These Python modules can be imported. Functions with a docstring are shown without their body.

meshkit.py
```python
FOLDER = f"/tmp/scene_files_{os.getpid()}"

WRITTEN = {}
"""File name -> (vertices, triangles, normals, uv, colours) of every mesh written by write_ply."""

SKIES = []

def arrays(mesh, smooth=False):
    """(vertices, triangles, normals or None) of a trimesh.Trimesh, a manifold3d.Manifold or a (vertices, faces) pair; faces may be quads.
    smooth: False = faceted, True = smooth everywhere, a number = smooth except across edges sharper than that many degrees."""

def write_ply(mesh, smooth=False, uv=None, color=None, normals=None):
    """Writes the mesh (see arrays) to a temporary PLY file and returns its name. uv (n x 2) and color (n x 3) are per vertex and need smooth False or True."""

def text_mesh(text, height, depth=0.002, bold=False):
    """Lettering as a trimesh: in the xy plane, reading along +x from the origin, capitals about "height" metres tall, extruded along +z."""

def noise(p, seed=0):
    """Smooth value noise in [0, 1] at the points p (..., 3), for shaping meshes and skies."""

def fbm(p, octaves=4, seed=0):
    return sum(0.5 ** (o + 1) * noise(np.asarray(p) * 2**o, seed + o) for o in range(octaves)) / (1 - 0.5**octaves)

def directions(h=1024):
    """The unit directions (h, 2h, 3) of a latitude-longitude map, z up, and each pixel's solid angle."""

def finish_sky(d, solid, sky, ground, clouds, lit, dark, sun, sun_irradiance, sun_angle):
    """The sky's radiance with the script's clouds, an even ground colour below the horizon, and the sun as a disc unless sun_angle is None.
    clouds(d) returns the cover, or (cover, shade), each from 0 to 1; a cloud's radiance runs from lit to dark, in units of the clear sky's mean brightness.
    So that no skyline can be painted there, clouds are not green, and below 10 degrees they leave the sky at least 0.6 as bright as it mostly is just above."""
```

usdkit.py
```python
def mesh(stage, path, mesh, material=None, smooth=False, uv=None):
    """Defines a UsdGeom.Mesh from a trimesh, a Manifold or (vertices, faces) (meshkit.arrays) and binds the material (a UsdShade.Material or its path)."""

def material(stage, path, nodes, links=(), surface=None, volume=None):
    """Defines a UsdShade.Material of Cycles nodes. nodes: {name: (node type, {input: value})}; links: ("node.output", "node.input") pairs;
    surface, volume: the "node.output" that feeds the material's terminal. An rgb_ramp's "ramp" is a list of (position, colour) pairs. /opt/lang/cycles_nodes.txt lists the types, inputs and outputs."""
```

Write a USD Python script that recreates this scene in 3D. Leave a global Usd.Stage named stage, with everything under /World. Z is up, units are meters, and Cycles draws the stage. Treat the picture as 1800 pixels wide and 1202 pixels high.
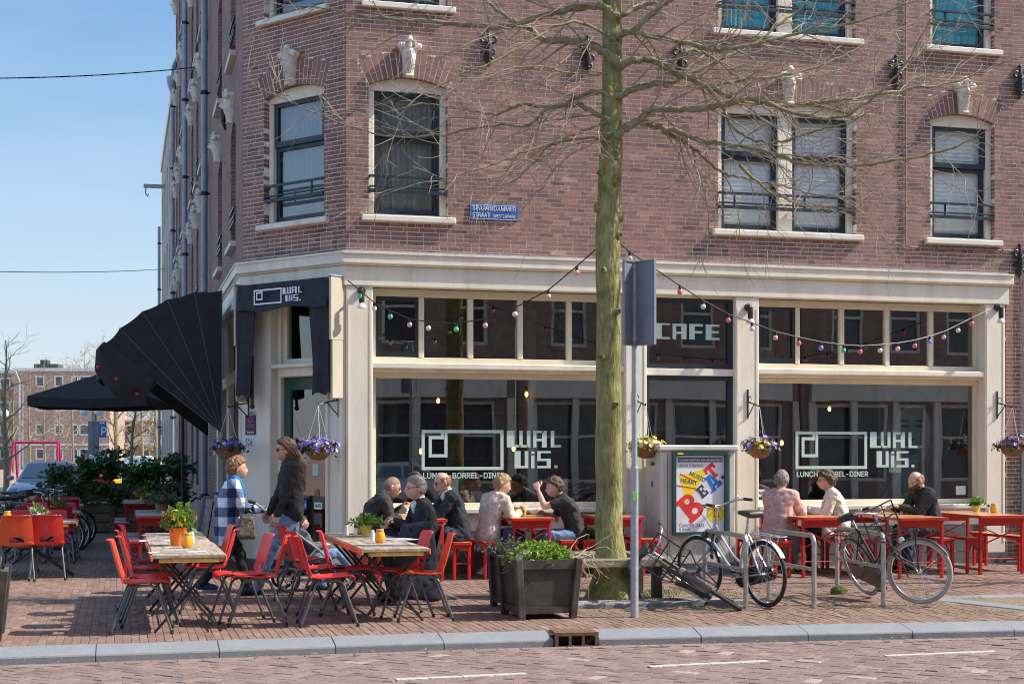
import math, random
import numpy as np, trimesh, usdkit, meshkit
import manifold3d as m3
from shapely.geometry import Polygon, box as sbox, Point, LineString
from shapely.ops import unary_union
from shapely import affinity
from pxr import Usd, UsdGeom, UsdLux, UsdShade, Sdf, Gf, Vt

stage = Usd.Stage.CreateInMemory()
UsdGeom.SetStageUpAxis(stage, 'Z')
UsdGeom.SetStageMetersPerUnit(stage, 1.0)
UsdGeom.Xform.Define(stage, '/World')
UsdGeom.Scope.Define(stage, '/World/Looks')

# ------------------------------------------------------------------ camera, sky, sun, exposure
CAM = np.array([-2.818, -19.114, 1.58]); YAW = 14.795           # degrees to the right of +Y
cam = UsdGeom.Camera.Define(stage, '/World/camera')
cam.CreateHorizontalApertureAttr(36.0); cam.CreateVerticalApertureAttr(36.0 * 683 / 1024)
cam.CreateFocalLengthAttr(52.0); cam.CreateVerticalApertureOffsetAttr(36.0 * 197 / 1800)
cam.CreateClippingRangeAttr((0.1, 2000.0)); cam.CreateExposureAttr(1.17)
cam.AddTranslateOp().Set(Gf.Vec3d(*map(float, CAM))); cam.AddRotateXYZOp().Set(Gf.Vec3f(90, 0, -YAW))
SUN_EL, SUN_AZ = math.radians(44.0), math.radians(77.0)          # azimuth from -Y towards +X
SD = np.array([math.sin(SUN_AZ) * math.cos(SUN_EL), -math.cos(SUN_AZ) * math.cos(SUN_EL), math.sin(SUN_EL)])
dome = UsdLux.DomeLight.Define(stage, '/World/sky')
dome.GetPrim().SetCustomDataByKey('kind', 'structure')
sky_mat = usdkit.material(stage, '/World/Looks/sky', {
    'sky': ('sky_texture', {'sky_type': 'single_scattering', 'sun_disc': False, 'sun_elevation': SUN_EL, 'sun_rotation': math.atan2(SD[0], SD[1]), 'air_density': 1.0, 'aerosol_density': 1.3, 'ozone_density': 1.0}),
    'tc': ('texture_coordinate', {}), 'sx': ('separate_xyz', {}), 'hz': ('rgb_ramp', {'ramp': [(0, (.92,) * 3), (.3, (.85,) * 3), (.5, (.4,) * 3), (.85, (0,) * 3)]}),
    'hc': ('rgb_ramp', {'ramp': [(0, (2.05, 2.28, 2.45)), (.06, (1.85, 2.18, 2.46)), (.14, (1.38, 1.88, 2.42)), (.22, (.82, 1.42, 2.2)), (.32, (.42, 1.0, 1.95))]}),
    'mx': ('mix', {}), 'cl': ('noise_texture', {'scale': 2.2, 'detail': 6., 'roughness': .6}), 'mp': ('mapping', {'scale': (1, 1, 4)}),
    'cr': ('rgb_ramp', {'ramp': [(.5, (0,) * 3), (.85, (.22,) * 3)]}), 'm2': ('mix', {'color2': (2.6, 3.0, 3.3)}), 'bg': ('background_shader', {'strength': 0.15})},
    [('tc.generated', 'sx.vector'), ('sx.z', 'hz.fac'), ('sx.z', 'hc.fac'), ('sky.color', 'mx.color1'), ('hc.color', 'mx.color2'), ('hz.color', 'mx.fac'), ('tc.generated', 'mp.vector'), ('mp.vector', 'cl.vector'), ('cl.fac', 'cr.fac'), ('cr.color', 'm2.fac'), ('mx.color', 'm2.color1'), ('m2.color', 'bg.color')], surface='bg.background')
UsdShade.MaterialBindingAPI.Apply(dome.GetPrim()).Bind(sky_mat)
sun = UsdLux.DistantLight.Define(stage, '/World/sun')
sun.CreateIntensityAttr(0.81); sun.CreateNormalizeAttr(True); sun.CreateAngleAttr(0.5); sun.CreateColorAttr(Gf.Vec3f(1.0, 0.92, 0.8))
sun.AddTransformOp().Set(Gf.Matrix4d().SetRotate(Gf.Rotation(Gf.Vec3d(0, 0, 1), Gf.Vec3d(*map(float, SD)))))

# ------------------------------------------------------------------ helpers
rng = np.random.default_rng(7); rnd = random.Random(5)
FR = np.array([math.cos(math.radians(YAW)), -math.sin(math.radians(YAW))]); FW = np.array([FR[1] * -1, FR[0]])

def ray(px, py):
    return FW + FR * (px - 900) / 2600.0, (798 - py) / 2600.0

def ground_at(px, py, z=0.0):                      # a point of a level surface at height z
    d, u = ray(px, py); t = (z - CAM[2]) / u
    return np.array([*(CAM[:2] + d * t), z])

def at_depth(px, py, dep):
    d, u = ray(px, py)
    return np.array([*(CAM[:2] + d * dep), CAM[2] + u * dep])

def at_y(px, py, y=0.0):
    d, u = ray(px, py); t = (y - CAM[1]) / d[1]
    return np.array([CAM[0] + d[0] * t, y, CAM[2] + u * t])

used = {}
def free(parent, name):
    k = f'{parent}/{name}'; n = used.get(k, 0); used[k] = n + 1
    return k if n == 0 else f'{k}_{n:03d}'

def ppath(parent):
    return '/World' if parent is None else (parent if isinstance(parent, str) else str(parent.GetPath()))

def data(prim, label=None, cat=None, group=None, kind=None):
    for k, v in (('label', label), ('category', cat), ('group', group), ('kind', kind)):
        if v: prim.SetCustomDataByKey(k, v)
    return prim

def mat4(loc=(0, 0, 0), rz=0.0, R=None, s=1.0):
    M = np.eye(4); c, q = math.cos(rz), math.sin(rz)
    M[:3, :3] = (np.array([[c, -q, 0], [q, c, 0], [0, 0, 1]]) if R is None else R) * s
    M[:3, 3] = loc
    return M

def place(x, M):
    xf = UsdGeom.Xformable(x); ops = xf.GetOrderedXformOps()
    op = ops[0] if ops else xf.AddTransformOp()
    op.Set(Gf.Matrix4d(*M.T.ravel().tolist()))

def thing(name, label, cat, M=None, group=None, kind=None):
    x = UsdGeom.Xform.Define(stage, free('/World', name)).GetPrim()
    place(x, np.eye(4) if M is None else M)
    return data(x, label, cat, group, kind)

def dup(src, M, label=None, group=None):
    was = src.GetCustomData()
    nm = src.GetName().rstrip('0123456789').rstrip('_')
    x = UsdGeom.Xform.Define(stage, free('/World', nm)).GetPrim()
    x.GetReferences().AddInternalReference(src.GetPath())
    xf = UsdGeom.Xformable(x); xf.ClearXformOpOrder(); op = xf.AddTransformOp(); op.Set(Gf.Matrix4d(*M.T.ravel().tolist()))
    x.SetInstanceable(True)
    return data(x, label or was['label'], was['category'], group or was.get('group'))

class MB:
    def __init__(s): s.v, s.f, s.t, s.n = [], [], [], 0
    def add(s, v, f, tone=0.5):
        v = np.asarray(v, float); f = np.asarray(f, int)
        if f.shape[1] == 4: f = np.vstack([f[:, [0, 1, 2]], f[:, [0, 2, 3]]])
        s.v.append(v); s.f.append(f + s.n); s.t.append(np.full(len(v), tone)); s.n += len(v)
        return s
    def tm(s, m, tone=0.5):
        if hasattr(m, 'to_mesh'):
            q = m.to_mesh(); return s.add(q.vert_properties[:, :3], q.tri_verts, tone)
        return s.add(m.vertices, m.faces, tone)
    BF = [[0, 3, 2, 1], [4, 5, 6, 7], [0, 1, 5, 4], [1, 2, 6, 5], [2, 3, 7, 6], [3, 0, 4, 7]]
    def box(s, c, d, R=None, tone=0.5, b=0.0):
        x, y, z = np.array(d, float) / 2
        if b > 0:
            pts = []
            for sx in (-1, 1):
                for sy in (-1, 1):
                    for sz in (-1, 1):
                        pts += [(sx * x, sy * (y - b), sz * (z - b)), (sx * (x - b), sy * y, sz * (z - b)), (sx * (x - b), sy * (y - b), sz * z)]
            h = trimesh.convex.convex_hull(np.array(pts)); v, f = np.array(h.vertices), h.faces
        else:
            v = np.array([(-x, -y, -z), (x, -y, -z), (x, y, -z), (-x, y, -z), (-x, -y, z), (x, -y, z), (x, y, z), (-x, y, z)]); f = s.BF
        if R is not None: v = v @ np.asarray(R).T
        return s.add(v + np.asarray(c, float), f, tone)
    def span(s, a, b_, tone=0.5, b=0.0):            # box from corner to corner
        a, b_ = np.minimum(a, b_), np.maximum(a, b_)
        return s.box((a + b_) / 2, b_ - a, None, tone, b)
    def bar(s, p, q, w, h=None, up=(0, 0, 1), b=0.0):
        p, q = np.asarray(p, float), np.asarray(q, float); h = w if h is None else h
        d = q - p; L = np.linalg.norm(d); d = d / L; up = np.asarray(up, float)
        if abs(d @ up) > .98: up = np.array([0, 1., 0])
        sd = np.cross(up, d); sd /= np.linalg.norm(sd); u2 = np.cross(d, sd)
        return s.box((p + q) / 2, (L, w, h), np.stack([d, sd, u2], 1), b=b)
    def tube(s, pts, r, n=7, closed=False, caps=True):
        p = np.asarray(pts, float); k = len(p); r = np.broadcast_to(np.asarray(r, float), (k,))
        t = (np.roll(p, -1, 0) - np.roll(p, 1, 0)) if closed else np.gradient(p, axis=0)
        t = t / (np.linalg.norm(t, axis=1, keepdims=True) + 1e-12)
        a = np.cross(t[0], [0, 0, 1.0]); a = a if np.linalg.norm(a) > .2 else np.cross(t[0], [1.0, 0, 0])
        A = []
        for i in range(k):
            a = a - t[i] * (a @ t[i]); a = a / (np.linalg.norm(a) + 1e-12); A.append(a)
        A = np.array(A); B = np.cross(t, A); g = np.arange(n) * 2 * math.pi / n
        v = p[:, None] + r[:, None, None] * (np.cos(g)[None, :, None] * A[:, None] + np.sin(g)[None, :, None] * B[:, None])
        f = []
        for i in range(k if closed else k - 1):
            for j in range(n):
                i2, j2 = (i + 1) % k, (j + 1) % n
                f.append([i * n + j, i * n + j2, i2 * n + j2, i2 * n + j])
        f = np.array(f); f = np.vstack([f[:, [0, 1, 2]], f[:, [0, 2, 3]]]); v = v.reshape(-1, 3)
        if caps and not closed:
            c0 = [[0, j + 1, j] for j in range(1, n - 1)]; c1 = [[(k - 1) * n, (k - 1) * n + j, (k - 1) * n + j + 1] for j in range(1, n - 1)]
            f = np.vstack([f, c0, c1])
        return s.add(v, f)
    def lathe(s, prof, n=16, c=(0, 0, 0), R=None):
        p = np.asarray(prof, float); g = np.arange(n) * 2 * math.pi / n; k = len(p)
        v = np.stack([p[:, None, 0] * np.cos(g), p[:, None, 0] * np.sin(g), np.broadcast_to(p[:, None, 1], (k, n))], -1).reshape(-1, 3)
        f = [[i * n + j, i * n + (j + 1) % n, (i + 1) * n + (j + 1) % n, (i + 1) * n + j] for i in range(k - 1) for j in range(n)]
        if R is not None: v = v @ np.asarray(R).T
        return s.add(v + np.asarray(c, float), f)
    def ball(s, c, r, n=2, sc=(1, 1, 1), R=None):
        m = ico(n); v = m[0] * r * np.asarray(sc)
        if R is not None: v = v @ np.asarray(R).T
        return s.add(v + np.asarray(c, float), m[1])
    def poly(s, pg, th, O=(0, 0, 0), X=(1, 0, 0), Y=(0, 0, 1), tone=0.5):   # polygon in the X, Y plane, extruded th along X x Y
        X, Y = np.asarray(X, float), np.asarray(Y, float); Z = np.cross(X, Y)
        for g in getattr(pg, 'geoms', [pg]):
            if g.is_empty or g.area < 1e-9: continue
            m = trimesh.creation.extrude_polygon(g, th, engine='earcut'); v = np.array(m.vertices)
            s.add(np.asarray(O, float) + v[:, :1] * X + v[:, 1:2] * Y + v[:, 2:] * Z, m.faces, tone)
        return s
    def text(s, txt, h, O, X=(1, 0, 0), Y=(0, 0, 1), th=.003, bold=False, width=None, center=False):
        m = meshkit.text_mesh(txt, h, th, bold); v = np.array(m.vertices)
        if width: v[:, 0] *= width / v[:, 0].max()
        if center: v[:, 0] -= v[:, 0].max() / 2
        X, Y = np.asarray(X, float), np.asarray(Y, float)
        return s.add(np.asarray(O, float) + v[:, :1] * X + v[:, 1:2] * Y + v[:, 2:] * np.cross(X, Y), m.faces)
    def move(s, M):
        s.v = [v @ M[:3, :3].T + M[:3, 3] for v in s.v]; return s
    def arr(s): return np.vstack(s.v), np.vstack(s.f), np.concatenate(s.t)
    def build(s, name, m, parent=None, smooth=False, tone=False, uv=None):
        v, f, t = s.arr()
        pr = usdkit.mesh(stage, free(ppath(parent), name), (v, f), MAT(m), smooth=smooth, uv=uv)
        if tone: UsdGeom.PrimvarsAPI(pr).CreatePrimvar('tone', Sdf.ValueTypeNames.FloatArray, 'vertex').Set(Vt.FloatArray.FromNumpy(t.astype(np.float32)))
        return pr.GetPrim()

_ico = {}
def ico(n):
    if n not in _ico:
        m = trimesh.creation.icosphere(n); _ico[n] = (np.array(m.vertices), np.array(m.faces))
    return _ico[n]

def part(mb, name, m, parent, **k): return mb.build(name, m, parent, **k)
def single(mb, name, m, label, cat, group=None, kind=None, **k): return data(mb.build(name, m, None, **k), label, cat, group, kind)

def raw(name, v, f, m, parent, smooth=False, tone=None):
    pr = usdkit.mesh(stage, free(ppath(parent), name), (v, f), MAT(m), smooth=smooth)
    if tone is not None: UsdGeom.PrimvarsAPI(pr).CreatePrimvar('tone', Sdf.ValueTypeNames.FloatArray, 'vertex').Set(Vt.FloatArray.FromNumpy(np.asarray(tone, np.float32)))
    return pr.GetPrim()

# ------------------------------------------------------------------ materials
MATS = {}
def MAT(n): return MATS[n] if isinstance(n, str) else n

def mat(name, col, rough=.6, var=.12, scale=6., bump=0., bscale=60., metal=0., spec=.5, dirt=None, dscale=1.5, coat=0., trans=None, stretch=None, sheen=0.):
    N = {'g': ('geometry', {}), 'p': ('principled_bsdf', {'roughness': rough, 'metallic': metal, 'specular_ior_level': spec, 'coat_weight': coat}), 'n': ('noise_texture', {'scale': scale, 'detail': 5., 'roughness': .6})}
    L = []
    src = 'g.position'
    if stretch: N['mp'] = ('mapping', {'scale': stretch}); L += [('g.position', 'mp.vector')]; src = 'mp.vector'
    L.append((src, 'n.vector'))
    c = np.array(col, float); lo, hi = np.clip(c * (1 - var * 1.6), 0, 1), np.clip(c * (1 + var * 1.6), 0, 1)
    N['r'] = ('rgb_ramp', {'ramp': [(.3, tuple(lo)), (.5, tuple(c)), (.7, tuple(hi))]}); L.append(('n.fac', 'r.fac')); out = 'r.color'
    if dirt is not None:
        N['n2'] = ('noise_texture', {'scale': dscale, 'detail': 6., 'roughness': .65}); L.append((src, 'n2.vector'))
        N['r2'] = ('rgb_ramp', {'ramp': [(.5, (0, 0, 0)), (.72, (1, 1, 1))]}); L.append(('n2.fac', 'r2.fac'))
        N['mx'] = ('mix', {'color2': dirt}); L += [(out, 'mx.color1'), ('r2.color', 'mx.fac')]; out = 'mx.color'
    L.append((out, 'p.base_color'))
    if bump:
        N['bn'] = ('noise_texture', {'scale': bscale, 'detail': 4.}); N['b'] = ('bump', {'strength': bump, 'distance': .01})
        L += [(src, 'bn.vector'), ('bn.fac', 'b.height'), ('b.normal', 'p.normal')]
    if trans:
        N['t'] = ('translucent_bsdf', {}); N['mc'] = ('mix_closure', {'fac': trans}); L += [(out, 't.color'), ('p.BSDF', 'mc.closure1'), ('t.BSDF', 'mc.closure2')]
        MATS[name] = usdkit.material(stage, '/World/Looks/' + name, N, L, surface='mc.closure')
    else:
        MATS[name] = usdkit.material(stage, '/World/Looks/' + name, N, L, surface='p.BSDF')
    return MATS[name]

def tone_mat(name, ramp, rough=.8, nscale=30., namt=.35, bump=.3, bscale=80., spec=.3, blotch=None, bl_scale=.8, stretch=None, trans=None, streak=False):
    N = {'g': ('geometry', {}), 'a': ('attribute', {'attribute': 'tone'}), 'r': ('rgb_ramp', {'ramp': ramp}), 'n': ('noise_texture', {'scale': nscale, 'detail': 6., 'roughness': .7}),
         'r1': ('rgb_ramp', {'ramp': [(.25, (1 - namt,) * 3), (.75, (1 + namt * .6,) * 3)]}), 'm': ('mix', {'mix_type': 'multiply', 'fac': 1.}), 'p': ('principled_bsdf', {'roughness': rough, 'specular_ior_level': spec}),
         'bn': ('noise_texture', {'scale': bscale, 'detail': 4.}), 'b': ('bump', {'strength': bump, 'distance': .008})}
    src = 'g.position'; L = []
    if stretch: N['mp'] = ('mapping', {'scale': stretch}); L += [('g.position', 'mp.vector')]; src = 'mp.vector'
    L += [('a.fac', 'r.fac'), (src, 'n.vector'), ('n.fac', 'r1.fac'), ('r.color', 'm.color1'), ('r1.color', 'm.color2'), (src, 'bn.vector'), ('bn.fac', 'b.height'), ('b.normal', 'p.normal')]
    out = 'm.color'
    if blotch is not None:
        N['n2'] = ('noise_texture', {'scale': bl_scale, 'detail': 5., 'roughness': .6}); N['r2'] = ('rgb_ramp', {'ramp': [(.48, (0, 0, 0)), (.75, (.34, .34, .34))]}); N['mx'] = ('mix', {'color2': blotch})
        L += [('g.position', 'n2.vector'), ('n2.fac', 'r2.fac'), (out, 'mx.color1'), ('r2.color', 'mx.fac')]; out = 'mx.color'
    if streak:
        N['sm'] = ('mapping', {'scale': (1.6, 1.6, .28)}); N['sn'] = ('noise_texture', {'scale': 1.0, 'detail': 6., 'roughness': .6}); N['sr'] = ('rgb_ramp', {'ramp': [(.3, (.72, .72, .74)), (.55, (1.02,) * 3), (.75, (1.12, 1.1, 1.06))]}); N['sx'] = ('mix', {'mix_type': 'multiply', 'fac': 1.})
        L += [('g.position', 'sm.vector'), ('sm.vector', 'sn.vector'), ('sn.fac', 'sr.fac'), (out, 'sx.color1'), ('sr.color', 'sx.color2')]; out = 'sx.color'
    L.append((out, 'p.base_color'))
    s = 'p.BSDF'
    if trans:
        N['t'] = ('translucent_bsdf', {}); N['mc'] = ('mix_closure', {'fac': trans}); L += [(out, 't.color'), ('p.BSDF', 'mc.closure1'), ('t.BSDF', 'mc.closure2')]; s = 'mc.closure'
    MATS[name] = usdkit.material(stage, '/World/Looks/' + name, N, L, surface=s)

def glass(name, tint=(.8, .86, .86), ior=1.75, rough=0.0):
    MATS[name] = usdkit.material(stage, '/World/Looks/' + name, {'t': ('transparent_bsdf', {'color': tint}), 'g': ('glossy_bsdf', {'color': (1, 1, 1), 'roughness': rough}), 'f': ('fresnel', {'IOR': ior}), 'm': ('mix_closure', {}),
        'ge': ('geometry', {}), 'n': ('noise_texture', {'scale': 1.1, 'detail': 1.}), 'b': ('bump', {'strength': .09, 'distance': .01}), 'fr': ('math', {'math_type': 'subtract', 'value1': 1.0}), 'fm': ('math', {'math_type': 'multiply'})},
        [('ge.backfacing', 'fr.value2'), ('f.fac', 'fm.value1'), ('fr.value', 'fm.value2'), ('fm.value', 'm.fac'), ('t.BSDF', 'm.closure1'), ('g.BSDF', 'm.closure2'), ('ge.position', 'n.vector'), ('n.fac', 'b.height'), ('b.normal', 'g.normal')], surface='m.closure')

def emit(name, col, strength, base=(.6, .6, .6)):
    MATS[name] = usdkit.material(stage, '/World/Looks/' + name, {'p': ('principled_bsdf', {'base_color': base, 'roughness': .3, 'emission_color': col, 'emission_strength': strength})}, surface='p.BSDF')

def brick_mat(name, c1, c2, mortar, scale=1.0, bw=.22, rh=.0585):
    MATS[name] = usdkit.material(stage, '/World/Looks/' + name, {'uv': ('texture_coordinate', {}), 'b': ('brick_texture', {'scale': scale, 'color1': c1, 'color2': c2, 'mortar': mortar, 'mortar_size': .005, 'brick_width': bw, 'row_height': rh, 'bias': 0.}),
        'n': ('noise_texture', {'scale': 3., 'detail': 5.}), 'r': ('rgb_ramp', {'ramp': [(.3, (.75,) * 3), (.7, (1.2,) * 3)]}), 'm': ('mix', {'mix_type': 'multiply', 'fac': 1.}), 'p': ('principled_bsdf', {'roughness': .85})},
        [('uv.UV', 'b.vector'), ('uv.UV', 'n.vector'), ('n.fac', 'r.fac'), ('b.color', 'm.color1'), ('r.color', 'm.color2'), ('m.color', 'p.base_color')], surface='p.BSDF')

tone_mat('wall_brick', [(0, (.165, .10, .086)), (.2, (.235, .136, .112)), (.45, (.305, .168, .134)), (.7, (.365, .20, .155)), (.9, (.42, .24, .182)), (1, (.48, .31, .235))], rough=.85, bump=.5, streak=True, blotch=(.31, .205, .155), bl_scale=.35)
tone_mat('paving_brick', [(0, (.185, .118, .092)), (.5, (.235, .152, .12)), (.85, (.285, .19, .15)), (1, (.32, .23, .19))], rough=.9, bump=.5, blotch=(.20, .145, .105), bl_scale=.45)
tone_mat('road_brick', [(0, (.17, .118, .105)), (.4, (.22, .158, .142)), (.8, (.262, .192, .172)), (.95, (.30, .23, .21)), (1, (.36, .30, .27))], rough=.85, bump=.5, blotch=(.22, .16, .15), bl_scale=.5)
mat('mortar', (.86, .80, .71), .95, .15, 20, bump=.3)
mat('joint_sand', (.20, .145, .11), .95, .3, 15, dirt=(.10, .11, .05), dscale=.9)
mat('cream_paint', (.80, .75, .62), .45, .04, 3., bump=.06, dirt=(.64, .585, .47), dscale=2.6, stretch=(1, 1, .22))
mat('cream_wood', (.74, .66, .49), .45, .06, 3)
mat('sill_paint', (.76, .72, .62), .5, .07, 4, dirt=(.55, .5, .42), dscale=2)
mat('zinc_cap', (.42, .46, .52), .4, .15, 4, metal=.6)
mat('sash_dark', (.022, .034, .045), .35, .1, 5)
mat('iron_black', (.02, .02, .022), .5, .2, 20, bump=.1)
mat('stone_mask', (.78, .74, .64), .7, .1, 20, bump=.4, bscale=60, dirt=(.5, .45, .38), dscale=9)
mat('curtain_grey', (.20, .215, .20), .9, .15, 20, stretch=(1, 1, .05)); mat('curtain_white', (.72, .75, .74), .9, .06, 30, stretch=(1, 1, .05))
mat('blind_grey', (.78, .83, .84), .9, .04, 10)
mat('curtain_teal', (.08, .42, .50), .9, .25, 20, stretch=(1, 1, .05))
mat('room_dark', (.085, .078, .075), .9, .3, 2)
mat('room_floor', (.16, .10, .06), .5, .2, 5)
mat('room_wood', (.22, .13, .08), .6, .2, 5)
mat('plinth_grey', (.10, .105, .115), .7, .15, 4)
mat('pipe_zinc', (.30, .38, .46), .45, .12, 5, metal=.2)
glass('window_glass', (.96, .97, .97), 1.55); glass('sky_glass', (.7, .74, .78), 2.6); glass('shop_glass', (.72, .77, .77), 2.5); glass('clear_glass', (.95, .97, .97), 1.5)
mat('white_vinyl', (.50, .64, .59), .6, .02)
mat('granite', (.20, .215, .235), .75, .10, 60, bump=.25, dirt=(.26, .26, .265), dscale=3)
mat('rust_iron', (.16, .085, .05), .8, .3, 30, bump=.4)
mat('asphalt', (.06, .06, .062), .9, .2, 40)
mat('white_road_paint', (.50, .465, .42), .8, .3, 30)
mat('concrete_tile', (.30, .25, .23), .9, .1, 40, bump=.2)
mat('soil', (.07, .055, .035), .95, .3, 20, bump=.5)
mat('far_ground', (.30, .22, .17), .95, .15, .4)
mat('lino_black', (.01, .01, .012), .6)
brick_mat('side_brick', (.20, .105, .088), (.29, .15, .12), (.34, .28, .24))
brick_mat('far_brick', (.36, .23, .18), (.42, .28, .22), (.4, .33, .28))
brick_mat('across_brick', (.30, .17, .13), (.37, .22, .17), (.33, .29, .25))
brick_mat('beige_brick', (.42, .36, .28), (.46, .40, .31), (.45, .4, .34))
# ------------------------------------------------------------------ ground
KP = [(-30., -6.58), (.6, -6.60), (5.5, -7.06), (24., -8.9)]                 # the street face of the kerb; its back lies .30 behind
def kerb_y(x): return float(np.interp(x, [p[0] for p in KP], [p[1] for p in KP]))
CH0, CH1 = np.array([0., 0.]), np.array([-1.2, 1.58])

def sheet(name, pts, z, m, label=None, cat=None):
    mb = MB(); mb.poly(Polygon(pts), .02, (0, 0, z - .02), (1, 0, 0), (0, 1, 0))
    return single(mb, name, m, label, cat, kind='structure')

RZ = -.10
sheet('ground', [(-400, -60), (400, -60), (400, 400), (-400, 400)], -.16, 'far_ground')
sheet('road', [(-60, -20), (60, -20)] + [(x, kerb_y(x) + .06) for x in (60, 24, 5.5, .6, -30)] + [(-60, -6.5)], RZ - .012, 'joint_sand')
sheet('pavement', [(-30, -6.1), (.6, -6.12), (5.5, -6.58), (24, -8.4), (24, 0.3), (0, .3), (-1.0, 1.8), (-1.0, 46), (-8.2, 46), (-8.2, -6.1)], -.007, 'joint_sand')
sheet('side_road', [(-40, -6.1), (-8.2, -6.1), (-8.2, 60), (-40, 60)], RZ + .01, 'asphalt')

def brick_box(x0, x1, y0, y1, z, h=.05):
    b = .0035
    v = np.array([(x0, y0, z - h), (x1, y0, z - h), (x1, y1, z - h), (x0, y1, z - h), (x0, y0, z - b), (x1, y0, z - b), (x1, y1, z - b), (x0, y1, z - b), (x0 + b, y0 + b, z), (x1 - b, y0 + b, z), (x1 - b, y1 - b, z), (x0 + b, y1 - b, z)])
    return v
BBF = np.array([[0, 1, 5, 4], [1, 2, 6, 5], [2, 3, 7, 6], [3, 0, 4, 7], [4, 5, 9, 8], [5, 6, 10, 9], [6, 7, 11, 10], [7, 4, 8, 11], [8, 9, 10, 11]])
BBF = np.vstack([BBF[:, [0, 1, 2]], BBF[:, [0, 2, 3]]])

def lay(bricks, name, m, parent, rank, bulk='brick_field'):
    """bricks: (verts, tone) list; the 300 that show largest become parts, the rest one part"""
    order = sorted(range(len(bricks)), key=lambda i: rank(bricks[i][0].mean(0)))
    for i in order[:300]:
        raw(name, bricks[i][0], BBF, m, parent, tone=np.full(12, bricks[i][1]))
    mb = MB()
    for i in order[300:]: mb.add(bricks[i][0], BBF, bricks[i][1])
    data(mb.build(bulk, m, parent, tone=True), kind='stuff')

def in_view(p, m=120):
    d = p[:2] - CAM[:2]; w = d @ FW
    if w < 1: return False
    px = 900 + 2600 * (d @ FR) / w
    return -m < px < 1800 + m

# pavement bricks: running bond, long side away from the street
PB = []
TREE = np.array([2.577, -2.95])
holes_pv = [sbox(TREE[0] - .85, TREE[1] - 2.0, TREE[0] + .95, TREE[1] + .5)]
iy = 0
y = -6.1
nx = int(22 / .0695)
for ix in range(nx):
    x = -9.2 + ix * .0695; off = (ix % 2) * .102 + rng.uniform(-.006, .006)
    ys = kerb_y(x + .03) + .31 + off - .204
    y = ys
    while y < 11.5:
        y0, y1 = y, y + .2; y += .204
        y0 = max(y0, kerb_y(x + .03) + .306)
        if y1 - y0 < .03: continue
        c = np.array([x + .033, (y0 + y1) / 2, 0])
        if not in_view(c): continue
        if c[1] > -.02 and c[0] > -.75 * max(c[1], 0) - .02: continue
        if c[1] > 1.6 and c[0] > -1.25: continue
        if c[0] < -8.1: continue
        if any(h.contains(Point(c[0], c[1])) for h in holes_pv): continue
        if (c[0] > 5.75 and c[1] < -4.45): continue
        t = float(np.clip(rng.normal(.45, .22), 0, 1)); z = rng.normal(0, .0012)
        v = brick_box(x, x + .0672, y0, y1, z); v[4:, 2] += rng.normal(0, .0012); v += [rng.normal(0, .001), rng.normal(0, .002), 0]
        PB.append((v, t))
pave = stage.GetPrimAtPath('/World/pavement')
lay(PB, 'paving_brick', 'paving_brick', pave, lambda c: np.hypot(*(c[:2] - CAM[:2])) + (0 if -3.4 < c[0] < 4.5 else 50))
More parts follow.
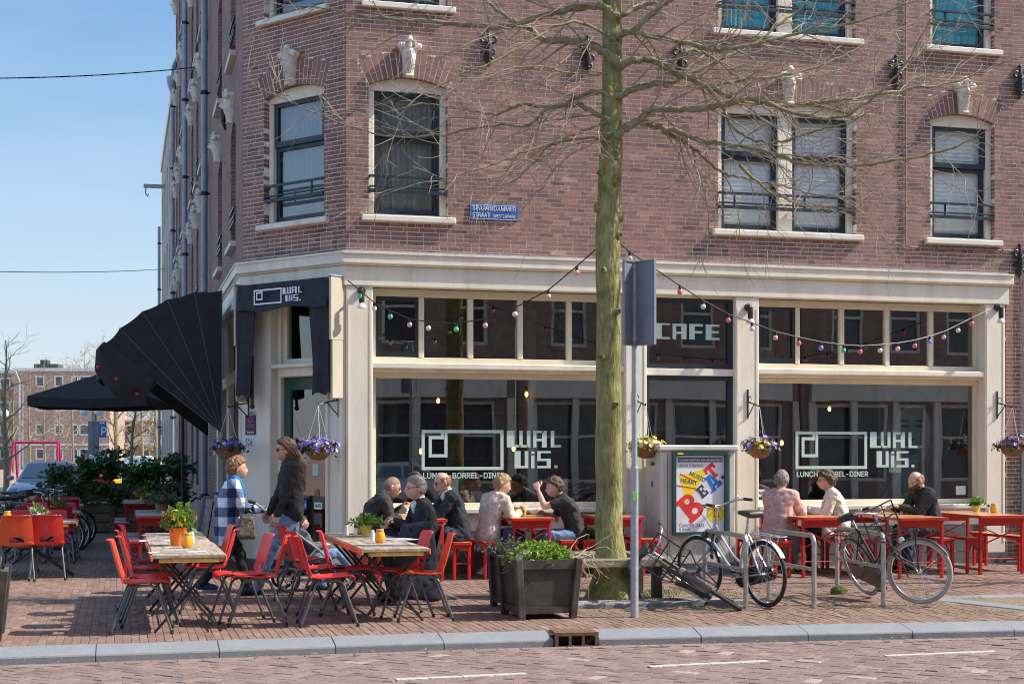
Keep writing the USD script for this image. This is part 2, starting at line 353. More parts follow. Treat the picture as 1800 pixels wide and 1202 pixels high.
# road: herringbone at 45 degrees to the kerb
RB = []; a, b_ = .206, .105; c45 = math.sqrt(.5)
for i in range(-140, 140):
    for j in range(-70, 70):
        for k in (0, 1):
            # herringbone lattice of 2:1 bricks
            ox = (i * 1 + j * 2) * b_ + 0.0; oy = (i * 1 - j * 2) * b_
            if k == 0: r = (ox, ox + 2 * b_, oy, oy + b_)
            else: r = (ox + b_ * 0, ox + b_, oy + b_, oy + 3 * b_)
            cx, cy = (r[0] + r[1]) / 2, (r[2] + r[3]) / 2
            wx, wy = cx * c45 - cy * c45, cx * c45 + cy * c45
            wx, wy = wx + 1.2, wy - 9.5
            if wy > kerb_y(wx) - .24 or wy < -10.2 or not in_view(np.array([wx, wy]), 60): continue
            g = .0035
            v = brick_box(r[0] + g, r[1] - g, r[2] + g, r[3] - g, RZ + rng.normal(0, .0018)); v[4:, 2] += rng.normal(0, .0012)
            w = v.copy(); w[:, 0] = v[:, 0] * c45 - v[:, 1] * c45 + 1.2; w[:, 1] = v[:, 0] * c45 + v[:, 1] * c45 - 9.5
            t = float(np.clip(rng.normal(.42, .2), 0, .92)); t = 1. if rng.random() < .02 else t
            RB.append((w, t))
road = stage.GetPrimAtPath('/World/road')
tile = sbox(-3.02, -8.42, -2.5, -7.98)
RB = [r for r in RB if not tile.contains(Point(*r[0].mean(0)[:2]))]
lay(RB, 'paver', 'road_brick', road, lambda c: np.hypot(*(c[:2] - CAM[:2])), 'paver_field')
# gutter course of stretchers along the kerb
mb = MB(); x = -9.
while x < 9:
    y = kerb_y(x) - .115; v = brick_box(x, x + .2, y - .1, y - .003, RZ + rng.normal(0, .001)); v[:, 1] += (kerb_y(x + .1) - kerb_y(x)) * (v[:, 0] - x) / .1; mb.add(v, BBF, rng.uniform(.4, .9)); x += .207
data(mb.build('gutter_course', 'road_brick', road, tone=True), kind='stuff')
# painted dashes: rows of white pavers set in the road
for (p, q) in (((695, 1195), (925, 1184)), ((1140, 1172), (1350, 1162)), ((1555, 1153), (1750, 1145))):
    A, B = ground_at(*p, RZ), ground_at(*q, RZ); n = int(np.hypot(*(B - A)[:2]) / .24); d = (B - A) / n
    mb = MB(); 
    for i in range(n): mb.bar(A + d * (i + .02) + [0, 0, .002], A + d * (i + .98) + [0, 0, .002], .07, .012)
    part(mb, 'road_marking', 'white_road_paint', road)
t = thing('marker_tile', 'grey concrete slab set in the road with a white painted emblem', 'paving slab')
mb = MB(); mb.box((-2.76, -8.2, RZ - .02), (.50, .42, .05), b=.006); part(mb, 'slab', 'concrete_tile', t)
mb = MB(); z = RZ + .0075
mb.tube([(-2.9, -8.16, z), (-2.83, -8.18, z), (-2.78, -8.16, z)], .010, 5); mb.ball((-2.9, -8.16, z - .002), .02, 1, (1, 1, .3)); mb.ball((-2.72, -8.13, z - .002), .035, 1, (1, .9, .2))
mb.tube([(-2.86, -8.10, z), (-2.76, -8.09, z), (-2.62, -8.06, z)], .009, 5); mb.tube([(-2.93, -8.24, z), (-2.8, -8.22, z), (-2.64, -8.2, z)], .010, 5); mb.tube([(-2.84, -8.17, z), (-2.84, -8.22, z)], .008, 5)
part(mb, 'emblem', 'white_road_paint', t)

# kerb stones
kerb = MB(); kb = thing('kerb', None, None, kind='structure')
kerb.poly(Polygon([(-30, -6.57), (.6, -6.59), (5.5, -7.05), (24, -8.89), (24, -8.62), (5.5, -6.78), (.6, -6.32), (-30, -6.30)]), .08, (0, 0, -.2), (1, 0, 0), (0, 1, 0)); part(kerb, 'bedding', 'joint_sand', kb)
xs = [-8.0, -7.0, -6.0, -5.0, -4.0, -3.02, -2.03, -1.06, -.12, .86, 1.265, 2.2, 3.2, 4.2, 5.2, 6.2, 7.2, 8.2, 9.2]
for x0, x1 in zip(xs[:-1], xs[1:]):
    if abs(x0 - .86) < .01: continue
    ya, yb = kerb_y(x0), kerb_y(x1); ang = math.atan2(yb - ya, x1 - x0)
    mb = MB(); L = math.hypot(x1 - x0, yb - ya)
    prof = [(-.30, -.12), (0, -.12), (0, -.062), (-.006, -.050), (-.022, -.042), (-.285, .001), (-.30, 0)]          # (towards the road, z)
    n = len(prof); V = np.array([(u, -o, z) for u in (.004, L - .004) for o, z in prof])
    V[:, 1:] += rng.normal(0, .002, 2)
    mb.add(V, [[i, (i + 1) % n, n + (i + 1) % n, n + i] for i in range(n)]); mb.add(V, [[0, i, i + 1] for i in range(1, n - 1)] + [[n, n + i + 1, n + i] for i in range(1, n - 1)])
    mb.move(mat4((x0, ya, 0), ang)); part(mb, 'kerb_stone', 'granite', kb)
# street gully in the kerb line
g = thing('street_gully', 'brown rusty cast iron gully inlet with three mouths in the kerb', 'drain')
x0, x1 = .866, 1.258; yk = kerb_y(1.06); an = math.atan2(kerb_y(1.26) - kerb_y(.86), .4)
pg = sbox(0, -.13, x1 - x0, 0).difference(unary_union([sbox(.03 + i * .118, -.118, .125 + i * .118, -.03).buffer(-.012).buffer(.012) for i in range(3)]))
mb = MB(); mb.poly(pg, .03, (0, .03, .012)); mb.box(((x1 - x0) / 2, .165, 0), (x1 - x0, .27, .024), b=.008); mb.box(((x1 - x0) / 2, .1, -.14), (x1 - x0, .2, .02))
mb.move(mat4((x0, yk - .005, 0.0), an)); part(mb, 'frame', 'rust_iron', g)
mb = MB(); mb.box(((x1 - x0) / 2, .12, -.07), (x1 - x0 - .01, .02, .1)); mb.move(mat4((x0, yk, 0), an)); part(mb, 'back', 'lino_black', g)
mb = MB()
for i in range(6):
    for j in range(7): mb.ball((.05 + j * .048, .06 + i * .04, .012), .008, 1, (1, 1, .5))
mb.move(mat4((x0, yk - .005, 0.0), an)); part(mb, 'stud_pattern', 'rust_iron', g)
# the drop to a parking bay at the far right
t = thing('parking_bay_kerb', None, None, kind='structure')
for p, q, w in (((5.85, -4.52), (12, -4.40), .2), ((5.80, -4.62), (6.35, -6.4), .3)):
    mb = MB(); mb.bar((*p, -.05), (*q, -.05), w, .106, b=.01); part(mb, 'kerb_slab', 'granite', t)
mb = MB(); mb.poly(Polygon([(6.1, -4.62), (12, -4.5), (12, -6.3), (6.5, -6.3)]), .02, (0, 0, -.115), (1, 0, 0), (0, 1, 0)); part(mb, 'bay_surface', 'asphalt', t)
mb = MB(); mb.poly(Polygon([(6.36, -6.32), (12, -6.28), (12, -7.2), (6.5, -6.72)]), .02, (0, 0, -.02), (1, 0, 0), (0, 1, 0)); part(mb, 'flush_band', 'granite', t)

# ------------------------------------------------------------------ the café building
B = thing('cafe_building', 'corner brick building with a cream café front and arched upper windows', 'building')
class Fr:
    def __init__(s, O, X): s.O = np.array([*O, 0.]); s.X = np.array([*X, 0.]); s.N = np.array([X[1], -X[0], 0.]); s.R = np.stack([s.X, -s.N, [0, 0, 1.]], 1)
    def p(s, u, z, o=0.): return s.O + s.X * u + s.N * o + np.array([0, 0, z])
    def bx(s, mb, u0, u1, z0, z1, o0, o1, b=0., tone=.5):     # o: outwards
        mb.box(s.p((u0 + u1) / 2, (z0 + z1) / 2, (o0 + o1) / 2), (abs(u1 - u0), abs(o1 - o0), abs(z1 - z0)), s.R, tone, b); return mb
    def pl(s, mb, pg, o0, o1, tone=.5): return mb.poly(pg, o1 - o0, s.O + s.N * o0, s.X, (0, 0, 1), tone)
LCH = float(np.hypot(1.2, 1.58)); YE = 27.4
FF = Fr((0, 0), (1, 0)); FC = Fr((-1.2, 1.58), (1.2 / LCH, -1.58 / LCH)); FS = Fr((-1.2, YE), (0, -1))

class Arch:
    def __init__(s, u0, u1, z0, zs, rise, h=.33):
        s.u0, s.u1, s.z0, s.zs, s.rise, s.h = u0, u1, z0, zs, rise, h
        w = u1 - u0; s.R = (w * w / 4 + rise * rise) / (2 * rise); s.uc = (u0 + u1) / 2; s.zc = zs + rise - s.R; s.ha = math.asin(w / 2 / s.R)
    def opening(s, gap=0., n=10):
        g = [(s.u0 - gap, s.z0 - gap), (s.u1 + gap, s.z0 - gap)]
        for i in range(n + 1):
            a = s.ha * (1 - 2 * i / n); g.append((s.uc + (s.R + gap) * math.sin(a) * (1 if 0 < i < n else 1), s.zc + (s.R + gap) * math.cos(a)))
        return Polygon(g).buffer(0)
    def excl(s, za, zb):
        out = []
        if zb > s.z0 and za < s.zs: out.append((s.u0, s.u1))
        top = s.zc + s.R + s.h
        if zb > s.zs + .012 and za < top - .01:
            ws = []
            for z in (max(za, s.zs), min(zb, top)):
                ws.append(min((z - s.zc) * math.tan(s.ha), math.sqrt(max((s.R + s.h) ** 2 - (z - s.zc) ** 2, 0))))
            w = sum(ws) / 2 + .004
            if w > .02: out.append((s.uc - w, s.uc + w))
        return out
    def voussoirs(s, fr, bricks):
        n = max(9, int(2 * s.ha * s.R / .066)); da = 2 * s.ha / n
        for i in range(n):
            a = -s.ha + (i + .5) * da
            cut = (.55, .33, .72)[i % 3] if i % 2 else (1.0,)[0]
            segs = [(0, s.h)] if cut == 1 else [(0, s.h * cut), (s.h * cut + .009, s.h)]
            for r0, r1 in segs:
                v = []
                for o in (-.10, .0):
                    for r, sg in ((r0, -1), (r0, 1), (r1, 1), (r1, -1)):
                        rr = s.R + r; aa = a + sg * (da / 2 - .0055 / rr)
                        v.append(fr.p(s.uc + rr * math.sin(aa), s.zc + rr * math.cos(aa), o + (abs(rng.normal(0, .001)) if o == 0 else 0)))
                bricks.append((np.array(v), rng.uniform(.15, .65)))

WF = MB.BF
WF = np.array(WF); WF = np.vstack([WF[:, [0, 1, 2]], WF[:, [0, 2, 3]]])
def courses(fr, u0, u1, z0, z1, archs, bricks, cut=(), seed=0):
    r = np.random.default_rng(seed); z = z0; k = 0
    while z < z1 - .02:
        za, zb = z + .005, min(z + .0535, z1); ex = []
        for a in archs: ex += a.excl(za, zb)
        for (a, b, c, d) in cut:
            if zb > c and za < d: ex.append((a, b))
        u = u0 - (.105 if k % 2 else 0.) - r.choice([0, .055])
        while u < u1:
            L = .207 if r.random() > (.28 if k % 2 else .5) else .1
            segs = [(max(u, u0), min(u + L, u1))]; u += L + .009
            for (a, b) in ex:
                nw = []
                for (p, q) in segs:
                    if q <= a or p >= b: nw.append((p, q))
                    else:
                        if p < a: nw.append((p, a))
                        if q > b: nw.append((b, q))
                segs = nw
            for p, q in segs:
                if q - p < .018: continue
                o = abs(r.normal(0, .0012)); bx = np.array([fr.p(p, za, -.1), fr.p(q, za, -.1), fr.p(q, za, o), fr.p(p, za, o), fr.p(p, zb, -.1), fr.p(q, zb, -.1), fr.p(q, zb, o), fr.p(p, zb, o)])
                bricks.append((bx, float(np.clip(r.normal(.46, .19), 0, 1))))
        z += .0585; k += 1

sill0, spr, rise = 4.69, 6.40, .115
A_front = [Arch(.30, 1.35, sill0, spr, rise), Arch(5.19, 7.29, sill0, spr + .0, .13), Arch(8.48, 9.53, sill0, spr, rise), Arch(.30, 1.35, 7.47, 9.2, rise), Arch(5.19, 7.29, 7.47, 9.2, .13), Arch(8.48, 9.53, 7.47, 9.2, rise)]
A_ch = [Arch(LCH - 1.55, LCH - .40, sill0, spr, rise), Arch(LCH - 1.55, LCH - .40, 7.47, 9.2, rise)]
ZT, ZW = 8.75, 4.2
WB = []
courses(FF, .0, 11.4, ZW, ZT, A_front, WB, seed=1)
courses(FF, 9.72, 11.4, 0.02, ZW - .004, [], WB, seed=2)
for a in A_front[:3]: a.voussoirs(FF, WB)
nf = len(WB)
courses(FC, .0, LCH - .002, ZW, ZT, A_ch, WB, seed=3)
A_ch[0].voussoirs(FC, WB)
wall_pg = Polygon([(0.006, ZW), (9.72, ZW), (9.72, 0), (11.4, 0), (11.4, ZT), (0.006, ZT)]).difference(unary_union([a.opening(.004) for a in A_front]))
mb = MB(); FF.pl(mb, wall_pg, -.3, -.0025); FC.pl(mb, sbox(.004, ZW, LCH - .008, ZT).difference(unary_union([a.opening(.004) for a in A_ch])), -.28, -.0025)
wall = part(mb, 'wall', 'mortar', B)
order = sorted(range(len(WB)), key=lambda i: (0 if (np.ptp(WB[i][0] @ FF.X) > .2) else 5) + np.linalg.norm(WB[i][0].mean(0) - [1.2, 0, 4.6]) * .5 if i < nf else 99)
for i in order[:300]: raw('brick', WB[i][0], WF, 'wall_brick', wall, tone=np.full(8, WB[i][1]))
mb = MB()
for i in order[300:]: mb.add(WB[i][0], WF, WB[i][1])
data(mb.build('brick_field', 'wall_brick', wall, tone=True), kind='stuff')

def tex_wall(name, fr, u0, u1, z0, z1, m, holes=(), th=.25, o=0., parent=B):
    mb = MB(); fr.pl(mb, sbox(u0, z0, u1, z1).difference(unary_union(list(holes))) if holes else sbox(u0, z0, u1, z1), o - th, o)
    v, f, t = mb.arr(); uv = np.stack([(v - fr.O) @ fr.X + (v - fr.O) @ fr.N, v[:, 2]], 1)
    return part(mb, name, m, parent, uv=uv)
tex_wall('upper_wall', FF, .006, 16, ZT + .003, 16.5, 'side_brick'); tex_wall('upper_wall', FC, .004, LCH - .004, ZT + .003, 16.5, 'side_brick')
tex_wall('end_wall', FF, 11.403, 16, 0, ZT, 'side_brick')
mb = MB(); mb.poly(Polygon([(0, .3), (16, .3), (16, 14), (-.9, 27), (-.9, 1.7)]), .2, (0, 0, 16.2), (1, 0, 0), (0, 1, 0)); part(mb, 'roof', 'plinth_grey', B)

def sash_window(fr, A, parent=B, halves=1, inside='blind_grey', rail=True, small=False, sash='sash_dark'):
    """cream box frame in an arched opening, dark double hung sashes, sill and guard rail"""
    u0, u1, z0, zs = A.u0, A.u1, A.z0, A.zs
    mb = MB(); fw = .085; cols = [(u0, u0 + fw), (u1 - fw, u1)]
    if halves == 2: m = (u0 + u1) / 2; cols.append((m - .11, m + .11))
    for a, b in cols: fr.bx(mb, a, b, z0 + .04, zs - .06, -.18, -.085, .008)
    fr.pl(mb, A.opening(-.001).intersection(sbox(u0, zs - .058, u1, zs + 1)), -.18, -.08)
    fr.bx(mb, u0, u1, z0, z0 + .039, -.18, -.09)
    w = part(mb, 'window', 'cream_paint', parent)
    mb = MB(); fr.bx(mb, u0 - .10, u1 + .10, z0 - .075, z0 + .002, -.12, .075, .01); part(mb, 'sill', 'sill_paint', w)
    bays = [(u0 + fw, u1 - fw)] if halves == 1 else [(u0 + fw, m - .11), (m + .11, u1 - fw)]
    zb, zt = z0 + .04, zs - .06; zm = zb + (zt - zb) * .635
    for a, b in bays:
        mb = MB(); s = .062
        for (p, q, zz, zzz, o) in ((a, b, zm, zt, -.115), (a, b, zb, zm - .004, -.15)):
            pg = sbox(p + .002, zz, q - .002, zzz).difference(sbox(p + s, zz + s * 1.15, q - s, zzz - s * .8)); fr.pl(mb, pg, o - .05, o)
        part(mb, 'sash', sash, w)
        mb = MB()
        fr.bx(mb, a + s, b - s, zm + s * 1.15, zt - s * .8, -.15, -.144); fr.bx(mb, a + s, b - s, zb + s * 1.15, zm - s * .8, -.185, -.179); part(mb, 'pane', 'window_glass' if fr is not FC else 'sky_glass', w)
        if inside:
            mb = MB(); k = 40; g = []
            for i in range(k + 1):
                uu = a + (b - a) * i / k; oo = -.215 - .015 * math.sin(i * 1.9) * (0 if inside == 'blind_grey' else 1) - .004 * math.sin(i * .7)
                for z in (zb, zt): g.append(fr.p(uu, z, oo))
            g = np.array(g); mb.add(g, [[2 * i, 2 * i + 2, 2 * i + 3, 2 * i + 1] for i in range(k)]); mb.add(g - fr.N * .004, [[2 * i + 1, 2 * i + 3, 2 * i + 2, 2 * i] for i in range(k)])
            if inside == 'blind_grey':
                for i in range(28): fr.bx(mb, a, b, zb + (zt - zb) * i / 28, zb + (zt - zb) * i / 28 + .008, -.213, -.203)
            part(mb, 'curtain', inside, w)
        mb = MB(); fr.bx(mb, a - .05, b + .05, zb - .02, zt + .02, -1.6, -1.55); fr.bx(mb, a - .05, b + .05, zt, zt + .02, -1.6, -.3); fr.bx(mb, a - .05, b + .05, zb - .04, zb - .02, -1.6, -.3)
        for q in (a - .07, b + .05): fr.bx(mb, q, q + .02, zb - .04, zt + .02, -1.6, -.28)
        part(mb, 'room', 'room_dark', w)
    if rail:
        mb = MB()
        for i, (z, h, o) in enumerate(((z0 + .50, .035, .02), (z0 + .37, .022, .02), (z0 + .30, .05, .02))):
            fr.bx(mb, u0 + .005, u1 - .005, z, z + h, o - .03, o, .004)
            for uu in (u0 + .02, u1 - .02): fr.bx(mb, uu - .012, uu + .012, z + .005, z + h - .005, -.085, o - .003)
        for uu in np.linspace(u0 + .25, u1 - .25, 2 * halves): fr.bx(mb, uu - .012, uu + .012, z0 + .31, z0 + .525, -.028, -.012)
        part(mb, 'guard_rail', 'sash_dark', w)
    return w
sash_window(FF, A_front[0], inside='curtain_grey'); sash_window(FF, A_front[1], halves=2, inside='blind_grey'); sash_window(FF, A_front[2], inside='blind_grey')
sash_window(FF, A_front[3], inside='curtain_white'); sash_window(FF, A_front[4], halves=2, inside='curtain_teal'); sash_window(FF, A_front[5], inside='curtain_teal')
sash_window(FC, A_ch[0], inside='curtain_white'); sash_window(FC, A_ch[1], inside='curtain_white')

def mask(fr, u, z, h=.46, parent=B, s=1.0):
    """stone keystone: tapered block with a bearded face and leafy crest"""
    mb = MB(); n = 26; prof = []
    for i in range(n):
        t = i / (n - 1); zz = t * h
        w = .055 + .062 * t if t < .70 else .099 + .052 * math.sin(min((t - .70) / .16, 1) * math.pi / 2) if t < .86 else .151 * (1 - ((t - .86) / .14) ** 1.3 * .86)
        prof.append((zz, w))
    m = 18; V = []
    for zz, w in prof:
        t = zz / h
        for j in range(m + 1):
            g = j / m * 2 - 1
            face = 1.5 * math.exp(-((t - .52) / .2) ** 2) * math.exp(-(g / .62) ** 2)
            nose = .05 * math.exp(-((t - .52) / .06) ** 2) * math.exp(-(g / .16) ** 2)
            brow = .035 * math.exp(-((t - .64) / .035) ** 2) * math.exp(-(g / .5) ** 2); eye = -.05 * math.exp(-((t - .585) / .03) ** 2) * math.exp(-((abs(g) - .36) / .15) ** 2)
            beard = .012 * math.sin(g * 16 + t * 30) * (t < .45) + .035 * math.cos(g * 10) * (t > .72) + .02 * math.sin(t * 60) * (t > .72); mouth = -.03 * math.exp(-((t - .42) / .02) ** 2) * math.exp(-(g / .3) ** 2)
            o = .06 + .065 * math.sqrt(max(0, 1 - g * g)) + .04 * face + nose + brow + eye + beard + mouth - .03 * (1 - t)
            V.append(fr.p(u + w * g * s, z + zz * s, o * s))
    f = [[i * (m + 1) + j, i * (m + 1) + j + 1, (i + 1) * (m + 1) + j + 1, (i + 1) * (m + 1) + j] for i in range(n - 1) for j in range(m)]
    mb.add(V, f)
    for side in (0, m):                                    # flanks down to the wall
        e = [V[i * (m + 1) + side] for i in range(n)]; wl = [p - fr.N * ((p - fr.O) @ fr.N + .003) for p in e]; vv = np.array(e + wl)
        mb.add(vv, [[i, i + 1, n + i + 1, n + i] if side == m else [n + i, n + i + 1, i + 1, i] for i in range(n - 1)])
    fr.bx(mb, u - .055 * s, u + .055 * s, z - .02, z + .012, 0, .11 * s, .01)
    mb.ball(fr.p(u, z + h * s * .98, .09), .045 * s, 2, (1, 1, 1.5))
    for q in (-1, 1): mb.ball(fr.p(u + q * .12 * s, z + h * .82 * s, .10), .042 * s, 2)
    return part(mb, 'keystone', 'stone_mask', parent, smooth=40)
for u, z in ((.825, 6.53), (6.24, 6.50), (9.0, 6.53)): mask(FF, u, z)
mask(FC, LCH - 1.0, 6.53)

def anchor(fr, u, z, parent=B, s=1.):
    """ornate cast iron wall anchor: scrolls round a stem"""
    mb = MB(); s = 1.12 * s; P = lambda a, b, o=.03: fr.p(u + a * s, z + b * s, o)
    mb.tube([P(0, -.2, .02), P(0, -.1, .045), P(0, .05, .05), P(0, .2, .03)], [.016, .042, .038, .016], 8)
    for q in (-1, 1):
        for (cx, cz, r, a0, a1) in ((.055, .10, .05, -2.6, 2.2), (.045, -.04, .042, -2.8, 2.4), (.03, -.14, .028, -2.8, 2.2)):
            pts = [P(q * (cx + r * (1 - .5 * k / 10) * math.cos(a0 + (a1 - a0) * k / 10)), cz + r * (1 - .5 * k / 10) * math.sin(a0 + (a1 - a0) * k / 10), .04) for k in range(11)]
            mb.tube(pts, .016 * s, 6)
    mb.ball(P(0, .2, .03), .025 * s, 1); mb.ball(P(0, .03, .06), .03 * s, 2); mb.ball(P(0, -.21, .02), .018 * s, 1)
    return part(mb, 'wall_anchor', 'iron_black', parent, smooth=40)
for u, z in ((1.9, 6.98), (3.28, 6.99), (4.62, 7.0), (7.91, 7.05), (9.93, 7.04), (9.93, 4.42)): anchor(FF, u, z)

# cornice and frieze run round the corner
def sweep(mb, prof, path, nrm):
    k = len(path); n = len(prof); V = []
    for i in range(k):
        a, b = nrm[max(i - 1, 0)], nrm[min(i, k - 2)]; mv = (a + b) / (1 + a @ b)
        for o, z in prof: V.append((*(path[i] + mv * o), z))
    f = [[i * n + j, i * n + (j + 1) % n, (i + 1) * n + (j + 1) % n, (i + 1) * n + j] for i in range(k - 1) for j in range(n)]
    mb.add(V, f); mb.add(V[:n], [[0, i + 1, i] for i in range(1, n - 1)]); mb.add(V[-n:], [[0, i, i + 1] for i in range(1, n - 1)])
    return mb
path = np.array([(-1.2, 20.), (-1.2, 1.58), (0, 0), (9.74, 0)]); nrm = [np.array([-1., 0]), FC.N[:2], np.array([0, -1.])]
mb = sweep(MB(), [(-.1, 3.765), (.03, 3.765), (.045, 3.775), (.045, 4.015), (.03, 4.03), (-.1, 4.03)], path, nrm); part(mb, 'frieze', 'cream_paint', B)
path2 = path.copy(); path2[-1, 0] = 9.79
mb = sweep(MB(), [(-.1, 4.031), (.05, 4.031), (.06, 4.05), (.098, 4.06), (.098, 4.172), (.115, 4.18), (.115, 4.202), (-.1, 4.215)], path2, nrm); part(mb, 'cornice', 'cream_paint', B)
path2[-1, 0] = 9.70
mb = sweep(MB(), [(-.05, 4.216), (.10, 4.204), (.10, 4.209), (.02, 4.232), (-.05, 4.232)], path2, nrm); part(mb, 'cornice_flashing', 'zinc_cap', B)

# shop front
def column(fr, u0, u1, o=.03, parent=B):
    mb = MB(); fr.bx(mb, u0, u1, .145, 3.764, -.3, o, .008)
    for q in (u0 + .02, u1 - .045): fr.bx(mb, q, q + .025, .3, 3.6, o - .001, o + .006)
    c = part(mb, 'column', 'cream_paint', parent); mb = MB(); fr.bx(mb, u0 - .008, u1 + .008, 0, .143, -.3, o + .012); part(mb, 'column_foot', 'plinth_grey', c)
for a, b in ((.0, .35), (3.81, 4.13), (5.44, 5.79), (9.36, 9.69)): column(FF, a, b)

def shop_window(u0, u1, mull, lab):
    mb = MB(); O0, O1 = -.25, -.16
    for z0, z1 in ((3.66, 3.764), (2.76, 2.86), (2.585, 2.66), (.86, .93)): FF.bx(mb, u0, u1, z0, z1, O0, O1, .006)
    for a, b in ((u0, u0 + .07), (u1 - .07, u1)): FF.bx(mb, a, b, .93, 2.585, O0 + .002, O1 - .004, .006); FF.bx(mb, a, b, 2.86, 3.66, O0 + .002, O1 - .004, .006)
    w = part(mb, 'shop_window', 'cream_wood', B)
    for m_ in mull:
        mb = MB(); FF.bx(mb, m_ - .037, m_ + .037, 2.86, 3.66, O0 + .004, O1 + .006, .01); part(mb, 'mullion', 'cream_wood', w)
    mb = MB(); FF.bx(mb, u0, u1, 2.661, 2.759, -.25, -.06, .01); FF.bx(mb, u0, u1, 2.70, 2.78, -.058, .02, .012); part(mb, 'transom', 'cream_paint', w)
    mb = MB(); FF.bx(mb, u0, u1, .79, .859, -.25, .05, .012); part(mb, 'sill', 'sill_paint', w)
    mb = MB(); FF.bx(mb, u0, u1, .56, .788, -.25, -.02); part(mb, 'apron', 'cream_paint', w)
    mb = MB(); FF.bx(mb, u0, u1, 0, .558, -.25, -.01); part(mb, 'plinth', 'plinth_grey', w)
    ed = [u0 + .07] + list(mull) + [u1 - .07]
    for i in range(len(ed) - 1):
        mb = MB(); FF.bx(mb, ed[i], ed[i + 1], 2.86, 3.66, -.212, -.206); part(mb, 'pane', 'shop_glass', w)
    mb = MB(); FF.bx(mb, u0 + .07, u1 - .07, .93, 2.585, -.212, -.206); part(mb, 'pane', 'shop_glass', w)
    p, q = ed[0], ed[1] - .037; mb = MB(); FF.pl(mb, sbox(p, 2.862, q, 3.658).difference(sbox(p + .04, 2.94, q - .04, 3.61)), -.204, -.165); part(mb, 'vent_sash', 'sash_dark', w)
    return w
shop_window(.35, 3.81, [1.03, 1.70, 2.39, 3.08], 'A'); shop_window(5.79, 9.36, [6.47, 7.16, 7.88, 8.59], 'B')
# middle bay with the dark fanlight
mb = MB()
FF.bx(mb, 4.13, 5.44, 2.665, 2.76, -.2, -.04, .005); mw = part(mb, 'middle_window', 'cream_paint', B)
for z0, z1, nm in ((3.735, 3.764, 'head'), (.56, .60, 'sill'), (0, .558, 'apron')): mb = MB(); FF.bx(mb, 4.13, 5.44, z0, z1, -.2, -.045); part(mb, nm, 'cream_paint', mw)
for z0, z1 in ((2.762, 3.733), (.602, 2.663)):
    mb = MB(); FF.pl(mb, sbox(4.132, z0, 5.438, z1).difference(sbox(4.20, z0 + .07, 5.37, z1 - .06)), -.15, -.07); part(mb, 'sash', 'sash_dark', mw)
    mb = MB(); FF.bx(mb, 4.2, 5.37, z0 + .07, z1 - .06, -.125, -.118); part(mb, 'pane', 'shop_glass', mw)

# interior
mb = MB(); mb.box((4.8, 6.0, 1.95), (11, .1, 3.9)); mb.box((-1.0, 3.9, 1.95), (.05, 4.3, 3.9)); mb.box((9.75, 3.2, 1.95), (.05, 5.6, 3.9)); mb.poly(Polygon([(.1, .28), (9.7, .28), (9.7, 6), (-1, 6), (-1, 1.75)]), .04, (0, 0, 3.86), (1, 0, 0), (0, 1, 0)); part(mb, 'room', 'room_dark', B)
mb = MB(); mb.poly(Polygon([(.1, .28), (9.7, .28), (9.7, 6), (-1, 6), (-1, 1.75)]), .04, (0, 0, -.02), (1, 0, 0), (0, 1, 0)); part(mb, 'room_floor', 'room_floor', B)
mb = MB(); mb.box((2.3, 4.9, .55), (3.0, .6, 1.1), b=.02); mb.box((2.3, 4.9, 1.12), (3.2, .75, .04)); part(mb, 'bar_counter', 'room_wood', B)
mb = MB()
for z in (1.5, 1.9, 2.3): mb.box((2.4, 5.85, z), (3.2, .25, .03))
for i in range(46): mb.lathe([(0, 0), (.035, 0), (.035, .17), (.012, .22), (.012, .28), (0, .28)], 7, (.9 + (i % 23) * .13, 5.85, 1.52 + (i // 23) * .4))
part(mb, 'back_shelf', 'room_wood', B)
emit('filament', (1.0, .40, .10), 5.)
mat('room_pale', (.42, .40, .37), .7, .1, 3); mat('room_blue', (.03, .14, .22), .6, .2, 3)
for k, (x, y, z) in enumerate(((1.25, 1.3, 1.62), (2.65, 1.5, 1.66), (3.2, 2.8, 2.5), (6.9, 1.6, 1.75), (8.1, 2.4, 2.3), (1.9, 3.2, 2.4))):
    mb = MB(); mb.tube([(x, y, z + .12), (x, y, 3.84)], .004, 4); pl = part(mb, 'pendant_cord', 'iron_black', B); mb = MB(); mb.lathe([(0, .12), (.018, .12), (.02, .06), (0, .06)], 8, (x, y, z)); part(mb, 'lamp_holder', 'iron_black', pl); mb = MB(); mb.ball((x, y, z), .026, 2, (1, 1, 1.6)); part(mb, 'filament_bulb', 'filament', pl, smooth=True)
for x in (.9, 3.3, 5.0, 7.3):
    mb = MB(); mb.span((x - .09, 2.9, 0), (x + .09, 3.08, 3.84), b=.01); part(mb, 'inner_pillar', 'room_pale', B)
mb = MB(); mb.span((1.7, 4.57, .05), (3.6, 4.595, 1.05)); part(mb, 'counter_front', 'room_blue', B)
for x in (6.2, 6.95): mb = MB(); mb.span((x, 5.93, 2.0), (x + .6, 5.945, 2.5)); part(mb, 'picture', 'room_pale', B)
mb = MB(); mb.span((.5, .75, .70), (3.6, 1.25, .74), b=.008); part(mb, 'window_table', 'room_wood', B)
mb = MB(); mb.span((6.0, .75, .88), (7.6, 1.1, .92), b=.008); part(mb, 'window_table', 'room_wood', B)
